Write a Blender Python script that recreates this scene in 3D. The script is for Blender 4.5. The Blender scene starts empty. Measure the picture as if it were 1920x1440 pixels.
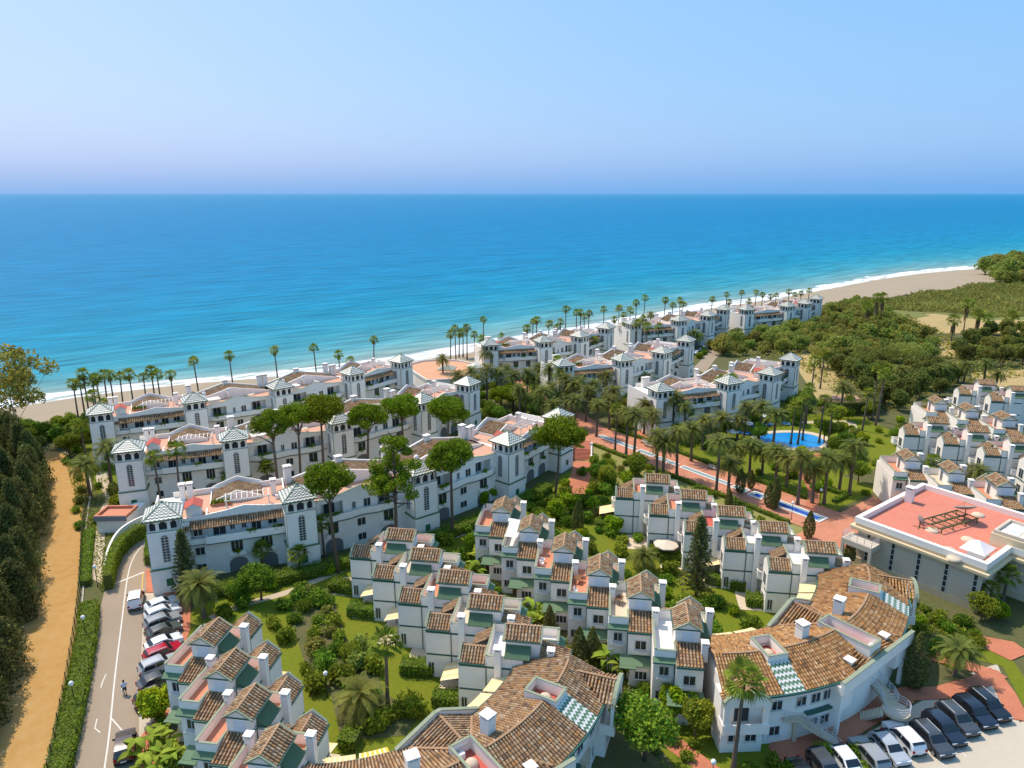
import bpy, bmesh, math, random
import numpy as np
from mathutils import Vector, Matrix, Euler

R = math.radians
random.seed(7)
RNG = np.random.default_rng(11)
scene = bpy.context.scene
COL = scene.collection

# ------------------------------------------------------------------ camera, sky, sun, exposure
CAM_H = 54.0
FPX, PITCH, HEAD = 1333.0, R(15), math.atan2(0.6, 0.8)
cam_data = bpy.data.cameras.new('camera')
cam = bpy.data.objects.new('camera', cam_data)
COL.objects.link(cam)
cam.location = (0, 0, CAM_H)
cam.rotation_euler = (R(90) - PITCH, 0, -HEAD)
cam_data.sensor_width = 36
cam_data.lens = 36 * FPX / 1920
cam_data.clip_start = 1
cam_data.clip_end = 200000
scene.camera = cam

SUN_EL, SUN_AZ = R(58), math.atan2(-0.204, 0.978)     # azimuth from +Y towards +X
world = bpy.data.worlds.new('World')
scene.world = world
world.use_nodes = True
wn = world.node_tree.nodes
wl = world.node_tree.links
wn.clear()
w_out = wn.new('ShaderNodeOutputWorld')
w_bg = wn.new('ShaderNodeBackground')
w_sky = wn.new('ShaderNodeTexSky')
w_sky.sky_type = 'NISHITA'
w_sky.sun_disc = False
w_sky.sun_elevation = SUN_EL
w_sky.sun_rotation = SUN_AZ
w_sky.altitude = 50
w_sky.air_density = 1.0
w_sky.dust_density = 3.0            # summer haze: bright towards the sun, blue away from it
w_sky.ozone_density = 10.0
w_bg.inputs[1].default_value = 0.09
w_mul = wn.new('ShaderNodeMix'); w_mul.data_type = 'RGBA'; w_mul.blend_type = 'MULTIPLY'; w_mul.inputs[0].default_value = 1
w_mul.inputs[7].default_value = (1.12, 0.66, 0.29, 1)
w_add = wn.new('ShaderNodeMix'); w_add.data_type = 'RGBA'; w_add.blend_type = 'ADD'; w_add.inputs[0].default_value = 1
w_add.inputs[7].default_value = (0.70, 3.0, 6.5, 1)        # even blue of the clear air
wl.new(w_sky.outputs[0], w_mul.inputs[6]); wl.new(w_mul.outputs[2], w_add.inputs[6]); wl.new(w_add.outputs[2], w_bg.inputs[0])
wl.new(w_bg.outputs[0], w_out.inputs[0])

sun_data = bpy.data.lights.new('sun', 'SUN')
sun_data.energy = 3.0
sun_data.angle = R(0.53)
sun_data.color = (1.0, 0.915, 0.785)
sun = bpy.data.objects.new('sun', sun_data)
COL.objects.link(sun)
sd = Vector((math.sin(SUN_AZ) * math.cos(SUN_EL), math.cos(SUN_AZ) * math.cos(SUN_EL), math.sin(SUN_EL)))
sun.rotation_euler = sd.to_track_quat('Z', 'Y').to_euler()
sun.location = (0, 0, 120)

vs = scene.view_settings
vs.view_transform = 'Standard'
vs.look = 'None'
vs.exposure = 0.5
vs.gamma = 1.0
vs.use_curve_mapping = False

# ------------------------------------------------------------------ where a point seen in the photograph lies on the ground
CP, SP = math.cos(PITCH), math.sin(PITCH)
CH, SH = math.cos(HEAD), math.sin(HEAD)
def at(px, py, z=0.0):
    u = (px - 960) / FPX; v = (py - 720) / FPX
    dz = -SP - v * CP
    k = (z - CAM_H) / dz
    X, Y = u * k, (CP - v * SP) * k
    return (X * 0.8 + Y * 0.6, -X * 0.6 + Y * 0.8)
def on_t(px, py, t):
    """ray through a pixel meets the vertical plane y = t: returns s and the height there"""
    u = (px - 960) / FPX; v = (py - 720) / FPX
    X, Y, dz = u, CP - v * SP, -SP - v * CP
    ds, dt = X * 0.8 + Y * 0.6, -X * 0.6 + Y * 0.8
    k = t / dt
    return ds * k, CAM_H + dz * k
def pix(s, t, z):
    X = 0.8 * s - 0.6 * t; Y = 0.6 * s + 0.8 * t
    d = Y * CP - (z - CAM_H) * SP; w = -(Y * SP + (z - CAM_H) * CP)
    return 960 + FPX * X / d, 720 + FPX * w / d

# ------------------------------------------------------------------ materials
def M(name, color, rough=0.8, noise=None, bump=None, attr=False, rnd=0.0, spec=0.1, metal=0.0, transl=0.0, noise2=None, coord='Object', ocol=False):
    m = bpy.data.materials.new(name)
    m.use_nodes = True
    nt = m.node_tree; n = nt.nodes; l = nt.links
    b = n['Principled BSDF']
    b.inputs['Roughness'].default_value = rough
    b.inputs['Metallic'].default_value = metal
    b.inputs['Specular IOR Level'].default_value = spec
    tc = n.new('ShaderNodeTexCoord')
    col = None
    rgb = n.new('ShaderNodeRGB'); rgb.outputs[0].default_value = (*color, 1)
    col = rgb.outputs[0]
    def mul(a, bsock, fac=1.0, mode='MULTIPLY'):
        x = n.new('ShaderNodeMix'); x.data_type = 'RGBA'; x.blend_type = mode
        x.inputs[0].default_value = fac
        l.new(a, x.inputs[6]); l.new(bsock, x.inputs[7])
        return x.outputs[2]
    if attr:
        at_ = n.new('ShaderNodeAttribute'); at_.attribute_name = 'Col'
        col = mul(col, at_.outputs['Color'])
    for nz in (noise, noise2):
        if nz:
            sc, amt, c2 = nz
            t = n.new('ShaderNodeTexNoise'); t.inputs['Scale'].default_value = sc
            t.inputs['Detail'].default_value = 5; t.inputs['Roughness'].default_value = 0.65
            l.new(tc.outputs[coord], t.inputs['Vector'])
            rp = n.new('ShaderNodeMapRange'); rp.inputs[1].default_value = 0.35; rp.inputs[2].default_value = 0.68
            rp.inputs[3].default_value = 0; rp.inputs[4].default_value = amt
            l.new(t.outputs['Fac'], rp.inputs[0])
            x = n.new('ShaderNodeMix'); x.data_type = 'RGBA'
            l.new(rp.outputs[0], x.inputs[0]); l.new(col, x.inputs[6])
            x.inputs[7].default_value = (*c2, 1)
            col = x.outputs[2]
    if ocol:
        oc = n.new('ShaderNodeObjectInfo'); col = mul(col, oc.outputs['Color'])
    if rnd:
        oi = n.new('ShaderNodeObjectInfo')
        hs = n.new('ShaderNodeHueSaturation')
        mr = n.new('ShaderNodeMapRange'); mr.inputs[3].default_value = 1 - rnd; mr.inputs[4].default_value = 1 + rnd
        l.new(oi.outputs['Random'], mr.inputs[0]); l.new(mr.outputs[0], hs.inputs['Value'])
        m2 = n.new('ShaderNodeMath'); m2.operation = 'MULTIPLY_ADD'
        fr = n.new('ShaderNodeMath'); fr.operation = 'FRACT'
        m3 = n.new('ShaderNodeMath'); m3.operation = 'MULTIPLY'; m3.inputs[1].default_value = 7.31
        l.new(oi.outputs['Random'], m3.inputs[0]); l.new(m3.outputs[0], fr.inputs[0])
        m2.inputs[1].default_value = 0.09 * min(1, rnd * 3); m2.inputs[2].default_value = 0.5 - 0.055 * min(1, rnd * 3)
        l.new(fr.outputs[0], m2.inputs[0]); l.new(m2.outputs[0], hs.inputs['Hue'])
        l.new(col, hs.inputs['Color']); col = hs.outputs[0]
    l.new(col, b.inputs['Base Color'])
    if bump:
        sc, st, dist = bump
        t = n.new('ShaderNodeTexNoise'); t.inputs['Scale'].default_value = sc; t.inputs['Detail'].default_value = 4
        l.new(tc.outputs[coord], t.inputs['Vector'])
        bp = n.new('ShaderNodeBump'); bp.inputs['Strength'].default_value = st; bp.inputs['Distance'].default_value = dist
        l.new(t.outputs['Fac'], bp.inputs['Height']); l.new(bp.outputs[0], b.inputs['Normal'])
    if transl:
        o = n['Material Output']
        tr = n.new('ShaderNodeBsdfTranslucent'); mx = n.new('ShaderNodeMixShader')
        mx.inputs[0].default_value = transl
        l.new(col, tr.inputs[0]); l.new(b.outputs[0], mx.inputs[1]); l.new(tr.outputs[0], mx.inputs[2])
        l.new(mx.outputs[0], o.inputs[0])
    return m

MT = {}
MT['white'] = M('white_render', (0.93, 0.855, 0.765), 0.85, noise=(0.35, 0.25, (0.86, 0.79, 0.69)), noise2=(1.1, 0.28, (0.72, 0.64, 0.54)), spec=.12, bump=(14, 0.12, 0.02))
MT['white2'] = M('white_render_warm', (0.78, 0.72, 0.64), 0.85, noise=(0.5, 0.35, (0.62, 0.56, 0.48)), bump=(14, 0.12, 0.02))
MT['green'] = M('green_canopy_sheet', (0.120, 0.195, 0.110), 0.6, noise=(1.2, 0.35, (0.17, 0.24, 0.14)), rnd=0.05)
MT['coping'] = M('grey_green_coping', (0.265, 0.300, 0.195), 0.7, noise=(1.6, 0.5, (0.36, 0.36, 0.27)))
MT['dgreen'] = M('dark_green_metal', (0.022, 0.105, 0.085), 0.45, spec=0.4)
MT['tile'] = M('roof_tiles', (1, 1, 1), 0.9, attr=True, noise=(0.45, 0.30, (0.22, 0.145, 0.09)), noise2=(1.7, 0.22, (0.16, 0.12, 0.085)), ocol=True, spec=.1)
MT['terra'] = M('terracotta_floor', (0.60, 0.235, 0.135), 0.8, noise=(0.7, 0.4, (0.50, 0.20, 0.12)), noise2=(4, 0.2, (0.62, 0.34, 0.24)))
MT['stepred'] = M('red_brick_steps', (0.40, 0.135, 0.085), 0.85, noise=(1.5, 0.4, (0.33, 0.11, 0.07)))
MT['cream'] = M('cream_floor', (0.62, 0.50, 0.36), 0.8, noise=(0.8, 0.4, (0.62, 0.50, 0.36)))
MT['paleflr'] = M('pale_floor', (0.78, 0.74, 0.70), 0.75, noise=(0.8, 0.4, (0.66, 0.60, 0.56)))
MT['redflr'] = M('red_floor', (0.50, 0.12, 0.09), 0.8, noise=(0.8, 0.4, (0.42, 0.12, 0.09)))
MT['frame'] = M('window_frame', (0.62, 0.60, 0.56), 0.5)
MT['glass'] = M('window_glass', (0.025, 0.032, 0.035), 0.08, spec=0.6, noise=(0.9, 0.5, (0.07, 0.07, 0.065)))
MT['dark'] = M('opening_shade_paint', (0.05, 0.05, 0.052), 0.9)  # near-black paint for the shade inside openings
MT['shutter'] = M('white_blind', (0.74, 0.74, 0.76), 0.6)
MT['ggrille'] = M('green_grille', (0.03, 0.16, 0.07), 0.5)
MT['awning'] = M('cream_awning', (0.76, 0.56, 0.28), 0.8, noise=(0.9, 0.3, (0.66, 0.46, 0.22)))
MT['sail'] = M('white_sail', (0.82, 0.76, 0.72), 0.8)
MT['wood'] = M('brown_wood', (0.20, 0.10, 0.05), 0.7)
MT['stone'] = M('beige_render', (0.66, 0.56, 0.44), 0.9, noise=(0.4, 0.4, (0.56, 0.47, 0.36)), noise2=(3, 0.25, (0.46, 0.39, 0.30)), bump=(6, 0.2, 0.03))
MT['cornice'] = M('cream_cornice', (0.70, 0.56, 0.36), 0.8, noise=(0.5, 0.3, (0.6, 0.46, 0.28)))
MT['redroof'] = M('red_roof_membrane', (0.60, 0.20, 0.135), 0.8, noise=(0.22, 0.5, (0.54, 0.165, 0.11)), noise2=(1.4, 0.35, (0.66, 0.29, 0.20)))
MT['steel'] = M('green_steel', (0.10, 0.13, 0.05), 0.6, noise=(2, 0.4, (0.14, 0.09, 0.05)))
MT['mesh'] = M('grey_dish', (0.30, 0.27, 0.25), 0.7)
MT['metal'] = M('light_metal', (0.62, 0.62, 0.63), 0.4, metal=0.3)
MT['blackm'] = M('black_metal', (0.02, 0.02, 0.022), 0.5)
MT['plastic'] = M('white_plastic', (0.80, 0.80, 0.80), 0.4)
MT['tyre'] = M('tyre', (0.015, 0.015, 0.016), 0.8)
MT['rim'] = M('rim', (0.45, 0.46, 0.48), 0.3, metal=0.8)
MT['lampglass'] = M('lamp_globe', (0.85, 0.84, 0.80), 0.25)
MT['bark'] = M('bark', (0.16, 0.115, 0.08), 0.95, noise=(3, 0.6, (0.09, 0.065, 0.045)), bump=(9, 0.6, 0.05))
MT['palmbark'] = M('palm_bark', (0.17, 0.13, 0.10), 0.95, noise=(2, 0.6, (0.10, 0.075, 0.055)), bump=(7, 0.6, 0.05))
def leafm(name, c, rnd=0.12, tr=0.4): return M(name, c, 0.65, attr=True, rnd=rnd, spec=0.08, transl=tr)
MT['pine'] = leafm('stone_pine_needles', (0.2, 0.275, 0.014), 0.16)
MT['pinedark'] = leafm('dark_pine_needles', (0.15, 0.175, 0.05), 0.1)
MT['cypress'] = leafm('cypress_leaves', (0.155, 0.165, 0.045), 0.14, 0.3)
MT['euca'] = leafm('olive_brown_leaves', (0.36,0.31,0.06), 0.05)
MT['fan'] = leafm('fan_palm_leaves', (0.215, 0.275, 0.035), 0.12)
MT['date'] = leafm('date_palm_leaves', (0.185, 0.215, 0.05), 0.14)
MT['dead'] = leafm('dry_palm_leaves', (0.36, 0.25, 0.12), 0.1)
MT['leaf'] = leafm('broad_leaves', (0.205, 0.3, 0.028), 0.25)
MT['olive'] = leafm('wood_leaves', (0.3, 0.325, 0.065), 0.25)
MT['darkleaf'] = leafm('dark_wood_leaves', (0.205, 0.23, 0.05), 0.2)
MT['lime'] = leafm('bright_leaves', (0.34, 0.44, 0.02), 0.15)
MT['hedge'] = leafm('hedge_leaves', (0.2, 0.3, 0.025), 0.12)
MT['banana'] = leafm('banana_leaves', (0.27, 0.36, 0.04), 0.12)
MT['reed'] = leafm('reed_leaves', (0.32, 0.31, 0.075), 0.1)
MT['darkcore'] = M('hedge_core_fill', (0.085, 0.11, 0.022), 1.0)  # one dark colour for the solid block inside each hedge
MT['rowterrace'] = M('pink_roof_terrace', (0.60, 0.33, 0.225), 0.85, noise=(0.5, 0.5, (0.52, 0.27, 0.18)), noise2=(3, 0.3, (0.66, 0.44, 0.33)))
MT['shadeopen'] = M('painted_porch_shade', (0.20, 0.19, 0.18), 0.9)  # flat grey painted for the shade within the ground-floor arches

# ------------------------------------------------------------------ mesh and object helpers
class MB:
    def __init__(s):
        s.v = []; s.f = []; s.m = []; s.c = []; s.uv = []; s.hascol = False; s.hasuv = False
    def face(s, pts, m=0, uv=None, col=None):
        i = len(s.v); s.v.extend(pts); s.f.append(tuple(range(i, i + len(pts)))); s.m.append(m)
        s.c.append(col); s.uv.append(uv)
        if col: s.hascol = True
        if uv: s.hasuv = True
    def raw(s, verts, faces, m=0, cols=None):
        i = len(s.v); s.v.extend(map(tuple, verts))
        for k, fc in enumerate(faces):
            s.f.append(tuple(int(a) + i for a in fc)); s.m.append(m)
            s.c.append(None if cols is None else cols[k]); s.uv.append(None)
        if cols is not None: s.hascol = True
    def box(s, x0, x1, y0, y1, z0, z1, m=0):
        v = [(x0,y0,z0),(x1,y0,z0),(x1,y1,z0),(x0,y1,z0),(x0,y0,z1),(x1,y0,z1),(x1,y1,z1),(x0,y1,z1)]
        s.raw(v, [(3,2,1,0),(4,5,6,7),(0,1,5,4),(1,2,6,5),(2,3,7,6),(3,0,4,7)], m)
        return s
    def obox(s, cx, cy, lx, ly, z0, z1, a=0, m=0):
        c, n = math.cos(a), math.sin(a)
        q = [(-lx/2,-ly/2),(lx/2,-ly/2),(lx/2,ly/2),(-lx/2,ly/2)]
        s.prism([(cx + x*c - y*n, cy + x*n + y*c) for x, y in q], z0, z1, m); return s
    def prism(s, poly, z0, z1, m=0, mt=None):
        n = len(poly); i = len(s.v)
        zt = z1 if isinstance(z1, (list, tuple)) else [z1] * n
        s.v.extend([(x, y, z0) for x, y in poly]); s.v.extend([(p[0], p[1], zt[k]) for k, p in enumerate(poly)])
        def ad(fc, mm): s.f.append(fc); s.m.append(mm); s.c.append(None); s.uv.append(None)
        ad(tuple(i + n + k for k in range(n)), m if mt is None else mt)
        ad(tuple(i + n - 1 - k for k in range(n)), m)
        for k in range(n): ad((i + k, i + (k+1) % n, i + n + (k+1) % n, i + n + k), m)
        return s
    def beam(s, p, q, w, h, m=0):
        p = Vector(p); q = Vector(q); d = (q - p)
        if d.length < 1e-6: return s
        d.normalize(); up = Vector((0,0,1)) if abs(d.z) < 0.95 else Vector((1,0,0))
        a = d.cross(up).normalized() * w / 2; b = a.cross(d).normalized() * h / 2
        v = [p-a-b, p+a-b, p+a+b, p-a+b, q-a-b, q+a-b, q+a+b, q-a+b]
        s.raw(v, [(0,1,2,3),(7,6,5,4),(0,4,5,1),(1,5,6,2),(2,6,7,3),(3,7,4,0)], m); return s
    def tube(s, pts, rad, n=6, m=0, cap=True):
        pts = [Vector(p) for p in pts]; rings = []; i0 = len(s.v)
        for k, p in enumerate(pts):
            d = (pts[min(k+1, len(pts)-1)] - pts[max(k-1, 0)]).normalized()
            up = Vector((0,0,1)) if abs(d.z) < 0.9 else Vector((1,0,0))
            a = d.cross(up).normalized(); b = a.cross(d)
            r = rad[k] if isinstance(rad, (list, tuple)) else rad
            s.v.extend([tuple(p + (a * math.cos(2*math.pi*j/n) + b * math.sin(2*math.pi*j/n)) * r) for j in range(n)])
        def ad(fc): s.f.append(fc); s.m.append(m); s.c.append(None); s.uv.append(None)
        for k in range(len(pts)-1):
            for j in range(n):
                a = i0 + k*n + j; b = i0 + k*n + (j+1) % n
                ad((a, b, b+n, a+n))
        if cap:
            ad(tuple(i0 + n-1-j for j in range(n))); ad(tuple(i0 + (len(pts)-1)*n + j for j in range(n)))
        return s
    def cyl(s, cx, cy, z0, z1, r0, r1=None, n=12, m=0):
        r1 = r0 if r1 is None else r1
        return s.tube([(cx,cy,z0),(cx,cy,z1)], [r0, r1], n, m)
    def lathe(s, prof, cx=0, cy=0, n=12, m=0):
        i0 = len(s.v)
        for r, z in prof: s.v.extend([(cx + r*math.cos(2*math.pi*j/n), cy + r*math.sin(2*math.pi*j/n), z) for j in range(n)])
        for k in range(len(prof)-1):
            for j in range(n):
                a = i0 + k*n + j; b = i0 + k*n + (j+1) % n
                s.f.append((a, b, b+n, a+n)); s.m.append(m); s.c.append(None); s.uv.append(None)
        return s
    def mesh(s, name, mats, smooth=False):
        me = bpy.data.meshes.new(name)
        me.from_pydata(s.v, [], s.f)
        for x in (mats if isinstance(mats, (list, tuple)) else [mats]): me.materials.append(MT[x] if isinstance(x, str) else x)
        me.polygons.foreach_set('material_index', s.m)
        if s.hascol:
            a = me.attributes.new('Col', 'FLOAT_COLOR', 'FACE')
            arr = np.ones((len(s.f), 4), np.float32)
            for k, c in enumerate(s.c):
                if c is not None: arr[k, :3] = c
            a.data.foreach_set('color', arr.ravel())
        if s.hasuv:
            u = me.uv_layers.new(name='UVMap'); arr = []
            for k, fc in enumerate(s.f):
                arr.extend(s.uv[k] if s.uv[k] else [(0, 0)] * len(fc))
            u.data.foreach_set('uv', np.array(arr, np.float32).ravel())
        if smooth: me.polygons.foreach_set('use_smooth', [True] * len(s.f))
        me.update(); return me

def npmesh(name, V, F, mats, cols=None, mi=None):
    """fast mesh from numpy arrays (F: faces all with the same number of corners)"""
    me = bpy.data.meshes.new(name)
    nf, k = F.shape
    me.vertices.add(len(V)); me.vertices.foreach_set('co', np.asarray(V, np.float32).ravel())
    me.loops.add(nf * k); me.loops.foreach_set('vertex_index', F.astype(np.int32).ravel())
    me.polygons.add(nf); me.polygons.foreach_set('loop_start', np.arange(0, nf*k, k, dtype=np.int32))
    for x in (mats if isinstance(mats, (list, tuple)) else [mats]): me.materials.append(MT[x])
    if mi is not None: me.polygons.foreach_set('material_index', mi.astype(np.int32))
    me.update(calc_edges=True)
    if cols is not None:
        a = me.attributes.new('Col', 'FLOAT_COLOR', 'FACE')
        c4 = np.ones((nf, 4), np.float32); c4[:, :3] = cols
        a.data.foreach_set('color', c4.ravel())
    return me

def ob(name, me, parent=None, loc=(0,0,0), rz=0.0, sc=None, rot=None):
    o = bpy.data.objects.new(name, me); COL.objects.link(o)
    o.location = loc
    o.rotation_euler = rot if rot else (0, 0, rz)
    if sc is not None: o.scale = sc if isinstance(sc, (tuple, list)) else (sc, sc, sc)
    if parent is not None: o.parent = parent
    return o
LABELS = {}
def tag(o, label, cat, group=None, kind=None):
    LABELS.setdefault(label, []).append(o.name)
    o['label'] = label; o['category'] = cat
    if group: o['group'] = group
    if kind: o['kind'] = kind
    return o
def thing(name, label, cat, loc=(0,0,0), rz=0, sc=None, group=None):
    return tag(ob(name, None, None, loc, rz, sc), label, cat, group)
def struct(name, me, loc=(0,0,0)):
    o = ob(name, me, None, loc); o['kind'] = 'structure'; return o
def place(parts, root):
    """parts: list of (name, mesh, loc, rz, scale, [sub-parts]) - makes one object of each under root"""
    for p in parts:
        o = ob(p[0], p[1], root, p[2] if len(p) > 2 else (0,0,0), p[3] if len(p) > 3 else 0, p[4] if len(p) > 4 else None)
        if len(p) > 5:
            for q in p[5]:
                ob(q[0], q[1], o, q[2] if len(q) > 2 else (0,0,0), q[3] if len(q) > 3 else 0, q[4] if len(q) > 4 else None)
ORD = ['', 'first', 'second', 'third', 'fourth', 'fifth', 'sixth', 'seventh', 'eighth', 'ninth', 'tenth', 'eleventh', 'twelfth', 'thirteenth', 'fourteenth', 'fifteenth', 'sixteenth', 'seventeenth', 'eighteenth', 'nineteenth']
TENS = ['', '', 'twent', 'thirt', 'fort', 'fift', 'sixt', 'sevent', 'eight', 'ninet']
def ordw(n):
    if n < 20: return ORD[n]
    if n >= 100: return 'hundred-' + (ordw(n - 100) if n > 100 else 'th')
    return TENS[n // 10] + ('ieth' if n % 10 == 0 else 'y-' + ORD[n % 10])

NSH = [0]
def sheet(name, pts, z, mat, skirt=0.0):
    NSH[0] += 1; z = z + NSH[0] * 0.0006
    bm = bmesh.new()
    vs_ = [bm.verts.new((p[0], p[1], z)) for p in pts]
    f = bm.faces.new(vs_)
    bm.normal_update()
    if f.normal.z < 0: f.normal_flip()
    if skirt:
        r = bmesh.ops.extrude_face_region(bm, geom=[f])
        for v in [g for g in r['geom'] if isinstance(g, bmesh.types.BMVert)]: v.co.z -= skirt
        for ff in bm.faces: pass
    bmesh.ops.triangulate(bm, faces=bm.faces[:])
    me = bpy.data.meshes.new(name); bm.to_mesh(me); bm.free()
    me.materials.append(MT[mat]); return struct(name, me)
def strip_pts(center, width):
    L, Rr = [], []
    n = len(center)
    for i, p in enumerate(center):
        a = Vector(center[max(i-1,0)]); b = Vector(center[min(i+1,n-1)])
        d = (b - a).normalized(); nrm = Vector((-d.y, d.x))
        w = width[i] if isinstance(width, (list,tuple)) else width
        L.append((p[0] + nrm.x*w/2, p[1] + nrm.y*w/2)); Rr.append((p[0] - nrm.x*w/2, p[1] - nrm.y*w/2))
    return L + Rr[::-1]
def smooth(pts, n=2):
    for _ in range(n):
        q = [pts[0]]
        for a, b in zip(pts, pts[1:]):
            q.append((a[0]*.75+b[0]*.25, a[1]*.75+b[1]*.25)); q.append((a[0]*.25+b[0]*.75, a[1]*.25+b[1]*.75))
        q.append(pts[-1]); pts = q
    return pts
def px_poly(l, z=0): return [at(x, y, z) for x, y in l]

# ------------------------------------------------------------------ ground, sea, beach
MT['ground'] = M('garden_soil', (0.105, 0.105, 0.040), 0.95, noise=(0.22, 0.9, (0.070, 0.105, 0.025)), noise2=(1.6, 0.6, (0.17, 0.125, 0.07)), bump=(3, 0.5, 0.1))
MT['lawn'] = M('lawn_grass', (0.150, 0.185, 0.014), 0.95, noise=(0.16, 0.7, (0.205, 0.175, 0.022)), noise2=(1.5, 0.5, (0.090, 0.140, 0.010)), bump=(9, 0.6, 0.05))
MT['drylawn'] = M('dry_lawn', (0.26, 0.235, 0.075), 0.95, noise=(0.25, 0.8, (0.17, 0.20, 0.04)), noise2=(2, 0.4, (0.33, 0.27, 0.12)), bump=(9, 0.5, 0.05))
MT['field'] = M('dry_field', (0.44, 0.31, 0.13), 0.95, noise=(0.05, 0.7, (0.30, 0.24, 0.10)), noise2=(0.5, 0.5, (0.50, 0.37, 0.18)), bump=(2, 0.5, 0.1))
MT['crop'] = M('crop_field', (0.16, 0.18, 0.05), 0.95, noise=(0.3, 0.6, (0.22, 0.19, 0.08)))
MT['sand'] = M('beach_sand', (0.365, 0.29, 0.20), 0.95, noise=(0.06, 0.6, (0.305, 0.245, 0.175)), noise2=(0.9, 0.3, (0.41, 0.335, 0.235)), bump=(2, 0.4, 0.1))
MT['track'] = M('dirt_track_earth', (0.46, 0.265, 0.085), 0.95, noise=(0.12, 0.75, (0.40, 0.20, 0.05)), noise2=(0.8, 0.5, (0.50, 0.325, 0.145)), bump=(3, 0.5, 0.06))
MT['asphalt'] = M('worn_asphalt', (0.335, 0.26, 0.185), 0.9, noise=(0.12, 0.5, (0.275, 0.21, 0.145)), noise2=(3.5, 0.35, (0.37, 0.295, 0.215)), bump=(25, 0.25, 0.02))
MT['concrete'] = M('pale_concrete', (0.56, 0.48, 0.37), 0.9, noise=(0.3, 0.5, (0.47, 0.40, 0.30)), noise2=(4, 0.25, (0.38, 0.33, 0.26)), bump=(20, 0.2, 0.02))
MT['pathsand'] = M('pale_path', (0.53, 0.43, 0.30), 0.9, noise=(0.5, 0.5, (0.43, 0.34, 0.23)))
MT['paint'] = M('road_paint', (0.72, 0.68, 0.60), 0.8, noise=(1.6, 0.4, (0.52, 0.45, 0.37)))
MT['yellow'] = M('yellow_road_paint', (0.68, 0.44, 0.08), 0.8, noise=(1.6, 0.4, (0.52, 0.40, 0.2)))
MT['waterpool'] = M('pool_water', (0.006, 0.23, 0.60), 0.12, spec=0.5, noise=(0.4, 0.5, (0.01, 0.32, 0.70)), bump=(1.3, 0.25, 0.15))
MT['chanwater'] = M('channel_water', (0.27, 0.36, 0.35), 0.15, spec=0.5, noise=(0.4, 0.5, (0.18, 0.30, 0.32)), bump=(2, 0.2, 0.1))
MT['bluetile'] = M('blue_basin_tiles', (0.02, 0.06, 0.40), 0.2, spec=0.5)

def brickmat(name, c1, c2, cm, sx, sy, a=0.0):
    m = M(name, c1, 0.85); nt = m.node_tree; n = nt.nodes; l = nt.links
    b = n['Principled BSDF']; tc = n.new('ShaderNodeTexCoord'); mp = n.new('ShaderNodeMapping')
    mp.inputs['Rotation'].default_value = (0, 0, a)
    br = n.new('ShaderNodeTexBrick'); br.inputs['Scale'].default_value = 1
    br.inputs['Color1'].default_value = (*c1, 1); br.inputs['Color2'].default_value = (*c2, 1); br.inputs['Mortar'].default_value = (*cm, 1)
    br.inputs['Brick Width'].default_value = sx; br.inputs['Row Height'].default_value = sy; br.inputs['Mortar Size'].default_value = 0.012
    nz = n.new('ShaderNodeTexNoise'); nz.inputs['Scale'].default_value = 0.4; nz.inputs['Detail'].default_value = 5
    mx = n.new('ShaderNodeMix'); mx.data_type = 'RGBA'; mx.blend_type = 'MULTIPLY'; mx.inputs[0].default_value = 0.35
    l.new(tc.outputs['Object'], mp.inputs[0]); l.new(mp.outputs[0], br.inputs['Vector']); l.new(tc.outputs['Object'], nz.inputs['Vector'])
    l.new(br.outputs[0], mx.inputs[6]); l.new(nz.outputs['Fac'], mx.inputs[7]); l.new(mx.outputs[2], b.inputs['Base Color'])
    return m
MT['brick'] = brickmat('brick_paving', (0.68, 0.225, 0.12), (0.60, 0.185, 0.095), (0.50, 0.25, 0.16), 0.24, 0.12)
MT['prom'] = brickmat('promenade_paving', (0.66, 0.275, 0.165), (0.60, 0.24, 0.14), (0.64, 0.40, 0.28), 1.2, 0.6)

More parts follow.
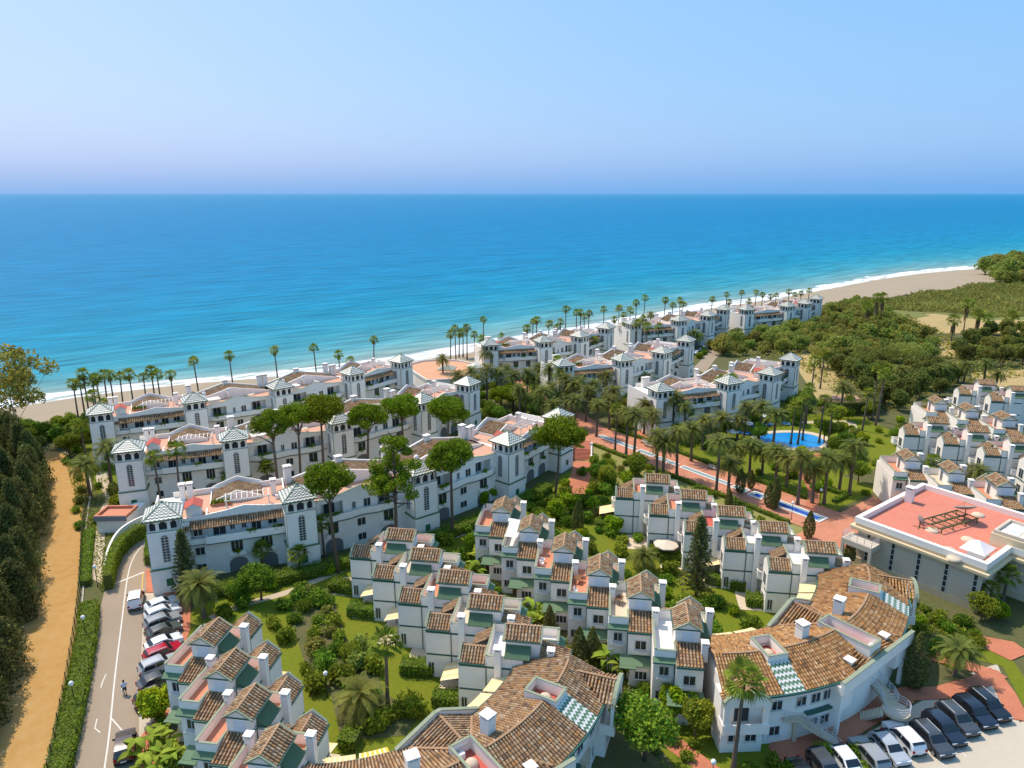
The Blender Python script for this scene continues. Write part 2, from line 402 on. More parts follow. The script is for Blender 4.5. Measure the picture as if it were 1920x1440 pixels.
SHORE = [(-3000,226),(-60,226),(0,223),(20,224),(45,221),(70,213),(92,208),(132,206),(200,211),(284,219),(340,219),(399,224),(475,231),(530,231),(575,226),(620,216),(680,212),(800,205),(3000,120)]
def shore(s):
    return float(np.interp(s, [p[0] for p in SHORE], [p[1] for p in SHORE]))
def inland(s):
    return float(np.interp(s, [-3000,0,20,80,100,300,360,390,430,455,513,545,572,640,3000], [203,203,204,190,186,186,200,191,190,186,185,196,210,214,110]))
cols_s = sorted(set(list(range(-800, -60, 60)) + list(range(-60, 700, 5)) + list(range(700, 3000, 120))))
def build_sea():
    D = [-14, -5, -1, 2, 5, 8, 12, 17, 24, 34, 50, 80, 130, 220, 400, 800, 1800, 5000, 15000, 50000, 140000]
    V = []; dd = []
    for d in D:
        for s in cols_s:
            k = 1 + max(0, d) / 160.0
            blend = 1 / (1 + max(0, d) / 400.0)
            t = shore(s) * blend + 216 * (1 - blend) + d
            V.append((300 + (s - 300) * k, t, -0.5)); dd.append(d)
    n = len(cols_s); F = []
    for a in range(len(D) - 1):
        for b in range(n - 1): F.append((a*n+b, a*n+b+1, (a+1)*n+b+1, (a+1)*n+b))
    me = bpy.data.meshes.new('sea'); me.from_pydata(V, [], F)
    at_ = me.attributes.new('offshore', 'FLOAT', 'POINT'); at_.data.foreach_set('value', dd)
    m = bpy.data.materials.new('sea_water'); m.use_nodes = True
    nt = m.node_tree; N = nt.nodes; l = nt.links; b = N['Principled BSDF']
    A = N.new('ShaderNodeAttribute'); A.attribute_name = 'offshore'
    tc = N.new('ShaderNodeTexCoord')
    def math_(op, a, bb=None, c=None):
        x = N.new('ShaderNodeMath'); x.operation = op
        for i, q in enumerate((a, bb, c)):
            if q is None: continue
            if isinstance(q, (int, float)): x.inputs[i].default_value = q
            else: l.new(q, x.inputs[i])
        return x.outputs[0]
    def noise(scale, sx, sy, det=4):
        mp = N.new('ShaderNodeMapping'); mp.inputs['Scale'].default_value = (sx, sy, 1)
        mp.inputs['Rotation'].default_value = (0, 0, R(31))
        l.new(tc.outputs['Object'], mp.inputs[0])
        t = N.new('ShaderNodeTexNoise'); t.inputs['Scale'].default_value = scale; t.inputs['Detail'].default_value = det
        l.new(mp.outputs[0], t.inputs['Vector']); return t.outputs['Fac']
    n1 = noise(0.03, 1, 2.2); n2 = noise(0.12, 0.45, 1.6); n3 = noise(0.9, 0.5, 1.4)
    d0 = A.outputs['Fac']
    dn = math_('ADD', d0, math_('MULTIPLY', math_('SUBTRACT', n1, 0.5), math_('MULTIPLY_ADD', d0, 0.55, 10)))
    lg = math_('DIVIDE', math_('LOGARITHM', math_('ADD', math_('MAXIMUM', dn, 0), 1), 10), 5.2)
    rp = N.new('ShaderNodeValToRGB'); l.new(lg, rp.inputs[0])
    e = rp.color_ramp.elements
    def st(d): return math.log10(d + 1) / 5.2
    stops = [(0, (0.36, 0.37, 0.31)), (8, (0.27, 0.345, 0.315)), (22, (0.13, 0.295, 0.305)), (50, (0.035, 0.25, 0.315)), (110, (0.002, 0.205, 0.325)), (280, (0.0, 0.175, 0.335)), (900, (0.0, 0.165, 0.34)), (4000, (0.012, 0.18, 0.355)), (60000, (0.06, 0.225, 0.385))]  # farthest stops paler: distance haze painted into the water colour
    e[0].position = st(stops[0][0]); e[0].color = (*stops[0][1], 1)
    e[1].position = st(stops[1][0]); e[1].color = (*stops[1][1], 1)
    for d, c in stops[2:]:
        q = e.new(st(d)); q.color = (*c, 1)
    # wind streaks; lighter and darker wave slopes painted into the water colour
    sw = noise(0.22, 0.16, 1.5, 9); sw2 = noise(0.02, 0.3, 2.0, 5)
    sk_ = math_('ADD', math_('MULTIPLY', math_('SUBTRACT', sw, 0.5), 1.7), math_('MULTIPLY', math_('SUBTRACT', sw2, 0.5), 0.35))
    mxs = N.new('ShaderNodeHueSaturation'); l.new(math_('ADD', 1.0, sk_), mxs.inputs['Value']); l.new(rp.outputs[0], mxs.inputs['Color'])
    # surf: broken white water along the shore
    nf = noise(0.35, 0.25, 1.0, 6)
    edge = math_('ADD', d0, math_('MULTIPLY', math_('SUBTRACT', n2, 0.5), 13))
    inr = math_('MULTIPLY', math_('SMOOTH_MIN', math_('MULTIPLY_ADD', edge, -0.30, 3.4), 1.0, 0.1), math_('MULTIPLY_ADD', d0, 0.8, 1.6))
    fm = math_('MULTIPLY', math_('MINIMUM', math_('MAXIMUM', inr, 0), 1), math_('MINIMUM', math_('MAXIMUM', math_('MULTIPLY_ADD', nf, 7, -2.5), 0), 1))
    mx = N.new('ShaderNodeMix'); mx.data_type = 'RGBA'
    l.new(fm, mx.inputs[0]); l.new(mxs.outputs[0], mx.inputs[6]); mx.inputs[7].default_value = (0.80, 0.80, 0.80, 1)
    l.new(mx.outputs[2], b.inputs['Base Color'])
    b.inputs['Roughness'].default_value = 0.45; b.inputs['Specular IOR Level'].default_value = 0.06; b.inputs['IOR'].default_value = 1.33
    bp = N.new('ShaderNodeBump'); bp.inputs['Strength'].default_value = 0.9; bp.inputs['Distance'].default_value = 1.6
    h = math_('ADD', math_('MULTIPLY', n2, 1.0), math_('MULTIPLY', n3, 0.22))
    n4 = noise(0.025, 0.35, 1.8, 3)
    h = math_('ADD', h, math_('MULTIPLY', n4, 2.2))
    l.new(h, bp.inputs['Height']); l.new(bp.outputs[0], b.inputs['Normal'])
    me.materials.append(m)
    return struct('sea', me)
build_sea()
def build_beach():
    V = []; n = len(cols_s)
    for s in cols_s:
        a, b = inland(s), shore(s)
        V += [(s, a - 8, 0.03), (s, a, 0.05), (s, b - 3, -0.25), (s, b, -0.52), (s, b + 30, -3.0)]
    F = []
    for i in range(n - 1):
        for k in range(4): F.append((i*5+k, (i+1)*5+k, (i+1)*5+k+1, i*5+k+1))
    me = bpy.data.meshes.new('beach'); me.from_pydata(V, [], F); me.materials.append(MT['sand'])
    return struct('beach', me)
build_beach()
gp = [(-900, -400), (3000, -400)] + [(s, inland(s) - 2) for s in reversed(cols_s)] + [(-900, 200)]
sheet('ground', gp, 0.0, 'ground')

# ------------------------------------------------------------------ roads, paths, lawns
sheet('dirt_track', px_poly([(88,1470),(96,1400),(130,1250),(143,1180),(150,1100),(152,1000),(158,960),(166,925),(162,892),(140,866),(112,848),(90,845),(70,860),(60,930),(30,1040),(0,1180),(-60,1300),(-120,1470)]), 0.012, 'track')
road_l = smooth([at(*p) for p in [(125,1500),(140,1440),(161,1290),(186,1150),(201,1085),(213,1050),(236,1024),(262,1008),(292,996)]], 2)
road_r = smooth([at(*p) for p in [(240,1500),(260,1440),(262,1300),(267,1180),(274,1100),(280,1065),(285,1040),(300,1015)]], 2)
sheet('road', road_l + road_r[::-1], 0.016, 'asphalt')
sheet('parking_bay', px_poly([(250,1490),(259,1440),(262,1300),(267,1180),(273,1112),(330,1106),(350,1135),(345,1230),(330,1330),(300,1400)]), 0.020, 'concrete')
def line(name, pts, w, z=0.028, mat='paint'): return sheet(name, strip_pts(pts, w), z, mat)
line('road_centre_line', smooth([at(*p) for p in [(190,1490),(196,1440),(205,1380),(215,1270),(228,1170),(236,1100),(244,1058),(258,1032),(276,1016)]], 2), 0.16)
line('road_stop_line', [at(207,1098), at(270,1073)], 0.35)
line('road_branch_line', [at(206,1344), at(229,1370)], 0.14)
line('road_turn_mark', [at(182,1348), at(178,1366), at(188,1374)], 0.12)
line('road_turn_mark', [at(199,1264), at(192,1280), at(189,1290)], 0.12)
line('yellow_kerb_line', [at(266,1108), at(268,1075)], 0.14, mat='yellow')
for k, (a, b) in enumerate([((268,1170),(290,1158)), ((268,1215),(288,1203)), ((262,1262),(280,1252)), ((262,1350),(284,1330))]):
    line('parking_bay_line', [at(*a), at(*b)], 0.10)
ROADPOLY = road_l + road_r[::-1]
def kerbed(name, pts, mat='brick', z=0.10): return sheet(name, pts, z, mat, skirt=0.1)
kerbed('brick_pavement', px_poly([(273,1070),(284,1066),(303,1108),(335,1106),(358,1122),(357,1180),(346,1212),(338,1165),(322,1122),(300,1112),(275,1112)]))
kerbed('brick_pavement', px_poly([(258,1480),(262,1385),(300,1338),(318,1330),(300,1380),(285,1480)]))
sheet('pale_walk', px_poly([(190,1095),(172,1085),(175,1040),(182,985),(196,975),(197,1020),(190,1060),(200,1095)]), 0.03, 'pathsand')
sheet('pale_walk', strip_pts(smooth([at(*p) for p in [(190,975),(215,930),(200,915),(190,895),(196,880),(205,870),(190,850),(175,845)]], 2), 2.2), 0.03, 'pathsand')
sheet('lawn', px_poly([(180,925),(225,925),(240,900),(215,870),(200,840),(150,820),(130,830),(165,870)]), 0.014, 'lawn')
# gardens between the terraces: lawns
sheet('lawn', [(17,38),(36,36),(40,60),(38,86),(31,92),(20,95),(14,92),(14,80),(18,60)], 0.012, 'lawn')
sheet('lawn', [(61,38),(80,38),(80,82),(60,84),(58,70)], 0.012, 'lawn')
sheet('lawn', px_poly([(780,1005),(880,1000),(900,1060),(830,1080)]), 0.013, 'lawn')
sheet('garden_path', strip_pts(smooth([at(*p) for p in [(395,1160),(450,1135),(540,1112),(600,1085),(660,1062)]], 2), 1.3), 0.028, 'pathsand')
sheet('garden_path', strip_pts(smooth([at(*p) for p in [(800,1016),(840,1010),(900,990)]], 1), 1.4), 0.028, 'pathsand')
sheet('lane_brick_path', strip_pts([(49.3, 84), (49.4, 66), (49.2, 40), (49.5, 30)], 1.9), 0.03, 'brick')
sheet('brick_path', strip_pts([at(1235,1370), at(1340,1450), at(1400,1500)], 1.8), 0.03, 'brick')
sheet('lawn', px_poly([(1210,1370),(1330,1330),(1560,1400),(1520,1480),(1300,1480)]), 0.014, 'lawn')
sheet('lawn', [(33,84),(60,83),(92,80),(100,95),(90,100),(72,95),(52,92),(33,94)], 0.012, 'lawn')
# promenade with its water channel
PROM = [(104.2,56),(104.0,112),(103.2,118),(112,126),(118,140),(118.5,152),(122,166),(123,180),(127,180),(127,164),(122.5,150),(122,138),(117,124),(114.6,117),(114.6,56)]
sheet('promenade', PROM, 0.03, 'prom')
sheet('promenade_square', [(96,49),(126,49),(126,57),(96,57)], 0.026, 'prom')
sheet('lawn', [(114.6,58),(131,58),(131,74),(127,92),(118,108),(114.6,116)], 0.014, 'lawn')
sheet('lawn', [(89,45),(104,50),(104,112),(98,108),(92,92),(90,70)], 0.014, 'drylawn')
sheet('lawn', [(131,66),(160,58),(172,84),(160,97),(134,99),(130,84)], 0.014, 'lawn')
sheet('garden_path', strip_pts(smooth([at(*p) for p in [(1490,792),(1560,792),(1600,790),(1598,815),(1610,830)]], 2), 1.8), 0.03, 'pathsand')
sheet('garden_path', strip_pts(smooth([(110,60),(122,66),(127,74),(132,78),(140,74)], 2), 2.0), 0.032, 'brick')
sheet('brick_path', strip_pts([at(1075,930), at(1090,890), at(1094,865)], 4.0), 0.034, 'brick')
sheet('brick_path', strip_pts([at(1075,930), at(1110,955), at(1140,975)], 1.8), 0.03, 'brick')
sheet('brick_square', px_poly([(1190,810),(1225,805),(1235,820),(1200,832)]), 0.03, 'brick')
# car park by the crescent building
sheet('car_park', px_poly([(1470,1500),(1540,1430),(1700,1330),(1830,1258),(1870,1245),(1912,1355),(1990,1330),(1990,1520)]), 0.016, 'concrete')
kerbed('brick_pavement', px_poly([(1440,1400),(1500,1330),(1600,1310),(1700,1288),(1714,1318),(1640,1360),(1545,1420),(1480,1470)]), 'brick', 0.09)
kerbed('brick_path', strip_pts([at(1700,1303), at(1765,1300), at(1830,1282), at(1872,1262)], 2.0), 'brick', 0.10)
kerbed('brick_path', strip_pts([at(1715,1222), at(1800,1246), at(1862,1264), at(1886,1300), at(1912,1352)], 2.0), 'brick', 0.11)
kerbed('brick_pavement', px_poly([(1830,1192),(1900,1205),(1930,1225),(1895,1240),(1822,1205)]), 'brick', 0.11)
sheet('planting_bed', px_poly([(1720,1235),(1850,1272),(1800,1296),(1720,1296)]), 0.03, 'ground')
sheet('lawn', px_poly([(1740,1215),(1830,1190),(1900,1240),(1960,1330),(1930,1345),(1880,1250)]), 0.02, 'lawn')
for a, b in [((1783,1392),(1812,1420)),((1837,1352),(1868,1378)),((1873,1330),(1905,1352)),((1738,1408),(1775,1440)),((1826,1315),(1850,1335))]:
    line('parking_bay_line', [at(*a), at(*b)], 0.11)
# road and cars behind the fifth row, drives, fields beyond the wood
sheet('back_road', px_poly([(1300,690),(1330,660),(1352,645),(1362,652),(1340,675),(1322,700)]), 0.02, 'asphalt')
sheet('dry_field', px_poly([(1690,590),(1760,588),(1840,600),(1960,590),(1960,625),(1840,625),(1760,625),(1700,615)]), 0.014, 'field')
sheet('dry_field', px_poly([(1480,640),(1560,690),(1620,780),(1540,760),(1500,700)]), 0.014, 'field')
sheet('dry_field', px_poly([(1820,700),(1960,690),(1960,730),(1830,722)]), 0.014, 'field')
sheet('dry_field', px_poly([(1760,640),(1790,640),(1790,670),(1750,665)]), 0.014, 'field')
sheet('crop_field', px_poly([(1670,588),(1710,583),(1745,592),(1690,603)]), 0.016, 'crop')
sheet('reed_marsh', px_poly([(1570,575),(1640,562),(1700,556),(1770,545),(1850,532),(1990,520),(1990,600),(1840,600),(1750,588),(1650,585)]), 0.012, 'crop')

# ------------------------------------------------------------------ roof tiles, windows, chimneys
PAL = np.array([(0.44,0.255,0.125),(0.50,0.32,0.175),(0.34,0.19,0.10),(0.19,0.12,0.075),(0.56,0.41,0.26),(0.41,0.25,0.14),(0.50,0.25,0.09)])
PALW = np.array([0.22,0.22,0.16,0.07,0.10,0.16,0.07])
def tile_surf(mb, Pf, nu, nv, h=0.12, keep=None, m=0, lift=0.045, bright=1.0):
    I, J = np.meshgrid(np.arange(nu), np.arange(nv), indexing='ij'); I = I.ravel(); J = J.ravel()
    if keep is not None:
        c = Pf((I + .5) / nu, (J + .5) / nv); k = keep(c[:, 0], c[:, 1], c[:, 2]); I, J = I[k], J[k]
    n = len(I)
    if n == 0: return
    offs = [(0.14, 0.0), (0.32, h), (0.68, h), (0.86, 0.0)]
    V = np.zeros((n, 8, 3))
    for q, (du, dz) in enumerate(offs):
        lo = Pf((I + du) / nu, J / nv); lo[:, 2] += dz + lift
        hi = Pf((I + 0.5 + (du - 0.5) * 0.86) / nu, (J + 1.06) / nv); hi[:, 2] += dz * 0.85 + 0.004
        V[:, q] = lo; V[:, q + 4] = hi
    base = (np.arange(n) * 8)[:, None]
    F = np.concatenate([base + np.array(x) for x in ((0,1,5,4), (1,2,6,5), (2,3,7,6), (3,2,1,0))])
    ci = RNG.choice(len(PAL), n, p=PALW); C = PAL[ci] * (RNG.uniform(0.86, 1.14, n)[:, None]) * bright
    mb.raw(V.reshape(-1, 3), F, m, [tuple(x) for x in np.concatenate([C, C, C, C * 0.8])])
def quadP(E0, E1, T1, T0):
    E0, E1, T1, T0 = map(np.array, (E0, E1, T1, T0))
    def P(a, v):
        a = np.asarray(a, float)[:, None]; v = np.asarray(v, float)[:, None]
        return (1 - v) * ((1 - a) * E0 + a * E1) + v * ((1 - a) * T0 + a * T1)
    return P
def tile_quad(mb, E0, E1, T1, T0, cw=0.35, cl=0.42, m=0, bright=1.0, h=None):
    d = lambda p, q: math.dist(p, q)
    nu = max(2, round((d(E0, E1) + d(T0, T1)) / 2 / cw)); nv = max(2, round((d(E0, T0) + d(E1, T1)) / 2 / cl))
    tile_surf(mb, quadP(E0, E1, T1, T0), nu, nv, h if h else 0.12 * cw / 0.34, m=m, bright=bright)
    mb.face([E0, E1, T1, T0], m, col=(0.10, 0.065, 0.042))
CHEV = bpy.data.materials.new('chevron_roof_tiles'); CHEV.use_nodes = True
def _chev():
    nt = CHEV.node_tree; N = nt.nodes; l = nt.links; b = N['Principled BSDF']
    uv = N.new('ShaderNodeUVMap'); sp = N.new('ShaderNodeSeparateXYZ'); l.new(uv.outputs[0], sp.inputs[0])
    def mt(op, a, bb=None):
        x = N.new('ShaderNodeMath'); x.operation = op
        for i, q in enumerate((a, bb)):
            if q is None: continue
            if isinstance(q, (int, float)): x.inputs[i].default_value = q
            else: l.new(q, x.inputs[i])
        return x.outputs[0]
    tri = mt('ABSOLUTE', mt('SUBTRACT', mt('FRACT', mt('DIVIDE', sp.outputs[0], 0.56)), 0.5))
    v = mt('FRACT', mt('DIVIDE', mt('ADD', sp.outputs[1], mt('MULTIPLY', tri, 0.52)), 0.50))
    g = mt('GREATER_THAN', v, 0.5)
    mx = N.new('ShaderNodeMix'); mx.data_type = 'RGBA'; l.new(g, mx.inputs[0])
    mx.inputs[6].default_value = (0.125, 0.15, 0.105, 1); mx.inputs[7].default_value = (0.80, 0.77, 0.68, 1)
    l.new(mx.outputs[2], b.inputs['Base Color']); b.inputs['Roughness'].default_value = 0.4
_chev(); MT['chev'] = CHEV
WIN = {}
def window(w, h, bars=1, arch=False):
    k = (w, h, bars, arch)
    if k in WIN: return WIN[k]
    f = MB(); t = 0.07
    f.box(-w/2, -w/2 + t, -0.06, 0.02, 0, h); f.box(w/2 - t, w/2, -0.06, 0.02, 0, h)
    f.box(-w/2 + t, w/2 - t, -0.06, 0.02, h - t, h); f.box(-w/2 + t, w/2 - t, -0.06, 0.02, 0, t)
    for b in range(bars):
        x = -w/2 + w * (b + 1) / (bars + 1); f.box(x - t/2, x + t/2, -0.055, 0.02, t, h - t)
    f.box(-w/2 - 0.06, w/2 + 0.06, -0.12, 0.02, -0.08, -0.002)
    p = MB(); p.face([(-w/2 + t, -0.022, t), (w/2 - t, -0.022, t), (w/2 - t, -0.022, h - t), (-w/2 + t, -0.022, h - t)])
    WIN[k] = (f.mesh('window_frame', 'frame'), p.mesh('pane', 'glass'))
    return WIN[k]
def win(w, h, loc, face='-y', bars=1):
    rz = {'-y': 0, '+x': math.pi/2, '-x': -math.pi/2, '+y': math.pi}.get(face, face)
    f, p = window(w, h, bars); return ('window', f, loc, rz, None, [('pane', p)])
def chimney_mesh(w, d, z0, z1):
    b = MB(); b.box(-w/2, w/2, -d/2, d/2, z0, z1 - 0.55)
    b.box(-w/2 - .05, w/2 + .05, -d/2 - .05, d/2 + .05, z1 - 0.55, z1 - 0.42)
    for x in (-w/2 + .07, 0, w/2 - .07):
        for y in (-d/2 + .07, d/2 - .07): b.box(x - .06, x + .06, y - .06, y + .06, z1 - 0.42, z1 - 0.22)
    b.box(-w/2 + .12, w/2 - .12, -d/2 + .12, d/2 - .12, z1 - 0.42, z1 - 0.22, 1)
    b.box(-w/2 - .09, w/2 + .09, -d/2 - .09, d/2 + .09, z1 - 0.22, z1 - 0.10)
    i = len(b.v); a, e = w/2 + .06, d/2 + .06
    b.raw([(-a,-e,z1-.1),(a,-e,z1-.1),(a,e,z1-.1),(-a,e,z1-.1),(0,0,z1)], [(0,1,4),(1,2,4),(2,3,4),(3,0,4)])
    return b.mesh('chimney', ['white', 'dark'])

# ------------------------------------------------------------------ stepped townhouse (one design, set out in terraces)
def townhouse_parts():
    P = []
    Z = 6.2
    w = MB()
    body = [(-2.3,1.2),(0,1.2),(0,0),(2.8,0),(2.8,4.6),(3.8,4.6),(3.8,11.5),(0.9,11.5),(0.9,10.4),(-1.25,10.4),(-1.25,9.35),(-2.3,9.35)]
    w.prism(body, 0, Z, 0)
    w.box(0.003, 2.6, 3.0, 6.6, Z, 8.7)                                   # roof room
    w.prism([(0.003,3.0),(2.6,3.0),(2.6,3.12),(0.003,3.12)], 8.7, 8.72, 0)
    for y in (3.0, 6.48):                                                # its gable ends
        w.raw([(0.003,y,8.7),(2.6,y,8.7),(1.3,y,9.5),(0.003,y+.12,8.7),(2.6,y+.12,8.7),(1.3,y+.12,9.5)], [(0,1,2),(5,4,3),(0,3,4,1),(1,4,5,2),(2,5,3,0)])
    w.box(2.603, 3.72, 4.61, 6.6, Z, 7.05)
    w.raw([(0.006,0.02,Z),(2.79,0.02,Z),(2.79,2.99,Z),(0.006,2.99,Z),(0.006,2.99,7.0),(2.79,2.99,7.0)], [(0,3,4),(1,5,2),(3,2,5,4)])
    w.box(0.9, 3.72, 8.45, 8.62, Z, 7.35); w.box(-1.95, 0.9, 8.45, 8.62, Z, 7.35)
    w.raw([(0.92,11.33,Z),(3.78,11.33,Z),(3.78,11.33,6.55),(2.35,11.33,7.65),(0.92,11.33,6.55),(0.92,11.5,Z),(3.78,11.5,Z),(3.78,11.5,6.55),(2.35,11.5,7.65),(0.92,11.5,6.55)],
          [(0,1,2,3,4),(9,8,7,6,5),(1,6,7,2),(2,7,8,3),(3,8,9,4),(4,9,5,0)])
    w.raw([(-1.25,8.62,Z),(-1.25,10.38,Z),(-1.25,8.62,7.3)], [(0,1,2)])
    P.append(('wall', w.mesh('townhouse_wall', 'white')))
    pr = MB()
    pr.box(-2.28, -2.1, 1.2, 8.45, Z, 7.25); pr.box(-2.1, 0.0, 1.2, 1.38, Z, 7.1); pr.box(-0.16, 0.0, 1.38, 3.0, Z, 7.1)
    pr2 = MB(); pr2.box(3.6, 3.78, 6.6, 8.45, Z, 7.25)
    cp = MB(); cp2 = MB()
    cp.box(-2.32, -2.06, 1.16, 8.5, 7.252, 7.31); cp.box(-2.06, 0.03, 1.16, 1.42, 7.102, 7.16); cp.box(-0.19, 0.03, 1.42, 2.99, 7.102, 7.16)
    cp2.box(3.56, 3.82, 6.62, 8.42, 7.252, 7.31); cp2.box(-1.95, 3.8, 8.42, 8.66, 7.352, 7.41)
    P.append(('parapet', pr2.mesh('parapet', 'white'), (0,0,0), 0, None, [('coping', cp2.mesh('coping', 'coping'))]))
    P.append(('parapet', pr.mesh('parapet', 'white'), (0,0,0), 0, None, [('coping', cp.mesh('coping', 'coping'))]))
    # tiled roofs
    t1 = MB(); tile_quad(t1, (-0.02,-0.2,6.22), (2.82,-0.2,6.22), (2.82,2.98,7.06), (-0.02,2.98,7.06), cw=0.35)
    me = t1.mesh('front_roof_tiles', 'tile'); P.append(('front_roof', me))
    t2 = MB()
    tile_quad(t2, (-0.25,6.75,8.66), (-0.25,2.85,8.66), (1.3,2.85,9.58), (1.3,6.75,9.58), cw=0.35)
    tile_quad(t2, (2.85,2.85,8.66), (2.85,6.75,8.66), (1.3,6.75,9.58), (1.3,2.85,9.58), cw=0.35)
    for k in range(9): t2.box(1.2, 1.4, 2.9 + k * .43, 3.31 + k * .43, 9.58, 9.70)
    t2.c[-54:] = [(0.5, 0.3, 0.17)] * 54
    vg = []
    for y in (2.72, 6.62):
        g2 = MB()
        for sx, ex in ((-0.3, 1.3), (2.9, 1.3)):
            z0, z1 = 8.68, 9.66
            g2.raw([(sx,y,z0),(ex,y,z1),(ex,y+.3,z1),(sx,y+.3,z0),(sx,y,z0-.16),(ex,y,z1-.16),(ex,y+.3,z1-.16),(sx,y+.3,z0-.16)],
                   [(0,1,2,3),(4,7,6,5),(0,4,5,1),(2,6,7,3),(0,3,7,4)])
        vg.append(('verge', g2.mesh('verge', 'coping')))
    d2 = []
    for nm, bx in (('gable_band', (-0.3, 2.9, 2.96, 2.999, 8.5, 8.64)), ('gutter', (2.86, 2.96, 3.05, 6.6, 8.58, 8.70)), ('gutter', (-0.36, -0.26, 3.05, 6.6, 8.58, 8.70))):
        q = MB(); q.box(*bx); d2.append((nm, q.mesh(nm, 'dgreen')))
    P.append(('gable_roof', t2.mesh('gable_roof_tiles', 'tile'), (0,0,0), 0, None, vg + d2))
    t3 = MB(); tile_quad(t3, (0.85,10.55,6.28), (-1.22,10.55,6.28), (-1.22,8.64,7.32), (0.85,8.64,7.32), cw=0.35)
    tile_quad(t3, (3.98,8.63,6.28), (3.98,11.32,6.28), (2.35,11.32,7.3), (2.35,8.63,7.3), cw=0.35)
    tile_quad(t3, (0.75,11.32,6.3), (0.75,8.63,6.3), (2.35,8.63,7.3), (2.35,11.32,7.3), cw=0.35)
    for k in range(6): t3.box(2.25, 2.45, 8.66 + k * .44, 9.08 + k * .44, 7.3, 7.41)
    t3.c[-36:] = [(0.5, 0.3, 0.17)] * 36
    g3 = MB()
    for sx, ex in ((0.85, 2.35), (3.85, 2.35)):
        z0, z1 = 6.57, 7.70
        g3.raw([(sx,11.28,z0),(ex,11.28,z1),(ex,11.55,z1),(sx,11.55,z0),(sx,11.28,z0-.08),(ex,11.28,z1-.08),(ex,11.55,z1-.08),(sx,11.55,z0-.08)],
               [(0,1,2,3),(4,7,6,5),(0,4,5,1),(2,6,7,3),(0,3,7,4)])
    P.append(('rear_roof', t3.mesh('rear_roof_tiles', 'tile'), (0,0,0), 0, None, [('verge', g3.mesh('verge', 'coping'))]))
    for nm, bx in (('gutter', (-0.06, 2.86, -0.32, -0.2, 6.08, 6.24)), ('eaves_band', (0.003, 2.797, -0.05, -0.001, 5.86, 6.06)), ('gutter', (3.98, 4.09, 8.6, 11.45, 6.14, 6.30)), ('eaves_band', (3.803, 3.85, 4.7, 11.4, 5.82, 6.02)), ('floor_band', (3.803, 3.85, 4.7, 11.4, 2.95, 3.13)), ('floor_band', (0.91, 3.75, 11.503, 11.55, 2.95, 3.13))):
        gu = MB(); gu.box(*bx); P.append((nm, gu.mesh(nm, 'dgreen')))
    dp = MB(); dp.tube([(3.88,8.5,0),(3.88,8.5,6.1)], 0.055, 6); P.append(('downpipe', dp.mesh('downpipe', 'dgreen')))
    dp = MB(); dp.tube([(-0.05,1.12,0),(-0.05,1.12,6.0)], 0.05, 6); P.append(('downpipe', dp.mesh('downpipe', 'dgreen')))
    # green canopies
    pn = MB(); pn.prism([(2.605,3.9),(3.78,3.9),(3.78,6.6),(2.605,6.6)], 7.06, [8.05,7.12,7.12,8.05])
    for k in range(13): pn.beam((2.62,3.98+k*.21,8.07), (3.8,3.98+k*.21,7.13), .06, .05)
    P.append(('canopy', pn.mesh('roof_canopy', 'green')))
    pn = MB(); pn.prism([(-2.4,0.6),(0.0,0.6),(0.0,1.198),(-2.4,1.198)], 5.84, [5.95,5.95,6.25,6.25])
    d = MB(); d.box(-2.42, 0.0, 0.53, 0.6, 5.8, 5.95); P.append(('canopy', pn.mesh('front_canopy', 'green'), (0,0,0), 0, None, [('gutter', d.mesh('gutter', 'dgreen'))]))
    pn = MB(); pn.prism([(-0.9,-1.55),(2.95,-1.55),(2.95,-0.003),(-0.9,-0.003)], 2.72, [2.82,2.82,3.22,3.22])
    pn.box(-0.95, 0.9, -2.0, -1.56, 2.68, 2.80)
    P.append(('canopy', pn.mesh('porch_canopy', 'green')))
    po = MB(); po.box(0.2, 2.78, -1.3, -0.003, 0, 2.72); P.append(('porch', po.mesh('porch', 'white2'), (0,0,0), 0, None))
    P.append(('chimney', chimney_mesh(0.68, 0.68, 5.9, 8.3), (2.98, 1.75, 0)))
    P.append(('chimney', chimney_mesh(0.74, 0.70, 0, 8.75), (4.08, 7.2, 0)))
    sh = MB(); sh.box(0.75, 2.05, 2.955, 2.999, 7.25, 8.3); P.append(('shutter', sh.mesh('shutter', 'shutter')))
    P.append(win(0.9, 1.9, (0.0, 5.4, 6.25), '-x'))
    P.append(win(1.05, 1.15, (-1.15, 1.2, 4.0))); P.append(win(1.3, 1.2, (1.4, 0, 3.95)))
    for x, y, ww in ((-1.15, 1.2, 1.6), (1.4, 0, 2.0)):
        s_ = MB(); s_.box(x - ww/2, x + ww/2, y - 0.34, y - 0.003, 3.5, 3.8); P.append(('window_box', s_.mesh('window_box', 'white2')))
    P.append(win(1.4, 1.1, (1.5, -1.3, 1.0), '-y', 2)); P.append(win(0.9, 1.1, (-1.5, 1.2, 1.0)))
    dr = MB(); dr.box(-0.75, -0.05, 1.14, 1.199, 0.02, 2.1); P.append(('door', dr.mesh('door', 'wood')))
    P.append(win(0.7, 1.6, (3.8, 10.9, 0.4), '+x')); P.append(win(1.3, 2.0, (2.3, 11.5, 0.15), '+y')); P.append(win(1.4, 1.9, (2.35, 11.5, 3.3), '+y'))
    P.append(win(1.5, 1.9, (-0.2, 10.4, 3.3), '+y'))
    bl = MB(); bl.prism([(-1.2,10.41),(0.88,10.41),(0.88,11.2),(0.2,12.0),(-1.2,12.0)], 2.95, 3.15)
    for a, b in (((0.82,11.2),(0.2,11.93)), ((0.2,11.93),(-1.2,11.93)), ((-1.13,11.93),(-1.13,10.42))): bl.beam((*a, 3.62), (*b, 3.62), 0.12, 0.94)
    bt = MB()
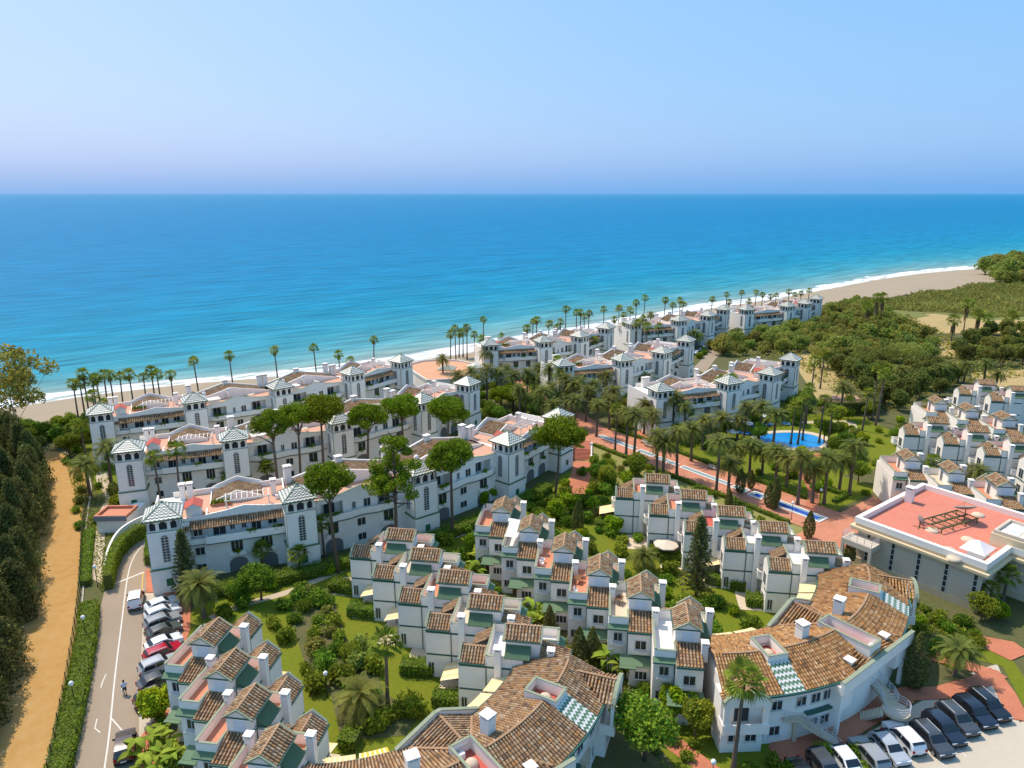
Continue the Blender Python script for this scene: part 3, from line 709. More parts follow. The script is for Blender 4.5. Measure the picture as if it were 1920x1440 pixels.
    for a, b in (((0.84,11.2),(0.2,11.95)), ((0.2,11.95),(-1.2,11.95)), ((-1.13,11.95),(-1.13,10.42))): bt.beam((*a, 4.13), (*b, 4.13), 0.2, 0.07)
    P.append(('balcony', bl.mesh('balcony', 'white'), (0,0,0), 0, None, [('coping', bt.mesh('coping', 'white2'))]))
    return P
TH = townhouse_parts()
def floor_mesh(mat):
    f = MB(); f.prism([(-2.1,1.38),(-0.16,1.38),(-0.16,3.0),(0.0,3.0),(0.0,6.6),(3.6,6.6),(3.6,8.45),(-2.1,8.45)], 6.203, 6.235); return f.mesh('terrace_floor', mat)
FLOORS = {k: floor_mesh(k) for k in ('terra', 'cream', 'paleflr', 'redflr')}
def awning_mesh(u0, u1, w0, w1, z0, z1, mat='awning'):
    a = MB(); n = 6
    for k in range(n):
        x0 = u0 + (u1 - u0) * k / n; x1 = u0 + (u1 - u0) * (k + 1) / n
        a.raw([(x0,w0,z0),(x1,w0,z0),(x1,w1,z1),(x0,w1,z1),(x0,w0,z0-.04),(x1,w0,z0-.04),(x1,w1,z1-.04),(x0,w1,z1-.04)], [(0,1,2,3),(7,6,5,4),(0,4,5,1),(2,6,7,3),(1,5,6,2),(3,7,4,0)], k % 2)
    a.box(u0, u1, w1 - .03, w1 + .03, z1 - .25, z1 - .02, 0)
    return a.mesh('awning', [mat, 'awning2' if mat == 'awning' else mat])
MT['awning2'] = M('cream_awning_stripe', (0.80, 0.64, 0.38), 0.8)
MT['awnyel'] = M('yellow_awning_stripe', (0.74, 0.46, 0.06), 0.8)
AWN = [awning_mesh(-1.1, 1.9, 11.56, 14.0, 2.85, 2.2), awning_mesh(0.9, 3.8, 11.56, 13.6, 2.8, 2.25)]
PATIO = MB().box(-1.2, 3.6, 11.52, 14.6, 0, 0.06).mesh('patio', 'cream')
def chair_mesh():
    c = MB(); c.box(-.25, .25, -.25, .25, .40, .45); c.prism([(-.25,.22),(.25,.22),(.25,.28),(-.25,.28)], .45, .88)
    for x in (-.22, .22):
        for y in (-.22, .22): c.beam((x, y, 0), (x, y, .4), .05, .05)
        c.beam((x, -.22, .62), (x, .24, .62), .05, .04); c.beam((x, -.22, .4), (x, -.22, .62), .04, .04)
    return c
def table_mesh(l=1.5, w=.9):
    c = MB(); c.box(-l/2, l/2, -w/2, w/2, .70, .74)
    for x in (-l/2 + .1, l/2 - .1):
        for y in (-w/2 + .1, w/2 - .1): c.beam((x, y, 0), (x, y, .7), .06, .06)
    return c
CHAIR_W = chair_mesh().mesh('chair', 'plastic'); CHAIR_D = chair_mesh().mesh('chair', 'blackm'); TABLE_W = table_mesh().mesh('table', 'plastic'); TABLE_D = table_mesh(1.2, .8).mesh('table', 'wood')
TH_ROOTS = {}
def townhouse(terr, k, s, t, mirror, label, floor='terra', awn=None, patio=True, scl=1.0):
    r = thing('townhouse', label, 'house', (s, t, 0), R(45) if mirror else R(-45), (-scl if mirror else scl, scl, 1), group='townhouses in stepped terraces')
    place(TH, r)
    ob('terrace_floor', FLOORS[floor], r)
    if awn is not None: ob('awning', AWN[awn], r)
    if patio: ob('patio', PATIO, r)
    TH_ROOTS[(terr, k)] = (s, t, mirror, scl)
    return r
def th_pt(terr, k, u, w):
    s, t, mi, sc = TH_ROOTS[(terr, k)]
    a = (u + w) / math.sqrt(2) * sc; b = (-u + w) / math.sqrt(2) * sc
    return (s - a, t + b) if mi else (s + a, t + b)
TERR = {
 'A': (False, [(10.0,69.8),(9.9,63.2),(9.8,56.6),(9.7,50.0)], 'terrace beside the road and parked cars', ['terra','terra','terra','terra'], 0.93),
 'B': (True, [(45.6,77.7),(45.5,70.8),(45.5,63.9),(45.4,57.1),(45.2,49.9)], 'terrace left of the narrow brick lane', ['terra','cream','terra','cream','paleflr'], 1),
 'C': (False, [(53.4,76.7),(52.8,69.3),(52.8,62.1),(52.5,55.0),(52.8,48.4),(52.4,41.1)], 'terrace right of the narrow brick lane', ['terra','paleflr','terra','terra','cream','paleflr'], 1),
 'D': (True, [(88.5,70.1),(88.1,62.4),(87.8,55.2),(88.2,48.5),(88.0,41.4)], 'terrace along the promenade lawn', ['terra','terra','redflr','paleflr','paleflr'], 1),
 'E': (False, [(123.6,50.2),(123.5,43.0),(123.6,35.8)], 'terrace behind the red flat roof', ['terra','cream','terra'], 1),
 'F': (True, [(157.9,56.7),(158.3,49.4),(157.9,42.0),(158.0,35.0)], 'terrace second from the red roof', ['terra','redflr','terra','terra'], 1),
 'G': (False, [(164.9,63.0),(164.3,56.4),(163.6,49.2)], 'terrace third from the red roof', ['terra','cream','terra'], 1),
 'H': (True, [(199.8,63.2),(199.5,56.1)], 'terrace at the edge of the dark wood', ['terra','terra'], 1),
}
for tk, (mi, pts, desc, fl, scl) in TERR.items():
    for k, (s, t) in enumerate(pts):
        where = 'farthest from camera' if k == 0 else ('nearest to camera' if k == len(pts) - 1 else ordw(k + 1) + ' from the far end')
        townhouse(tk, k, s, t, mi, f'white townhouse in the {desc}, {where}', fl[k], awn={'A': [None, 1, None, 1], 'B': [None, 0, 0, None, 0], 'D': [0, None, None, 0, None]}.get(tk, [None] * 9)[k], patio=tk in 'ABD', scl=scl)
# terrace furniture
def terrace_item(name, me, terr, k, u, w, label, cat, group, rz=0, z=6.24):
    p = th_pt(terr, k, u, w); return tag(ob(name, me, None, (p[0], p[1], z), rz), label, cat, group)
for i, (u, w) in enumerate(((2.2, 7.2), (1.2, 7.2), (1.7, 7.9), (1.7, 6.9))):
    terrace_item('garden_chair', CHAIR_W, 'B', 3, -1.2 + (i % 2) * 0.3, 4.0 + i * 0.75, f'white plastic chair, {ordw(i+1)} around the white table on the cream roof terrace', 'chair', 'white roof terrace chairs', i * 1.6)
terrace_item('garden_table', TABLE_W, 'B', 3, -0.85, 5.1, 'white table on the cream roof terrace left of the brick lane', 'table', None, 0.8)
for i in range(3):
    terrace_item('garden_chair', CHAIR_D, 'B', 2, -1.4 + .5 * (i % 2), 4.4 + i * 0.8, f'black chair, {ordw(i+1)} on the terracotta roof terrace left of the lane', 'chair', 'black roof terrace chairs', i * 1.1)
for i in range(2):
    terrace_item('garden_chair', CHAIR_W, 'C', 2, -1.5, 3.4 + i * 0.9, f'white chair, {ordw(i+1)} on the terracotta roof terrace with a bare floor', 'chair', 'white roof terrace chairs', 1.2 + i)
terrace_item('garden_chair', CHAIR_W, 'C', 3, -1.5, 2.5, 'white chair beside a small table on a terracotta roof terrace', 'chair', 'white roof terrace chairs', 0.4)
terrace_item('garden_table', TABLE_D, 'C', 3, -1.3, 5.2, 'small brown table on a terracotta roof terrace right of the lane', 'table', None, 0.4)
terrace_item('garden_table', TABLE_D, 'C', 4, -1.1, 5.6, 'dark table on the cream roof terrace right of the lane', 'table', None, 0.4)
sailm = MB()
for k in range(5):
    x0, x1 = k / 5, (k + 1) / 5
    dz = lambda x: -0.5 * math.sin(math.pi * x)
    sailm.raw([(-2.0, 1.6 + 5.5*x0, 8.5 + dz(x0)), (-0.2, 1.6 + 5.5*x0, 8.4 + dz(x0)), (-0.3, 1.6 + 5.5*x1, 8.4 + dz(x1)), (-1.9, 1.6 + 5.5*x1, 8.6 + dz(x1))], [(0,1,2,3)])
s_, t_, mi_, sc_ = TH_ROOTS[('C', 1)]
sa = tag(ob('shade_sail', sailm.mesh('shade_sail', 'sail'), None, (s_, t_, 0), R(-45)), 'white shade sail stretched over a roof terrace right of the lane', 'shade sail')
sa.modifiers.new('thickness', 'SOLIDIFY').thickness = 0.02

# ------------------------------------------------------------------ apartment rows with belvedere towers
def tower_parts():
    P = []
    b = MB(); b.box(-2.28, 2.28, -2.28, 2.28, 0, 3.66); b.box(-2.1, 2.1, -2.1, 2.1, 3.66, 9.3)
    for a in range(4):                                                    # arcaded belvedere
        c, s = math.cos(a * math.pi / 2), math.sin(a * math.pi / 2)
        def rb(x0, x1, y0, y1, z0, z1):
            q = [(x*c - y*s, x*s + y*c) for x, y in ((x0,y0),(x1,y0),(x1,y1),(x0,y1))]; b.prism(q, z0, z1)
        for x in (-2.02, -0.72, 0.72, 2.02):
            rb(max(-2.04, x - .21), min(2.04, x + .21), -2.04, -1.74, 9.46, 10.72)
        for x0, x1 in ((-1.81,-.93),(-.51,.51),(.93,1.81)):
            for e, f in ((x0, x0 + .22), (x1 - .22, x1)): rb(e, f, -2.03, -1.76, 10.52, 10.72)
        rb(-2.04, 2.04, -2.045, -1.73, 10.72, 10.96); rb(-2.04, 2.04, -2.045, -1.73, 9.32, 9.46)
    P.append(('tower', b.mesh('tower', 'white'), (0,0,0), 0, None, []))
    sub = P[0][5]
    d = MB(); d.box(-1.7, 1.7, -1.7, 1.7, 9.3, 10.9); sub.append(('belvedere_shade_box', d.mesh('belvedere_shade_box', 'dark')))  # dark box stands in for the shade behind the arcade
    g = MB(); g.prism([(-2.34,-2.34),(2.34,-2.34),(2.34,2.34),(-2.34,2.34)], 3.62, 3.82); g.box(-2.14, 2.14, -2.14, 2.14, 9.26, 9.34)
    g.box(-2.52, 2.52, -2.52, 2.52, 10.96, 11.12)
    for x, y in ((-2.13,-2.0),(2.13,-2.0)): g.box(x-.04, x+.04, y-.06, y+.06, 3.8, 9.2)
    sub.append(('green_trim', g.mesh('green_trim', 'green')))
    r = MB(); zb, zt, e = 11.122, 12.8, 2.5
    sl = math.hypot(e, zt - zb)
    cs = [(-e,-e,zb),(e,-e,zb),(e,e,zb),(-e,e,zb)]
    n = 7
    for i in range(4):
        p, q = Vector(cs[i]), Vector(cs[(i+1) % 4]); apex = Vector((0, 0, zt))
        for j in range(n):                                                # courses of tiles, each a little proud of the one above
            a, b2 = j / n, (j + 1) / n
            up = Vector((0, 0, 0.05))
            pa, qa = p.lerp(apex, a) + up, q.lerp(apex, a) + up; pb, qb = p.lerp(apex, b2), q.lerp(apex, b2)
            hw0, hw1 = e * (1 - a), e * (1 - b2)
            r.face([tuple(pa), tuple(qa), tuple(qb), tuple(pb)], 0, [(-hw0, a*sl), (hw0, a*sl), (hw1, b2*sl), (-hw1, b2*sl)])
    r.box(-.12, .12, -.12, .12, zt - .05, zt + .2, 1)
    for i in range(4): r.beam(Vector(cs[i]) + Vector((0,0,.04)), (0, 0, zt + .05), .12, .1, 1)
    sub.append(('tower_roof', r.mesh('tower_roof', ['chev', 'coping'])))
    # arched lattice windows
    z0, z1, hw = 4.7, 8.75, 0.46
    arch = [(-hw, z0), (hw, z0), (hw, z1 - hw)] + [(hw * math.cos(a), z1 - hw + hw * math.sin(a)) for a in (R(30), R(60), R(90), R(120), R(150))] + [(-hw, z1 - hw)]
    pn = MB(); pn.face([(x, -0.012, z) for x, z in arch])
    fr = MB()
    for a, c in zip(arch, arch[1:] + arch[:1]): fr.beam((a[0], -0.03, a[1]), (c[0], -0.03, c[1]), .1, .07)
    fr.beam((0, -.03, z0), (0, -.03, z1), .06, .07)
    for k in range(9): fr.beam((-hw, -.03, z0 + .42 * (k + 1) - .02), (hw, -.03, z0 + .42 * (k + 1) - .02), .06, .07)
    pm, fm = pn.mesh('lattice_opening', 'glass'), fr.mesh('lattice', 'frame')
    gw = MB(); gw.box(-.45, .45, -.03, 0.01, 1.1, 2.2); gm = gw.mesh('green_window', 'ggrille')
    for rz in (0, math.pi/2, -math.pi/2):
        o = (math.sin(rz) * 2.1, -math.cos(rz) * 2.1, 0)
        P.append(('lattice_window', fm, o, rz, None, [('pane', pm)]))
    P.append(('grille_window', gm, (0, -2.28, 0)))
    return P
TOWER = tower_parts()
def gable_wall(mb, prof, y0, y1, z0, m=0):
    """wall in the x-z plane with top profile prof [(x, z)]"""
    n = len(prof)
    lo = [(x, z0) for x, z in prof]
    for (xa, za), (xb, zb) in zip(prof, prof[1:]):
        mb.raw([(xa,y0,z0),(xb,y0,z0),(xb,y0,zb),(xa,y0,za),(xa,y1,z0),(xb,y1,z0),(xb,y1,zb),(xa,y1,za)], [(0,1,2,3),(7,6,5,4),(3,2,6,7)], m)
    for x, z in (prof[0], prof[-1]): mb.raw([(x,y0,z0),(x,y1,z0),(x,y1,z),(x,y0,z)], [(0,1,2,3)], m)
def bay_pent():
    P = []
    w = MB(); w.box(0, 18, 0.8, 11.5, 0, 5.8); w.box(0, 3.0, 0.8, 11.5, 5.8, 8.6); w.box(3.0, 18, 1.7, 11.5, 5.8, 8.6); w.box(15.8, 18, 0.8, 1.7, 5.8, 8.6)
    gable_wall(w, [(5.2,9.3),(8,9.6),(10.5,10.05),(13,9.6),(16.4,9.3)], 1.5, 1.74, 8.6)
    w.box(1.9, 5.2, 1.5, 1.74, 8.6, 9.15); w.box(0.2, 18, 11.2, 11.4, 8.6, 9.5); w.box(16.2, 16.4, 1.74, 11.2, 8.6, 9.7); w.box(5.2, 5.4, 1.74, 4, 8.6, 9.3)
    w.box(5.6, 5.75, 6, 11.2, 8.6, 9.0)
    P.append(('wall', w.mesh('facade_wall', 'white')))
    b = MB(); b.box(5.0, 16, -0.35, 1.69, 5.55, 5.78); b.box(5.0, 16, -0.35, -0.18, 5.78, 6.6); b.box(5.0, 5.17, -0.18, 0.79, 5.78, 6.6); b.box(15.83, 16, -0.18, 0.79, 5.78, 6.6)
    b.box(2.2, 5.0, 0.3, 0.795, 5.4, 6.2)
    g = MB(); g.box(5.0, 16, -0.4, -0.352, 5.42, 5.55); g.box(2.2, 4.98, 0.25, 0.298, 5.28, 5.4)
    P.append(('balcony', b.mesh('balcony', 'white'), (0,0,0), 0, None, [('green_band', g.mesh('green_band', 'dgreen'))]))
    t = MB(); tile_quad(t, (2.1,0.15,7.75), (16.1,0.15,7.75), (16.1,1.5,8.6), (2.1,1.5,8.6), cw=0.34, cl=0.4)
    P.append(('pent_roof', t.mesh('pent_roof_tiles', 'tile')))
    f = MB(); f.box(1.9, 17.9, 1.74, 11.2, 8.602, 8.63); P.append(('roof_terrace', f.mesh('roof_terrace', 'rowterrace')))
    t = MB()
    tile_quad(t, (6.0,11.1,9.0), (6.0,6.8,9.0), (9.5,6.8,10.2), (9.5,11.1,10.2), cw=0.36, cl=0.5, bright=.92); tile_quad(t, (13.0,6.8,9.0), (13.0,11.1,9.0), (9.5,11.1,10.2), (9.5,6.8,10.2), cw=0.36, cl=0.5, bright=.92)
    P.append(('rear_roof', t.mesh('rear_roof_tiles', 'tile')))
    for a_ in (([(6.0,9.15),(9.5,10.4),(13.0,9.15)], 6.6, 6.82, 8.63), ([(5.8,9.6),(9.5,10.9),(13.2,9.6)], 11.41, 11.6, 8.0)):
        e = MB(); gable_wall(e, *a_); P.append(('gable', e.mesh('gable', 'white')))
    h = MB(); h.box(2.6, 4.6, 2.3, 4.8, 8.63, 10.3); gable_wall(h, [(2.5,10.3),(3.6,10.9),(4.7,10.3)], 2.2, 4.9, 10.2)
    hr = MB(); hr.raw([(2.35,2.1,10.27),(3.6,2.1,10.98),(3.6,5,10.98),(2.35,5,10.27),(4.85,2.1,10.27),(4.85,5,10.27)], [(0,1,2,3),(1,4,5,2)])
    P.append(('stair_head', h.mesh('stair_head', 'white'), (0,0,0), 0, None, [('roof', hr.mesh('stair_head_roof', 'redflr'))]))
    cm = chimney_mesh(0.8, 0.8, 8.6, 11.3)
    for x, y in ((14.8, 7.5), (1.6, 10.3), (2.7, 10.3)): P.append(('chimney', cm, (x, y, 0)))
    for x, ww, hh, z in ((4.0,1.3,1.25,3.5),(9.0,1.7,2.0,3.1),(13.2,1.6,2.0,3.1),(4.0,1.3,1.2,6.5)): P.append(win(ww, hh, (x, 0.8 if z < 5 or x < 5 else 1.7, z), bars=1 if ww < 1.5 else 2))
    P.append(win(1.3, 1.2, (4.0, 0.8, 0.9)))
    for x, ww, hh in ((6.8,1.8,2.0),(8.6,.7,1.3),(10.2,.7,1.3),(11.9,1.4,1.9),(14.2,1.3,1.6)): P.append(win(ww, hh, (x, 1.7, 5.85 if hh > 1.8 else 6.4), bars=1))
    for x in (9.0, 13.2):
        q = MB(); q.box(x - 1.2, x + 1.2, 0.25, 0.795, 2.75, 3.35); P.append(('balconette', q.mesh('balconette', 'white')))
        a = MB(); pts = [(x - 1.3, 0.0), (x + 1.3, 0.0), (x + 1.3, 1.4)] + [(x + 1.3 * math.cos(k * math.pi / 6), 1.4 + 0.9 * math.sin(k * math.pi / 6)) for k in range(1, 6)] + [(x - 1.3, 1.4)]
        a.face([(p, 0.785, q_) for p, q_ in pts]); a.face([(p, 0.79, q_) for p, q_ in pts]); P.append(('arch_shade_panel', a.mesh('arch_shade_panel', 'shadeopen')))  # flat panel on solid wall, porch shade put into its colour
    return P
def bay_gable():
    P = []
    w = MB(); w.box(0, 18, 0.8, 11.5, 0, 5.8)
    for x0, x1, y in ((0,3.2,.8),(3.2,6.4,2.4),(6.4,11.6,.8),(11.6,14.8,2.4),(14.8,18,.8)): w.box(x0, x1, y, 11.5, 5.8, 8.6)
    prof = [(1.9,8.95),(4.5,9.1),(6.5,9.5),(9,10.15),(11.5,9.5),(13.5,9.1),(16.1,8.95)]
    gable_wall(w, prof, 0.75, 1.0, 8.3)
    w.box(0.2, 1.0, 1.0, 6.1, 8.6, 9.2)
    P.append(('wall', w.mesh('facade_wall', 'white')))
    c = MB()
    for (xa, za), (xb, zb) in zip(prof, prof[1:]): c.beam((xa, .87, za + .03), (xb, .87, zb + .03), .36, .08)
    P.append(('coping', c.mesh('coping', 'coping')))
    b = MB()
    pts = [(2.2,.75),(3.6,-.05),(7,-.15),(9,.25),(11,-.15),(14.4,-.05),(15.8,.75)]
    b.prism(pts + [(15.8,.795),(2.2,.795)], 5.45, 5.7)
    for (xa, ya), (xb, yb) in zip(pts, pts[1:]): b.beam((xa, ya, 6.1), (xb, yb, 6.1), .16, .85)
    g = MB()
    for (xa, ya), (xb, yb) in zip(pts, pts[1:]): g.beam((xa, ya - .09, 5.42), (xb, yb - .09, 5.42), .05, .14)
    P.append(('balcony', b.mesh('balcony', 'white'), (0,0,0), 0, None, [('green_band', g.mesh('green_band', 'dgreen'))]))
    f = MB(); f.box(1.0, 17.9, 1.0, 6.0, 8.602, 8.63); P.append(('roof_terrace', f.mesh('roof_terrace', 'rowterrace')))
    t = MB()
    tile_quad(t, (1.0,11.2,8.75), (1.0,6.25,8.75), (9,6.25,10.7), (9,11.2,10.7), cw=0.36, cl=0.5, bright=.9); tile_quad(t, (17.0,6.25,8.75), (17.0,11.2,8.75), (9,11.2,10.7), (9,6.25,10.7), cw=0.36, cl=0.5, bright=.9)
    P.append(('gable_roof', t.mesh('gable_roof_tiles', 'tile')))
    for a_ in (([(0.8,9.0),(5,10.0),(9,11.0),(13,10.0),(17.2,9.0)], 6.0, 6.27, 8.6), ([(0.8,9.1),(5,10.1),(9,11.1),(13,10.1),(17.2,9.1)], 11.21, 11.5, 8.6)):
        e = MB(); gable_wall(e, *a_); P.append(('gable', e.mesh('gable', 'white')))
    cm = chimney_mesh(1.0, 0.9, 8.6, 11.9)
    for x, y in ((9, 10.9), (1.2, 10.9), (16.6, 10.9)): P.append(('chimney', cm, (x, y, 0)))
    dm = MB(); dm.cyl(0, 0, 8.6, 10.7, .32, .32, 10); dm.lathe([(.42,10.7),(.4,10.85),(.28,11.05),(.0,11.15)], n=10); dm = dm.mesh('vent', 'white', True)
    for x, y in ((8.2, 5.6), (3.2, 5.4)): P.append(('roof_vent', dm, (x, y, 0)))
    for x, ww, hh, z, y in ((4.8,1.6,2.0,3.0,.8),(9,1.3,1.3,3.4,.8),(13.2,1.6,2.0,3.0,.8),(4.8,1.7,2.1,5.85,2.4),(13.2,1.7,2.1,5.85,2.4),(8.0,.6,1.2,6.5,.8),(10.0,1.1,1.4,6.4,.8),(9,1.3,1.2,.9,.8)): P.append(win(ww, hh, (x, y, z), bars=1))
    for x in (4.8, 13.2):
        q = MB(); q.box(x - 1.1, x + 1.1, 0.3, 0.795, 2.7, 3.25); P.append(('balconette', q.mesh('balconette', 'white')))
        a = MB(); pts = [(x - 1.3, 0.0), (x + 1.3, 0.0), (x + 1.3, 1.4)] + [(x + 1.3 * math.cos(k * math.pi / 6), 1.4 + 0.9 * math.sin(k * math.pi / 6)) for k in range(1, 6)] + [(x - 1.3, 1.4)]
        a.face([(p, 0.785, q_) for p, q_ in pts]); P.append(('arch_shade_panel', a.mesh('arch_shade_panel', 'shadeopen')))  # arch-shaped panel coloured as porch shade, no real recess
    return P
BAYP, BAYG = bay_pent(), bay_gable()
def pot_plants(pts, seed, r=.45, mat='leaf'):
    rng = np.random.default_rng(seed); V = []; F = []; C = []; o = 0
    for x, y, z in pts:
        n = 60; d = rng.normal(size=(n, 3)); d /= np.linalg.norm(d, axis=1)[:, None]; P_ = np.array([x, y, z]) + d * np.array([r * 1.3, r * .6, r]) * rng.uniform(.4, 1, n)[:, None]
        a = rng.normal(size=(n, 3)) * .13; b_ = rng.normal(size=(n, 3)) * .13
        V.append(np.stack([P_ - a, P_ - b_, P_ + a, P_ + b_], 1).reshape(-1, 3)); F.append(np.arange(n * 4).reshape(n, 4) + o); o += n * 4; C.append(np.repeat(rng.uniform(.5, 1.3, n)[:, None], 3, 1))
    return npmesh('balcony_plants', np.concatenate(V), np.concatenate(F), mat, np.concatenate(C))
def extras():
    E_ = []
    for k, pts in enumerate(([(x, -.1, 6.55) for x in (5.8, 6.5, 9.2)], [(x, -.1, 6.5) for x in (11.0, 11.6, 14.6, 15.2)], [(9, .4, 3.4), (13.4, .4, 3.4)])): E_.append(('balcony_plants', pot_plants(pts, 300 + k)))
    pg = MB()
    for x in np.linspace(8, 14, 9): pg.beam((x, 2.2, 10.75), (x, 5.0, 10.75), .1, .14)
    for y in (2.4, 4.8):
        pg.beam((7.8, y, 10.62), (14.2, y, 10.62), .12, .12)
        for x in (8, 14): pg.beam((x, y, 8.63), (x, y, 10.6), .12, .12)
    E_.append(('pergola', pg.mesh('pergola', 'white2')))
    ac = MB(); ac.box(-.45, .45, -.2, .2, 8.63, 9.3); ac.cyl(0, -.21, 8.95, 8.96, .01, .01, 4); acm = ac.mesh('air_conditioner', 'plastic')
    for x, y in ((15.4, 4.2), (15.4, 5.4)): E_.append(('air_conditioner', acm, (x, y, 0)))
    pl = MB(); pl.box(-1.4, 1.4, -.2, .2, 8.63, 9.05); plm = pl.mesh('planter', 'terra'); E_.append(('planter', plm, (7.2, 5.9, 0), 0, None, [('plants', pot_plants([(-.9, 0, 9.2), (0, 0, 9.25), (.8, 0, 9.2)], 310))]))
    return E_
def extras_g():
    E_ = [('balcony_plants', pot_plants([(4.2, .0, 6.6), (5.2, 0, 6.6), (13.0, 0, 6.6)], 320)), ('balcony_plants', pot_plants([(4.6, .5, 3.3), (13.4, .5, 3.3)], 321))]
    tb = MB(); tb.box(-.8, .8, -.5, .5, 9.3, 9.36)
    for x in (-.7, .7):
        for y in (-.4, .4): tb.beam((x, y, 8.63), (x, y, 9.3), .07, .07)
    E_.append(('roof_table', tb.mesh('roof_table', 'cream'), (12.5, 3.4, 0), .3))
    dv = MB(); dv.box(10.6, 10.8, 1.0, 6.0, 8.63, 9.5); E_.append(('terrace_wall', dv.mesh('terrace_wall', 'white')))
    bx = MB(); bx.box(3.4, 5.6, 2.2, 4.2, 8.63, 9.7); bx.box(3.2, 5.8, 2.0, 4.4, 9.7, 9.8); E_.append(('stair_hatch', bx.mesh('stair_hatch', 'white2')))
    return E_
EXP, EXG = extras(), extras_g()
ENDW = MB(); ENDW.box(-2.0, 0.5, 1.5, 11.3, 0, 8.7); ENDW.box(-2.0, -1.8, 1.5, 11.3, 8.7, 9.4)
ENDW = ENDW.mesh('end_wall', 'white')
def place_at(parts, root, o, ang, kx):
    c, s = math.cos(ang), math.sin(ang)
    for p in parts:
        lx, ly, lz = p[2] if len(p) > 2 else (0, 0, 0); rz = p[3] if len(p) > 3 else 0
        x = ob(p[0], p[1], root, (o[0] - root.location.x + c*lx*kx - s*ly, o[1] - root.location.y + s*lx*kx + c*ly, lz), ang + rz, (kx, 1, 1) if abs(rz) < .01 else None)
        if p[0] == 'balcony_plants': x['kind'] = 'stuff'
        if len(p) > 5:
            for q in p[5]: ob(q[0], q[1], x)
ROWS = [
 ('three-storey white apartment row nearest the camera, with five chevron-roofed towers', [(15.7,101.7),(32.9,96.6),(52.3,94.8),(72.1,97.4),(88.8,103.0)], 'PGGP'),
 ('middle white apartment row behind the pines, with five towers', [(16.7,133.9),(33.1,129),(52.5,126.8),(72.6,129.2),(88.4,135.4)], 'PGGP'),
 ('left seafront white apartment row with five towers', [(16.0,161.5),(33.4,158.8),(52.1,158.6),(71.1,160.8),(87.0,165.3)], 'PGGP'),
 ('seafront white apartment row right of the round terracotta roof', [(118.3,168.8),(133.9,162.8),(148.4,162.4),(164.7,167.7)], 'PGP'),
 ('white apartment row in the middle of the right half, behind the promenade palms', [(119.0,136.2),(135.4,131.0),(151.1,131.2),(169.2,137.8)], 'PGP'),
 ('white apartment row beside the swimming pool, with four towers', [(120.6,104.4),(138.4,99.2),(153.8,98.4),(171.7,104.2)], 'PGP'),
 ('far seafront white apartment row, second from the right end', [(177.7,167.6),(195.4,162.6),(211.8,163.2),(228.1,168.6)], 'PGP'),
 ('farthest white apartment row on the right, next to the empty beach', [(235.0,163.0),(255.3,158.6),(267.3,158.4),(283.1,162.8)], 'PGP'),
]
FOOT = []
for lab, tw, kinds in ROWS:
    root = thing('apartment_building', lab, 'apartment building', (tw[0][0], tw[0][1], 0), group='white apartment rows with towers')
    n = len(tw)
    angs = [math.atan2(tw[i+1][1] - tw[i][1], tw[i+1][0] - tw[i][0]) for i in range(n - 1)]
    for i, p in enumerate(tw):
        a = angs[0] if i == 0 else angs[-1] if i == n - 1 else (angs[i-1] + angs[i]) / 2
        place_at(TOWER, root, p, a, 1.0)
    for i, k in enumerate(kinds):
        L = math.dist(tw[i], tw[i+1])
        pr = list(BAYP if k == 'P' else BAYG)
        bn_ = len(FOOT); ex = EXP if k == 'P' else EXG
        pr += [e for j_, e in enumerate(ex) if (bn_ * 7 + j_ * 3) % 4 != 0]
        if k == 'P' and i == n - 2:                                       # last bay mirrors the first
            c, s = math.cos(angs[i]), math.sin(angs[i])
            mir = []
            for p in pr:
                mir.append(p)
            place_at(mir, root, tw[i], angs[i], L / 18)
        else: place_at(pr, root, tw[i], angs[i], L / 18)
        FOOT.append((tw[i], tw[i+1], 14.0))
    ob('end_wall', ENDW, root, (0, 0, 0), angs[0])
    e = ob('end_wall', ENDW, root, (tw[-1][0] - tw[0][0], tw[-1][1] - tw[0][1], 0), angs[-1], (-1, 1, 1))

# ------------------------------------------------------------------ crescent buildings closing the terraces
YC, RI, RR, RO = 17.0, 19.3, 25.0, 29.4
ZE, ZR = 6.2, 8.05
def zmain(x, y):
    r = np.hypot(x, y - YC)
    return np.where(r < RR, ZE + (ZR - ZE) * (r - RI) / (RR - RI), ZR - (ZR - ZE) * (r - RR) / (RO - RR))
def zback(x, y): return np.where((y < -1.9) & (y > -8.6), 7.98 - 0.5 * np.abs(x), -9)
def zfront(x, y): return np.where((y < -7.0) & (y > -12.3) & (np.abs(x) < 7.0), 7.95 - 0.2 * np.abs(x) - 0.17 * (-7.0 - y), -9)
WELLS = []                                                                # light wells: (cx, cy, half width, half depth, angle)
for sx in (-1, 1):
    a = R(23.6) * sx
    WELLS.append((math.sin(a) * 24.5, YC - math.cos(a) * 24.5, 1.15, 1.7, a))
WELLS.append((-0.2, -8.9, 1.15, 3.0, 0.0))
def inwell(x, y, pad=0.0):
    r = np.zeros(np.shape(x), bool)
    for cx, cy, hw, hd, a in WELLS:
        dx, dy = x - cx, y - cy; u = dx * math.cos(a) + dy * math.sin(a); v = -dx * math.sin(a) + dy * math.cos(a)
        r |= (np.abs(u) < hw + pad) & (np.abs(v) < hd + pad)
    return r
def inchev(x, y):
    r = np.hypot(x, y - YC); a = np.abs(np.arctan2(x, YC - y))
    return (r > 26.1) & (np.abs(a - R(23.6)) * r < 1.25)
def pav(x, y, sx):
    """end pavilion coordinates: u across, v outward along the radius at 34 degrees"""
    a = R(34.0) * sx; ux, uy = math.cos(a), math.sin(a); vx, vy = math.sin(a), -math.cos(a)
    dx, dy = x, y - YC
    return dx * ux + dy * uy, dx * vx + dy * vy
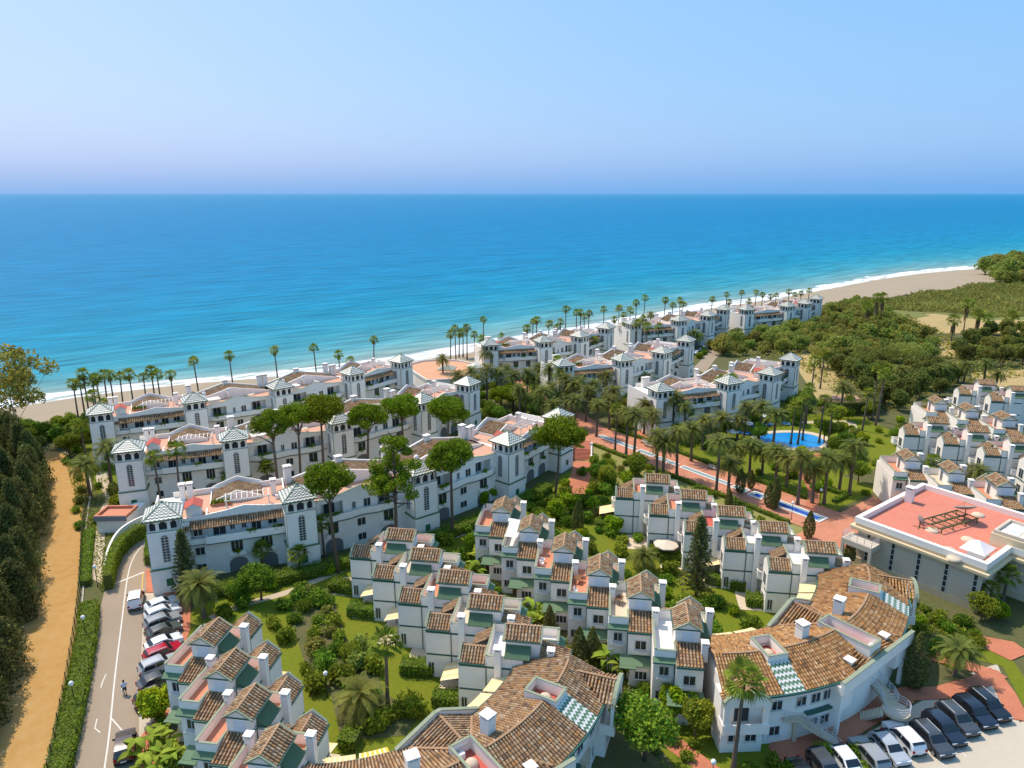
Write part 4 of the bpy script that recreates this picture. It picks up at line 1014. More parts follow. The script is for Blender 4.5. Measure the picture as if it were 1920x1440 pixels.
def zpav(x, y):
    z = np.full(np.shape(x), -9.0)
    for sx in (-1, 1):
        u, v = pav(x, y, sx)
        z = np.maximum(z, np.where((np.abs(u) < 2.35) & (v < 30.2) & (v > 24.5), 7.55 - 0.55 * np.abs(u), -9))
    return z
def crescent_parts():
    P = []
    TH0, TH1 = R(-38), R(38)
    def polar(r0, r1):
        def Pf(a, v):
            th = TH0 + (TH1 - TH0) * np.asarray(a); r = r0 + (r1 - r0) * np.asarray(v)
            x = np.sin(th) * r; y = YC - np.cos(th) * r
            return np.stack([x, y, zmain(x, y)], 1)
        return Pf
    def km(x, y, z): return (z >= zback(x, y)) & (z >= zfront(x, y) - .02) & (z >= zpav(x, y) - .02) & ~inwell(x, y, .12) & ~inchev(x, y)
    t = MB()
    tile_surf(t, polar(RI, RR), 96, 14, keep=km); tile_surf(t, polar(RO, RR), 108, 11, keep=km)
    def flat(x0, x1, y0, y1, zf):
        def Pf(a, v):
            x = x0 + (x1 - x0) * np.asarray(v); y = y0 + (y1 - y0) * np.asarray(a)
            return np.stack([x, y, zf(x, y)], 1)
        return Pf
    for sx in (1, -1):
        y0, y1 = (-8.6, -1.95) if sx > 0 else (-1.95, -8.6)
        kb = lambda x, y, z: (z > zmain(x, y)) & ~inwell(x, y, .12) & (y > -8.0)
        tile_surf(t, flat(4.0 * sx, 0, y0, y1, zback), 19, 10, keep=kb)
        y0, y1 = (-12.2, -7.0) if sx > 0 else (-7.0, -12.2)
        kf = lambda x, y, z: (z > zmain(x, y)) & ~inwell(x, y, .12) & (z > zback(x, y))
        tile_surf(t, flat(6.9 * sx, 0, y0, y1, zfront), 15, 17, keep=kf)
        a = R(34.0) * sx
        for su in (1, -1):
            def Pf(aa, v, su=su, a=a):
                u = 2.3 * su * (1 - np.asarray(v)); vv = (30.1 - 5.6 * np.asarray(aa)) if su > 0 else (24.5 + 5.6 * np.asarray(aa))
                x = math.cos(a) * u + math.sin(a) * vv; y = YC + math.sin(a) * u - math.cos(a) * vv
                return np.stack([x, y, 7.55 - 0.55 * np.abs(u)], 1)
            tile_surf(t, Pf, 16, 6, keep=lambda x, y, z: z > zmain(x, y) - .02)
    # deck under the tiles
    NX, NY = 76, 24
    for i in range(NX):
        for j in range(NY):
            q = []
            for a, b in ((i, j), (i+1, j), (i+1, j+1), (i, j+1)):
                th = TH0 + (TH1 - TH0) * a / NX; r = RI + (RO - RI) * b / NY
                q.append((math.sin(th) * r, YC - math.cos(th) * r))
            cx, cy = sum(p[0] for p in q) / 4, sum(p[1] for p in q) / 4
            if inwell(np.array([cx]), np.array([cy]), -.1)[0]: continue
            t.face([(x, y, float(zmain(np.array(x), np.array(y))) - .03) for x, y in q][::-1], 0, col=(0.10, 0.065, 0.042))
    P.append(('tiled_roof', t.mesh('crescent_roof_tiles', 'tile')))
    rc = MB()
    def cap(p, q, n): 
        for k in range(n):
            a, b = Vector(p).lerp(Vector(q), k / n), Vector(p).lerp(Vector(q), (k + 1) / n); rc.beam(a, b + (b - a) * .06, .24, .14)
    for i in range(-36, 36):
        a, b = R(i), R(i + 1)
        xa, ya = math.sin(a) * RR, YC - math.cos(a) * RR; xb, yb = math.sin(b) * RR, YC - math.cos(b) * RR
        if not inwell(np.array([xa]), np.array([ya]), .1)[0] and not inwell(np.array([xb]), np.array([yb]), .1)[0]: rc.beam((xa, ya, ZR + .08), (xb, yb, ZR + .08), .24, .14)
    cap((0, -1.9, 8.05), (0, -5.8, 8.05), 9)
    for sx in (-1, 1): cap((3.6*sx, -2.0, 6.3), (1.0*sx, -5.9, 7.58), 8); cap((5.6*sx, -11.6, 6.45), (1.6*sx, -8.0, 7.55), 9)
    for sx in (-1, 1):
        a = R(34) * sx; pt = lambda u, v, z: (math.cos(a) * u + math.sin(a) * v, YC + math.sin(a) * u - math.cos(a) * v, z)
        cap(pt(0, 30.1, 7.62), pt(0, 26, 7.66), 9)
    P.append(('ridge_tiles', rc.mesh('ridge_tiles', [M('ridge_tiles', (0.42, 0.26, 0.15), .9, noise=(3, .6, (.25, .14, .08)))])))
    w = MB()
    def arcpoly(r, a0, a1, n): return [(math.sin(a0 + (a1 - a0) * k / n) * r, YC - math.cos(a0 + (a1 - a0) * k / n) * r) for k in range(n + 1)]
    w.prism((arcpoly(28.8, R(-37), R(37), 44) + arcpoly(19.9, R(37), R(-37), 44)), 0, 6.0)
    w.box(-6.9, 6.9, -10.9, -9.0, 0, 6.0); w.box(-6.9, -4.6, -12.2, -10.9, 2.9, 6.0); w.box(4.6, 6.9, -12.2, -10.9, 2.9, 6.0); w.box(-4.6, 4.6, -11.7, -10.9, 4.6, 6.0); w.box(-6.9, -6.5, -12.2, -11.8, 0, 2.9); w.box(6.5, 6.9, -12.2, -11.8, 0, 2.9)
    P.append(('wall', w.mesh('crescent_wall', 'white')))
    for k, (cx, cy, hw, hd, a) in enumerate(WELLS):
        wl_ = MB(); fl = MB(); cp = MB(); dome = MB()
        zt, zf = (8.25, 7.1) if k < 2 else (8.0, 6.75)
        for u0, u1, v0, v1 in ((-hw, -hw + .16, -hd, hd), (hw - .16, hw, -hd, hd), (-hw + .16, hw - .16, -hd, -hd + .16), (-hw + .16, hw - .16, hd - .16, hd)):
            uc, vc = (u0 + u1) / 2, (v0 + v1) / 2; x = cx + uc * math.cos(a) - vc * math.sin(a); y = cy + uc * math.sin(a) + vc * math.cos(a)
            wl_.obox(x, y, u1 - u0, v1 - v0, 5.9, zt, a); cp.obox(x, y, u1 - u0 + .1, v1 - v0 + .1, zt + .002, zt + .07, a)
        fl.obox(cx, cy, 2 * hw - .3, 2 * hd - .3, 6.01, zf, a)
        dome.lathe([(.62, zf), (.62, zf + .2), (.5, zf + .42), (.25, zf + .56), (0.001, zf + .6)], cx, cy + (1.2 if k == 2 else 0), 16)
        subs = [('coping', cp.mesh('coping', 'coping')), ('floor', fl.mesh('floor', 'redflr')), ('skylight_dome', dome.mesh('skylight_dome', 'cream', True))]
        if k == 2:
            for bx in ((-.95, -.2, -6.75, -6.35), (.0, .7, -11.5, -11.0)): ac = MB(); ac.box(*bx, zf, zf + .6); subs.append(('air_conditioner', ac.mesh('air_conditioner', 'plastic')))
        P.append(('light_well', wl_.mesh('light_well', 'white'), (0,0,0), 0, None, subs))
    for sx in (-1, 1):
        ch = MB(); a0 = R(23.6) * sx; n = 10
        for k in range(n):
            r0, r1 = 29.45 - 3.35 * k / n, 29.45 - 3.35 * (k + 1) / n
            q = []
            for r, d in ((r0, -1.2), (r0, 1.2), (r1, 1.2), (r1, -1.2)):
                th = a0 + d / r; x, y = math.sin(th) * r, YC - math.cos(th) * r
                q.append((x, y, float(zmain(np.array(x), np.array(y))) + .09 + (0.02 if r == r0 else 0)))
            ch.face(q, 0, [(-1.2, r0), (1.2, r0), (1.2, r1), (-1.2, r1)])
        P.append(('chevron_panel', ch.mesh('chevron_panel', 'chevbig')))
    cm = chimney_mesh(1.0, 1.0, 6.5, 9.7)
    P.append(('chimney', cm, (2.6, -6.15, 0), .2)); P.append(('chimney', cm, (-5.1, -6.3, 0), -.2))
    vm = MB(); vm.box(-.35, .35, -.35, .35, 0, .45); vm.box(-.5, .5, -.5, .5, .45, .55); vm = vm.mesh('roof_vent', 'white')
    P.append(('roof_vent', vm, (3.6, -11.0, 6.6))); P.append(('roof_vent', vm, (-3.6, -11.0, 6.6)))
    for prof, y0, y1, zb in (([(-4.4, 6.45), (-0.3, 8.3), (0.3, 8.3), (4.4, 6.45)], -2.05, -1.75, 5.2), ([(-7.4, 6.75), (7.4, 6.75)], -12.55, -12.25, 5.3)):
        g = MB(); gable_wall(g, prof, y0, y1, zb); gc = MB()
        if y0 < -5: g.box(-7.2, -6.8, -12.25, -11.0, 5.3, 6.0); g.box(6.8, 7.2, -12.25, -11.0, 5.3, 6.0)
        for (x0, z0), (x1, z1) in zip(prof, prof[1:]): gc.beam((x0, (y0 + y1) / 2, z0 + .03), (x1, (y0 + y1) / 2, z1 + .03), .42, .1)
        P.append(('gable', g.mesh('gable', 'white'), (0,0,0), 0, None, [('coping', gc.mesh('coping', 'coping'))]))
    gu = MB()
    for k in range(-35, 35):
        if abs(k + .5) < 13: continue
        a, b = R(k), R(k + 1); gu.beam((math.sin(a) * 29.5, YC - math.cos(a) * 29.5, 6.15), (math.sin(b) * 29.5, YC - math.cos(b) * 29.5, 6.15), .16, .2)
        gu.beam((math.sin(a) * 29.1, YC - math.cos(a) * 29.1, 5.95), (math.sin(b) * 29.1, YC - math.cos(b) * 29.1, 5.95), .6, .1)
        gu.beam((math.sin(a) * 19.2, YC - math.cos(a) * 19.2, 6.15), (math.sin(b) * 19.2, YC - math.cos(b) * 19.2, 6.15), .12, .16)
        if 13 <= abs(k + .5) < 20: gu.beam((math.sin(a) * 29.0, YC - math.cos(a) * 29.0, 3.1), (math.sin(b) * 29.0, YC - math.cos(b) * 29.0, 3.1), .6, .22)
    P.append(('gutter', gu.mesh('gutter', 'dgreen')))
    for deg in (-30, -26.5, -21, -17.5, -14.5, 14.5, 17.5, 21, 26.5):
        a = R(deg)
        for z in (0.95, 3.95):
            if z < 2 and deg in (-21, 21): continue
            P.append(win(1.2, 1.15, (math.sin(a) * 28.82, YC - math.cos(a) * 28.82, z), a))
    for x in (-4.5, 4.5):
        for z in (0.9, 3.4): P.append(win(1.3, 1.1, (x * .6, -10.9, z)))
    # end pavilions with a balcony
    for sx in (-1, 1):
        a = R(34) * sx; pt = lambda u, v: (math.cos(a) * u + math.sin(a) * v, YC + math.sin(a) * u - math.cos(a) * v)
        pv = MB(); pv.prism([pt(-2.1, 27), pt(-2.1, 29.6), pt(2.1, 29.6), pt(2.1, 27)][::(1)], 0, 3.0); pv.prism([pt(-2.1, 27), pt(-2.1, 29.0), pt(2.1, 29.0), pt(2.1, 27)], 3.0, 6.1)
        for u in (-1.95, 1.95): pv.prism([pt(u - .3, 30.05), pt(u + .3, 30.05), pt(u + .3, 30.35), pt(u - .3, 30.35)], 3.9, 6.2)
        pv.prism([pt(-2.3, 29), pt(2.3, 29), pt(2.3, 30.5), pt(-2.3, 30.5)], 2.85, 3.05)
        for p, q in ((pt(-2.25, 29), pt(-2.25, 30.42)), (pt(-2.25, 30.42), pt(2.25, 30.42)), (pt(2.25, 30.42), pt(2.25, 29))): pv.beam((*p, 3.5), (*q, 3.5), .16, .9)
        arch = [(-2.35, 6.2)] + [(2.35 * math.sin(k), 6.25 + 1.25 * math.cos(k) ** 1.0) for k in np.linspace(-1.35, 1.35, 9)] + [(2.35, 6.2)]
        for (u0, z0), (u1, z1) in zip(arch, arch[1:]):
            p, q = pt(u0, 30.2), pt(u1, 30.2); p2, q2 = pt(u0, 30.4), pt(u1, 30.4)
            pv.raw([(*p, 5.9), (*q, 5.9), (*q, z1), (*p, z0), (*p2, 5.9), (*q2, 5.9), (*q2, z1), (*p2, z0)], [(0,1,2,3), (7,6,5,4), (3,2,6,7)])
        pg = MB()
        for (u0, z0), (u1, z1) in zip(arch, arch[1:]): pg.beam((*pt(u0, 30.3), z0 + .04), (*pt(u1, 30.3), z1 + .04), .4, .12)
        P.append(('pavilion', pv.mesh('pavilion', 'white'), (0,0,0), 0, None, [('coping', pg.mesh('coping', 'coping'))]))
        x, y = pt(0, 29.02); P.append(win(1.6, 1.9, (x, y, 3.15), a)); x, y = pt(-.8, 29.62); P.append(win(1.2, .9, (x, y, 1.3), a)); x, y = pt(.9, 29.62); P.append(win(1.2, .9, (x, y, 1.3), a))
    return P
def _bigchev():
    m = CHEV.copy(); m.name = 'chevron_panel_tiles'
    for n in m.node_tree.nodes:
        if n.type == 'MATH' and n.operation == 'DIVIDE': n.inputs[1].default_value = 0.46 if abs(n.inputs[1].default_value - .56) < 1e-3 else 0.62
        if n.type == 'MIX': n.inputs[6].default_value = (0.10, 0.19, 0.10, 1); n.inputs[7].default_value = (0.66, 0.64, 0.58, 1)
    return m
MT['chevbig'] = _bigchev()
CRES = crescent_parts()
def stair_parts(kind):
    """outside stair from the upper floor: landing, flight and rails"""
    P = []; s = MB(); r = MB()
    n = 15
    s.box(-1.2, 0.6, -0.8, 0.8, 2.78, 3.0)
    for k in range(n): s.box(0.6 + k * .27, 0.6 + (k + 1) * .27 + .02, -0.75, 0.75, 2.78 - k * .19, 2.8 - k * .19 - .0)
    s.raw([(0.6,-.75,2.78),(0.6+n*.27,-.75,0.0),(0.6+n*.27,-.75,-.0),(0.6,-.75,2.4),(0.6,-.68,2.78),(0.6+n*.27,-.68,0.0),(0.6+n*.27,-.68,-.0),(0.6,-.68,2.4)], [(0,1,2,3),(7,6,5,4),(0,4,5,1),(3,2,6,7)])
    s.raw([(0.6,.68,2.78),(0.6+n*.27,.68,0.0),(0.6+n*.27,.68,-.0),(0.6,.68,2.4),(0.6,.75,2.78),(0.6+n*.27,.75,0.0),(0.6+n*.27,.75,-.0),(0.6,.75,2.4)], [(0,1,2,3),(7,6,5,4),(0,4,5,1),(3,2,6,7)])
    s.box(0.0, 0.4, -0.3, 0.3, 0, 2.78)
    rails = []
    for y in (-.76, .76):
        r = MB(); rails.append(r)
        for dz in (.35, .65, .95):
            r.beam((-1.2, y, 3.0 + dz), (0.6, y, 3.0 + dz), .045, .045); r.beam((0.6, y, 3.0 + dz), (0.6 + n * .27, y, 0.15 + dz), .045, .045)
        for x, z in ((-1.15, 3.0), (-.3, 3.0), (0.6, 3.0), (1.6, 2.3), (2.6, 1.6), (3.6, .9), (4.5, .25)): r.beam((x, y, z - .15), (x, y, z + .98), .05, .05)
    return [('steps', s.mesh('stair_steps', 'cream'))] + [('railing', q.mesh('stair_railing', 'metal')) for q in rails]
STAIR = stair_parts(0)
def curved_stair():
    s = MB(); rl = {-.78: MB(), .78: MB()}; r = MB()
    pts = [(0, 0), (.9, -.4), (1.7, -1.0), (2.2, -1.9)]
    n = 14
    for k in range(n):
        f = k / (n - 1) * (len(pts) - 1); i = min(int(f), len(pts) - 2); q = f - i
        x, y = (pts[i][0]*(1-q) + pts[i+1][0]*q, pts[i][1]*(1-q) + pts[i+1][1]*q)
        a = math.atan2(pts[i+1][1] - pts[i][1], pts[i+1][0] - pts[i][0])
        s.obox(x, y, .34, 1.6, 2.9 - k * .1 - .28, 2.95 - k * .1, a)
        if k % 2 == 0:
            for o in (-.78, .78): rl[o].beam((x - math.sin(a) * o, y + math.cos(a) * o, 2.9 - k * .1), (x - math.sin(a) * o, y + math.cos(a) * o, 3.9 - k * .1), .05, .05)
        if k < n - 1:
            f2 = (k + 1) / (n - 1) * (len(pts) - 1); i2 = min(int(f2), len(pts) - 2); q2 = f2 - i2
            x2, y2 = (pts[i2][0]*(1-q2) + pts[i2+1][0]*q2, pts[i2][1]*(1-q2) + pts[i2+1][1]*q2); a2 = math.atan2(pts[i2+1][1] - pts[i2][1], pts[i2+1][0] - pts[i2][0])
            for o in (-.78, .78):
                for dz in (.35, .65, .95): rl[o].beam((x - math.sin(a)*o, y + math.cos(a)*o, 2.95 - k*.1 + dz), (x2 - math.sin(a2)*o, y2 + math.cos(a2)*o, 2.95 - (k+1)*.1 + dz), .045, .045)
    cx, cy = 2.6, -2.6
    s.cyl(cx, cy, 1.25, 1.55, 1.35, 1.35, 20); s.cyl(cx, cy, 0, 1.25, .3, .3, 10)
    for k in range(14):
        a, b = R(-150 + k * 19), R(-150 + (k + 1) * 19)
        for dz in (.35, .65, .95): r.beam((cx + 1.3*math.cos(a), cy + 1.3*math.sin(a), 1.55 + dz), (cx + 1.3*math.cos(b), cy + 1.3*math.sin(b), 1.55 + dz), .045, .045)
        if k % 2 == 0: r.beam((cx + 1.3*math.cos(a), cy + 1.3*math.sin(a), 1.5), (cx + 1.3*math.cos(a), cy + 1.3*math.sin(a), 2.52), .05, .05)
    for k in range(8): s.obox(cx - 1.4 - k * .25, cy - .5, .28, 1.2, 1.2 - k * .17 - .15, 1.4 - k * .17, 0)
    return [('steps', s.mesh('curved_steps', 'cream')), ('railing', r.mesh('curved_railing', 'metal'))] + [('railing', q.mesh('curved_railing', 'metal')) for q in rl.values()]
CSTAIR = curved_stair()
for s0, t0, lab in ((27.6, 50.0, 'crescent building with a tiled roof at the bottom centre of the view'), (70.3, 41.2, 'crescent building with a tiled roof beside the right-hand car park')):
    root = thing('crescent_building', lab, 'building', (s0, t0, 0), group='crescent buildings')
    place(CRES, root)
    for c_ in root.children:
        if c_.name.startswith(('tiled_roof', 'ridge_tiles')): c_['kind'] = 'stuff'
        if c_.name.startswith('tiled_roof') and s0 > 40: c_.color = (1.14, 1.0, .80, 1)
    q = 'bottom centre' if s0 < 40 else 'right-hand car park'
    st = ob('outside_stair', None, root, (-11.0, -9.7, 0), R(-44)); place(STAIR, st)
    st = ob('outside_stair', None, root, (1.0, -11.2, 0), R(-60)); place(CSTAIR, st)
    if s0 < 40:
        st = ob('outside_stair', None, root, (11.0, -9.7, 0), R(44)); st.scale = (-1, 1, 1); place(STAIR, st)
    # sun awnings on the garden side
    for k, (a0, a1, mat) in enumerate(((15, 23.5, 'awning'), (24.5, 33, 'awning'), (-14, -22.5, 'awning'), (-23.5, -33, 'awning'))):
        am = MB(); n = 12
        for j in range(n):
            a, b = R(a0 + (a1 - a0) * j / n), R(a0 + (a1 - a0) * (j + 1) / n)
            p = lambda th, r, z: (math.sin(th) * r, YC - math.cos(th) * r, z)
            am.face([p(a, 19.2, 5.6), p(b, 19.2, 5.6), p(b, 17.2, 5.0), p(a, 17.2, 5.0)], 1 if j % 2 else 0)
            am.face([p(a, 17.2, 5.0), p(b, 17.2, 5.0), p(b, 17.2, 4.8), p(a, 17.2, 4.8)], 1 if j % 2 else 0)
        yel = s0 < 40 and k == 2
        o = ob('awning', am.mesh('garden_awning', ['awnyel', 'awning2'] if yel else ['awning', 'awning2']), root)
        o.modifiers.new('thickness', 'SOLIDIFY').thickness = 0.03

# ------------------------------------------------------------------ conference building with the red flat roof
cb = thing('conference_building', 'beige hall with a red flat roof, parapet and roof antennas', 'building', (99.0, 29.0, 0))
fp = [(0,0),(8.0,0),(8.0,-20),(22.4,-20),(22.4,18.6),(0,18.6)]
def inset(d): return [(d,d),(8.0+d,d),(8.0+d,-20+d),(22.4-d,-20+d),(22.4-d,18.6-d),(d,18.6-d)]
b = MB(); b.prism(inset(.9), 0, 5.6); ob('wall', b.mesh('hall_wall', 'stone'), cb)
b = MB(); b.prism(inset(.75), 0, 1.0); ob('plinth', b.mesh('plinth', 'cornice'), cb)
b = MB(); b.prism(inset(.2), 5.5, 5.75); b.prism(inset(0.0), 5.752, 6.1); b.prism(inset(.55), 6.102, 6.5); ob('cornice', b.mesh('cornice', 'cornice'), cb)
b = MB(); ip = inset(.75)
for i_, (p, q) in enumerate(zip(ip, ip[1:] + ip[:1])):
    d = (Vector(q) - Vector(p)).normalized() * .3; zz = 6.95 + .004 * i_
    b.beam((p[0] - d.x, p[1] - d.y, zz), (q[0] + d.x, q[1] + d.y, zz), .62 + .006 * i_, .9)
ob('parapet', b.mesh('hall_parapet', 'white'), cb)
b = MB(); b.prism(inset(.9), 6.502, 6.56); ob('flat_roof', b.mesh('flat_roof', 'redroof'), cb)
wf = MB(); wf.box(-.3, -.22, -.08, .02, .9, 5.3); wf.box(.22, .3, -.08, .02, .9, 5.3)
for k in range(6): wf.box(-.22, .22, -.08, .02, .9 + k * .86, .98 + k * .86)
wp = MB(); wp.face([(-.22,-.02,.9),(.22,-.02,.9),(.22,-.02,5.3),(-.22,-.02,5.3)])
wf, wp = wf.mesh('strip_window', 'frame'), wp.mesh('pane', 'glass')
for y in (1.6, 5.2, 8.8, 12.4, 16.0):
    o = ob('strip_window', wf, cb, (.9, y, 0), -math.pi/2); ob('pane', wp, o)
b = MB(); b.box(-2.2, .85, 14.0, 18.5, 3.9, 4.7); b.box(-2.2, -1.8, 14.0, 14.4, 0, 3.9); b.box(-2.2, -1.8, 18.1, 18.5, 0, 3.9); ob('entrance_porch', b.mesh('entrance_porch', 'stone'), cb)
b = MB()
for dz in (.35, .7, 1.05):
    for p, q in (((-2.1,14.1),(-2.1,18.4)), ((-2.1,14.1),(.8,14.1)), ((-2.1,18.4),(.8,18.4))): b.beam((*p, 4.7 + dz), (*q, 4.7 + dz), .05, .05)
for y in np.linspace(14.1, 18.4, 5): b.beam((-2.1, y, 4.7), (-2.1, y, 5.75), .05, .05)
ob('railing', b.mesh('porch_railing', 'metal'), cb)
b = MB(); b.box(8.5, 14.5, -2.5, 3.2, 6.56, 8.4); b.box(8.9, 14.1, -2.1, 2.8, 8.4, 8.42)
ob('roof_plant_room', b.mesh('roof_plant_room', 'cornice'), cb)
b = MB(); b.box(8.7, 14.3, -2.3, -2.0, 8.4, 8.9); b.box(8.7, 14.3, 2.7, 3.0, 8.4, 8.9); b.box(8.7, 9.0, -2, 2.7, 8.4, 8.9); b.box(14, 14.3, -2, 2.7, 8.4, 8.9); ob('plant_room_parapet', b.mesh('plant_room_parapet', 'stone'), cb)
b = MB()
for i in range(2):
    for j in range(2):
        cx, cy = 10.2 + i * 2.6, -.9 + j * 2.4
        b.raw([(cx-1.2,cy-1.1,8.45),(cx+1.2,cy-1.1,8.45),(cx+1.2,cy+1.1,8.45),(cx-1.2,cy+1.1,8.45),(cx,cy,9.0)], [(0,1,4),(1,2,4),(2,3,4),(3,0,4)])
ob('skylight', b.mesh('skylight', 'sail'), cb)
b = MB(); cx, cy = 5.9, 3.6; b.raw([(cx-2,cy-1.6,6.7),(cx+2,cy-1.6,6.7),(cx+2,cy+1.6,6.7),(cx-2,cy+1.6,6.7),(cx,cy,7.9),(cx-2,cy-1.6,6.5),(cx+2,cy-1.6,6.5),(cx+2,cy+1.6,6.5),(cx-2,cy+1.6,6.5)], [(0,1,4),(1,2,4),(2,3,4),(3,0,4),(5,6,1,0),(6,7,2,1),(7,8,3,2),(8,5,0,3)])
ob('skylight', b.mesh('pyramid_skylight', 'sail'), cb)
b = MB(); b.box(2.4, 4.9, 1.8, 3.9, 6.56, 6.72); ob('roof_hatch', b.mesh('roof_hatch', 'glass2'), cb) if 'glass2' in MT else ob('roof_hatch', b.mesh('roof_hatch', 'mesh'), cb)
sk = MB(); sk.lathe([(.001, 6.86), (.75, 6.82), (.85, 6.72), (.9, 6.56)], 0, 0, 20); sk = sk.mesh('round_skylight', 'cream', True)
for px_, py_ in ((1748,995), (1815,1012), (1780,1032), (1834,966), (1788, 1048)):
    s_, t_ = at(px_, py_, 6.6); ob('round_skylight', sk, cb, (s_ - 99.0, t_ - 29.0, 0))
s_, t_ = at(1704, 940, 6.6); ob('chimney', chimney_mesh(1.1, 1.1, 6.5, 9.2), cb, (s_ - 99.0, t_ - 29.0, 0), .1)
# antenna frame and dishes standing on the roof
s_, t_ = at(1780, 975, 7.2)
fr = thing('antenna_frame', 'green steel antenna frame on the red flat roof', 'frame', (s_, t_, 6.56), -R(12))
b = MB()
for y in (-1.6, 0, 1.6): b.beam((-4.2, y, .75), (4.2, y, .75), .14, .18)
for x in np.linspace(-4.1, 4.1, 7): b.beam((x, -1.7, .75), (x, 1.7, .75), .1, .12)
for x in (-4, -1.4, 1.4, 4):
    for y in (-1.6, 1.6): b.beam((x, y, 0), (x, y, .7), .12, .12); 
    b.beam((x, -1.6, .1), (x, 1.6, .7), .05, .05)
ob('frame', b.mesh('antenna_frame', 'steel'), fr)
def dish(r, lab, px_, py_, z, tilt, az, hz):
    s_, t_ = at(px_, py_, z); d = thing('satellite_dish', lab, 'satellite dish', (s_, t_, 6.56), az, group='satellite dishes on the red roof')
    b = MB(); b.lathe([(r * k / 6, 0.28 * r * (k / 6) ** 2) for k in range(7)], 0, 0, 24); b.lathe([(r * k / 6, 0.28 * r * (k / 6) ** 2 - .03) for k in range(7)], 0, 0, 24)
    o = ob('dish', b.mesh('dish', 'mesh', True), d, (0, 0, hz), rot=(tilt, 0, 0))
    b = MB(); b.tube([(0,0,0),(0,0,hz)], .07, 6); b.beam((-.6,-.6,.03),(.6,.6,.03),.08,.06); b.beam((-.6,.6,.035),(.6,-.6,.035),.08,.06); ob('mast', b.mesh('dish_mast', 'steel'), d)
    b = MB()
    for a in (0, 2.1, 4.2): b.beam((r*.95*math.cos(a), r*.95*math.sin(a), .25*r), (0, 0, .75*r), .03, .03)
    ob('feed_arm', b.mesh('feed_arm', 'steel'), d, (0, 0, hz), rot=(tilt, 0, 0))
dish(1.55, 'large dark mesh satellite dish facing up on the red roof', 1808, 972, 7.0, R(22), 2.6, 1.9)
dish(.75, 'small grey satellite dish seen edge-on at the end of the antenna frame', 1724, 985, 6.9, R(75), R(60), 1.1)

# ------------------------------------------------------------------ beach club with the round terracotta roof
rs = thing('beach_club', 'low beach club with a broad terracotta roof terrace behind the seafront', 'building', (106.5, 175.5, 0))
club = [(-11,-9),(-4,-12.5),(4,-12.5),(9.5,-8.5),(10.5,-2),(9,6),(6,10.5),(0,12.5),(-5,11),(-8,6.5),(-9.5,0)]
b = MB(); b.prism(club, 0, 3.7); ob('wall', b.mesh('club_wall', 'white'), rs)
b = MB(); b.prism([(x*.985, y*.985) for x, y in club], 3.702, 3.76); ob('roof_terrace', b.mesh('club_terrace', M('club_terracotta', (.62,.34,.20), .85, noise=(.3,.4,(.54,.27,.15)))), rs)
b = MB()
for i_, (p, q) in enumerate(zip(club, club[1:] + club[:1])): b.beam((*p, 3.95 + .004 * i_), (*q, 3.95 + .004 * i_), .35, .5)
ob('parapet', b.mesh('club_parapet', 'white2'), rs)
b = MB()
for k in range(5):
    r0, r1, z = 3.4 - k * .6, 2.8 - k * .6, 3.8 + k * .22
    b.lathe([(r0, z), (r0, z + .2), (max(r1, .01), z + .24)], 1.0, 0, 4)
ob('lantern_roof', b.mesh('lantern_roof', M('lantern_roof', (.42,.42,.34), .7)), rs)
b = MB(); b.box(3.5, 6.5, -10.5, -7.5, 3.7, 5.6); b.raw([(3.1,-10.9,5.6),(6.9,-10.9,5.6),(6.9,-7.1,5.6),(3.1,-7.1,5.6),(5,-9,6.9)], [(0,1,4),(1,2,4),(2,3,4),(3,0,4)]); ob('stair_head', b.mesh('club_stair_head', 'white2'), rs)
for x, y, a in ((-7.7,-10.7,R(-26.6)), (-5.8,-11.65,R(-26.6)), (-2,-12.52,0), (1,-12.52,0), (6.0,-11.1,R(36)), (7.6,-9.9,R(36))): place([win(1.3, 1.6, (x, y, 1.2), a)], rs)

# ------------------------------------------------------------------ gatehouse, ramp wall, garden pavilion
gx, gy = at(218, 958, 3)
gh = thing('gatehouse', 'small gatehouse with a sunken terracotta roof above the entrance ramp', 'building', (gx, gy, 0), R(-35))
b = MB(); b.box(-2.4, 2.4, -1.9, 1.9, 0, 2.6); b.prism([(-2.2,1.9),(2.2,1.9),(2.2,5.5),(.5,5.5)], 0, 2.0); ob('wall', b.mesh('gatehouse_wall', 'white'), gh)
b = MB(); b.box(-2.2, 2.2, -1.7, 1.7, 2.6, 2.66); ob('roof', b.mesh('gatehouse_roof', 'terra'), gh)
b = MB(); b.box(-2.6, 2.6, -2.1, -1.75, 2.6, 3.1); b.box(-2.6, 2.6, 1.75, 2.1, 2.6, 3.1); b.box(-2.6, -2.25, -1.75, 1.75, 2.6, 3.1); b.box(2.25, 2.6, -1.75, 1.75, 2.6, 3.1); ob('roof_rim', b.mesh('gatehouse_rim', 'terra'), gh)
b = MB(); b.box(-2.65, 2.65, -2.2, -2.101, 2.2, 3.0); ob('fascia', b.mesh('gatehouse_fascia', M('grey_fascia', (.22,.24,.26), .7)), gh)
wallp = smooth([at(*p) for p in [(200,1085),(206,1052),(222,1020),(248,1000),(282,985)]], 2)
b = MB()
for i_, (p, q) in enumerate(zip(wallp, wallp[1:])): b.beam((*p, 1.1 + .003 * (i_ % 3)), (*q, 1.1 + .003 * (i_ % 3)), .3 + .004 * (i_ % 3), 2.2)
rw = tag(ob('ramp_wall', b.mesh('ramp_wall', 'white')), 'curved white retaining wall along the entrance ramp', 'wall')
gx, gy = at(1580, 752, 2.5)
gp_ = thing('garden_pavilion', 'brown-roofed garden pavilion inside the tall clipped hedge', 'pavilion', (gx, gy, 0), R(-37))
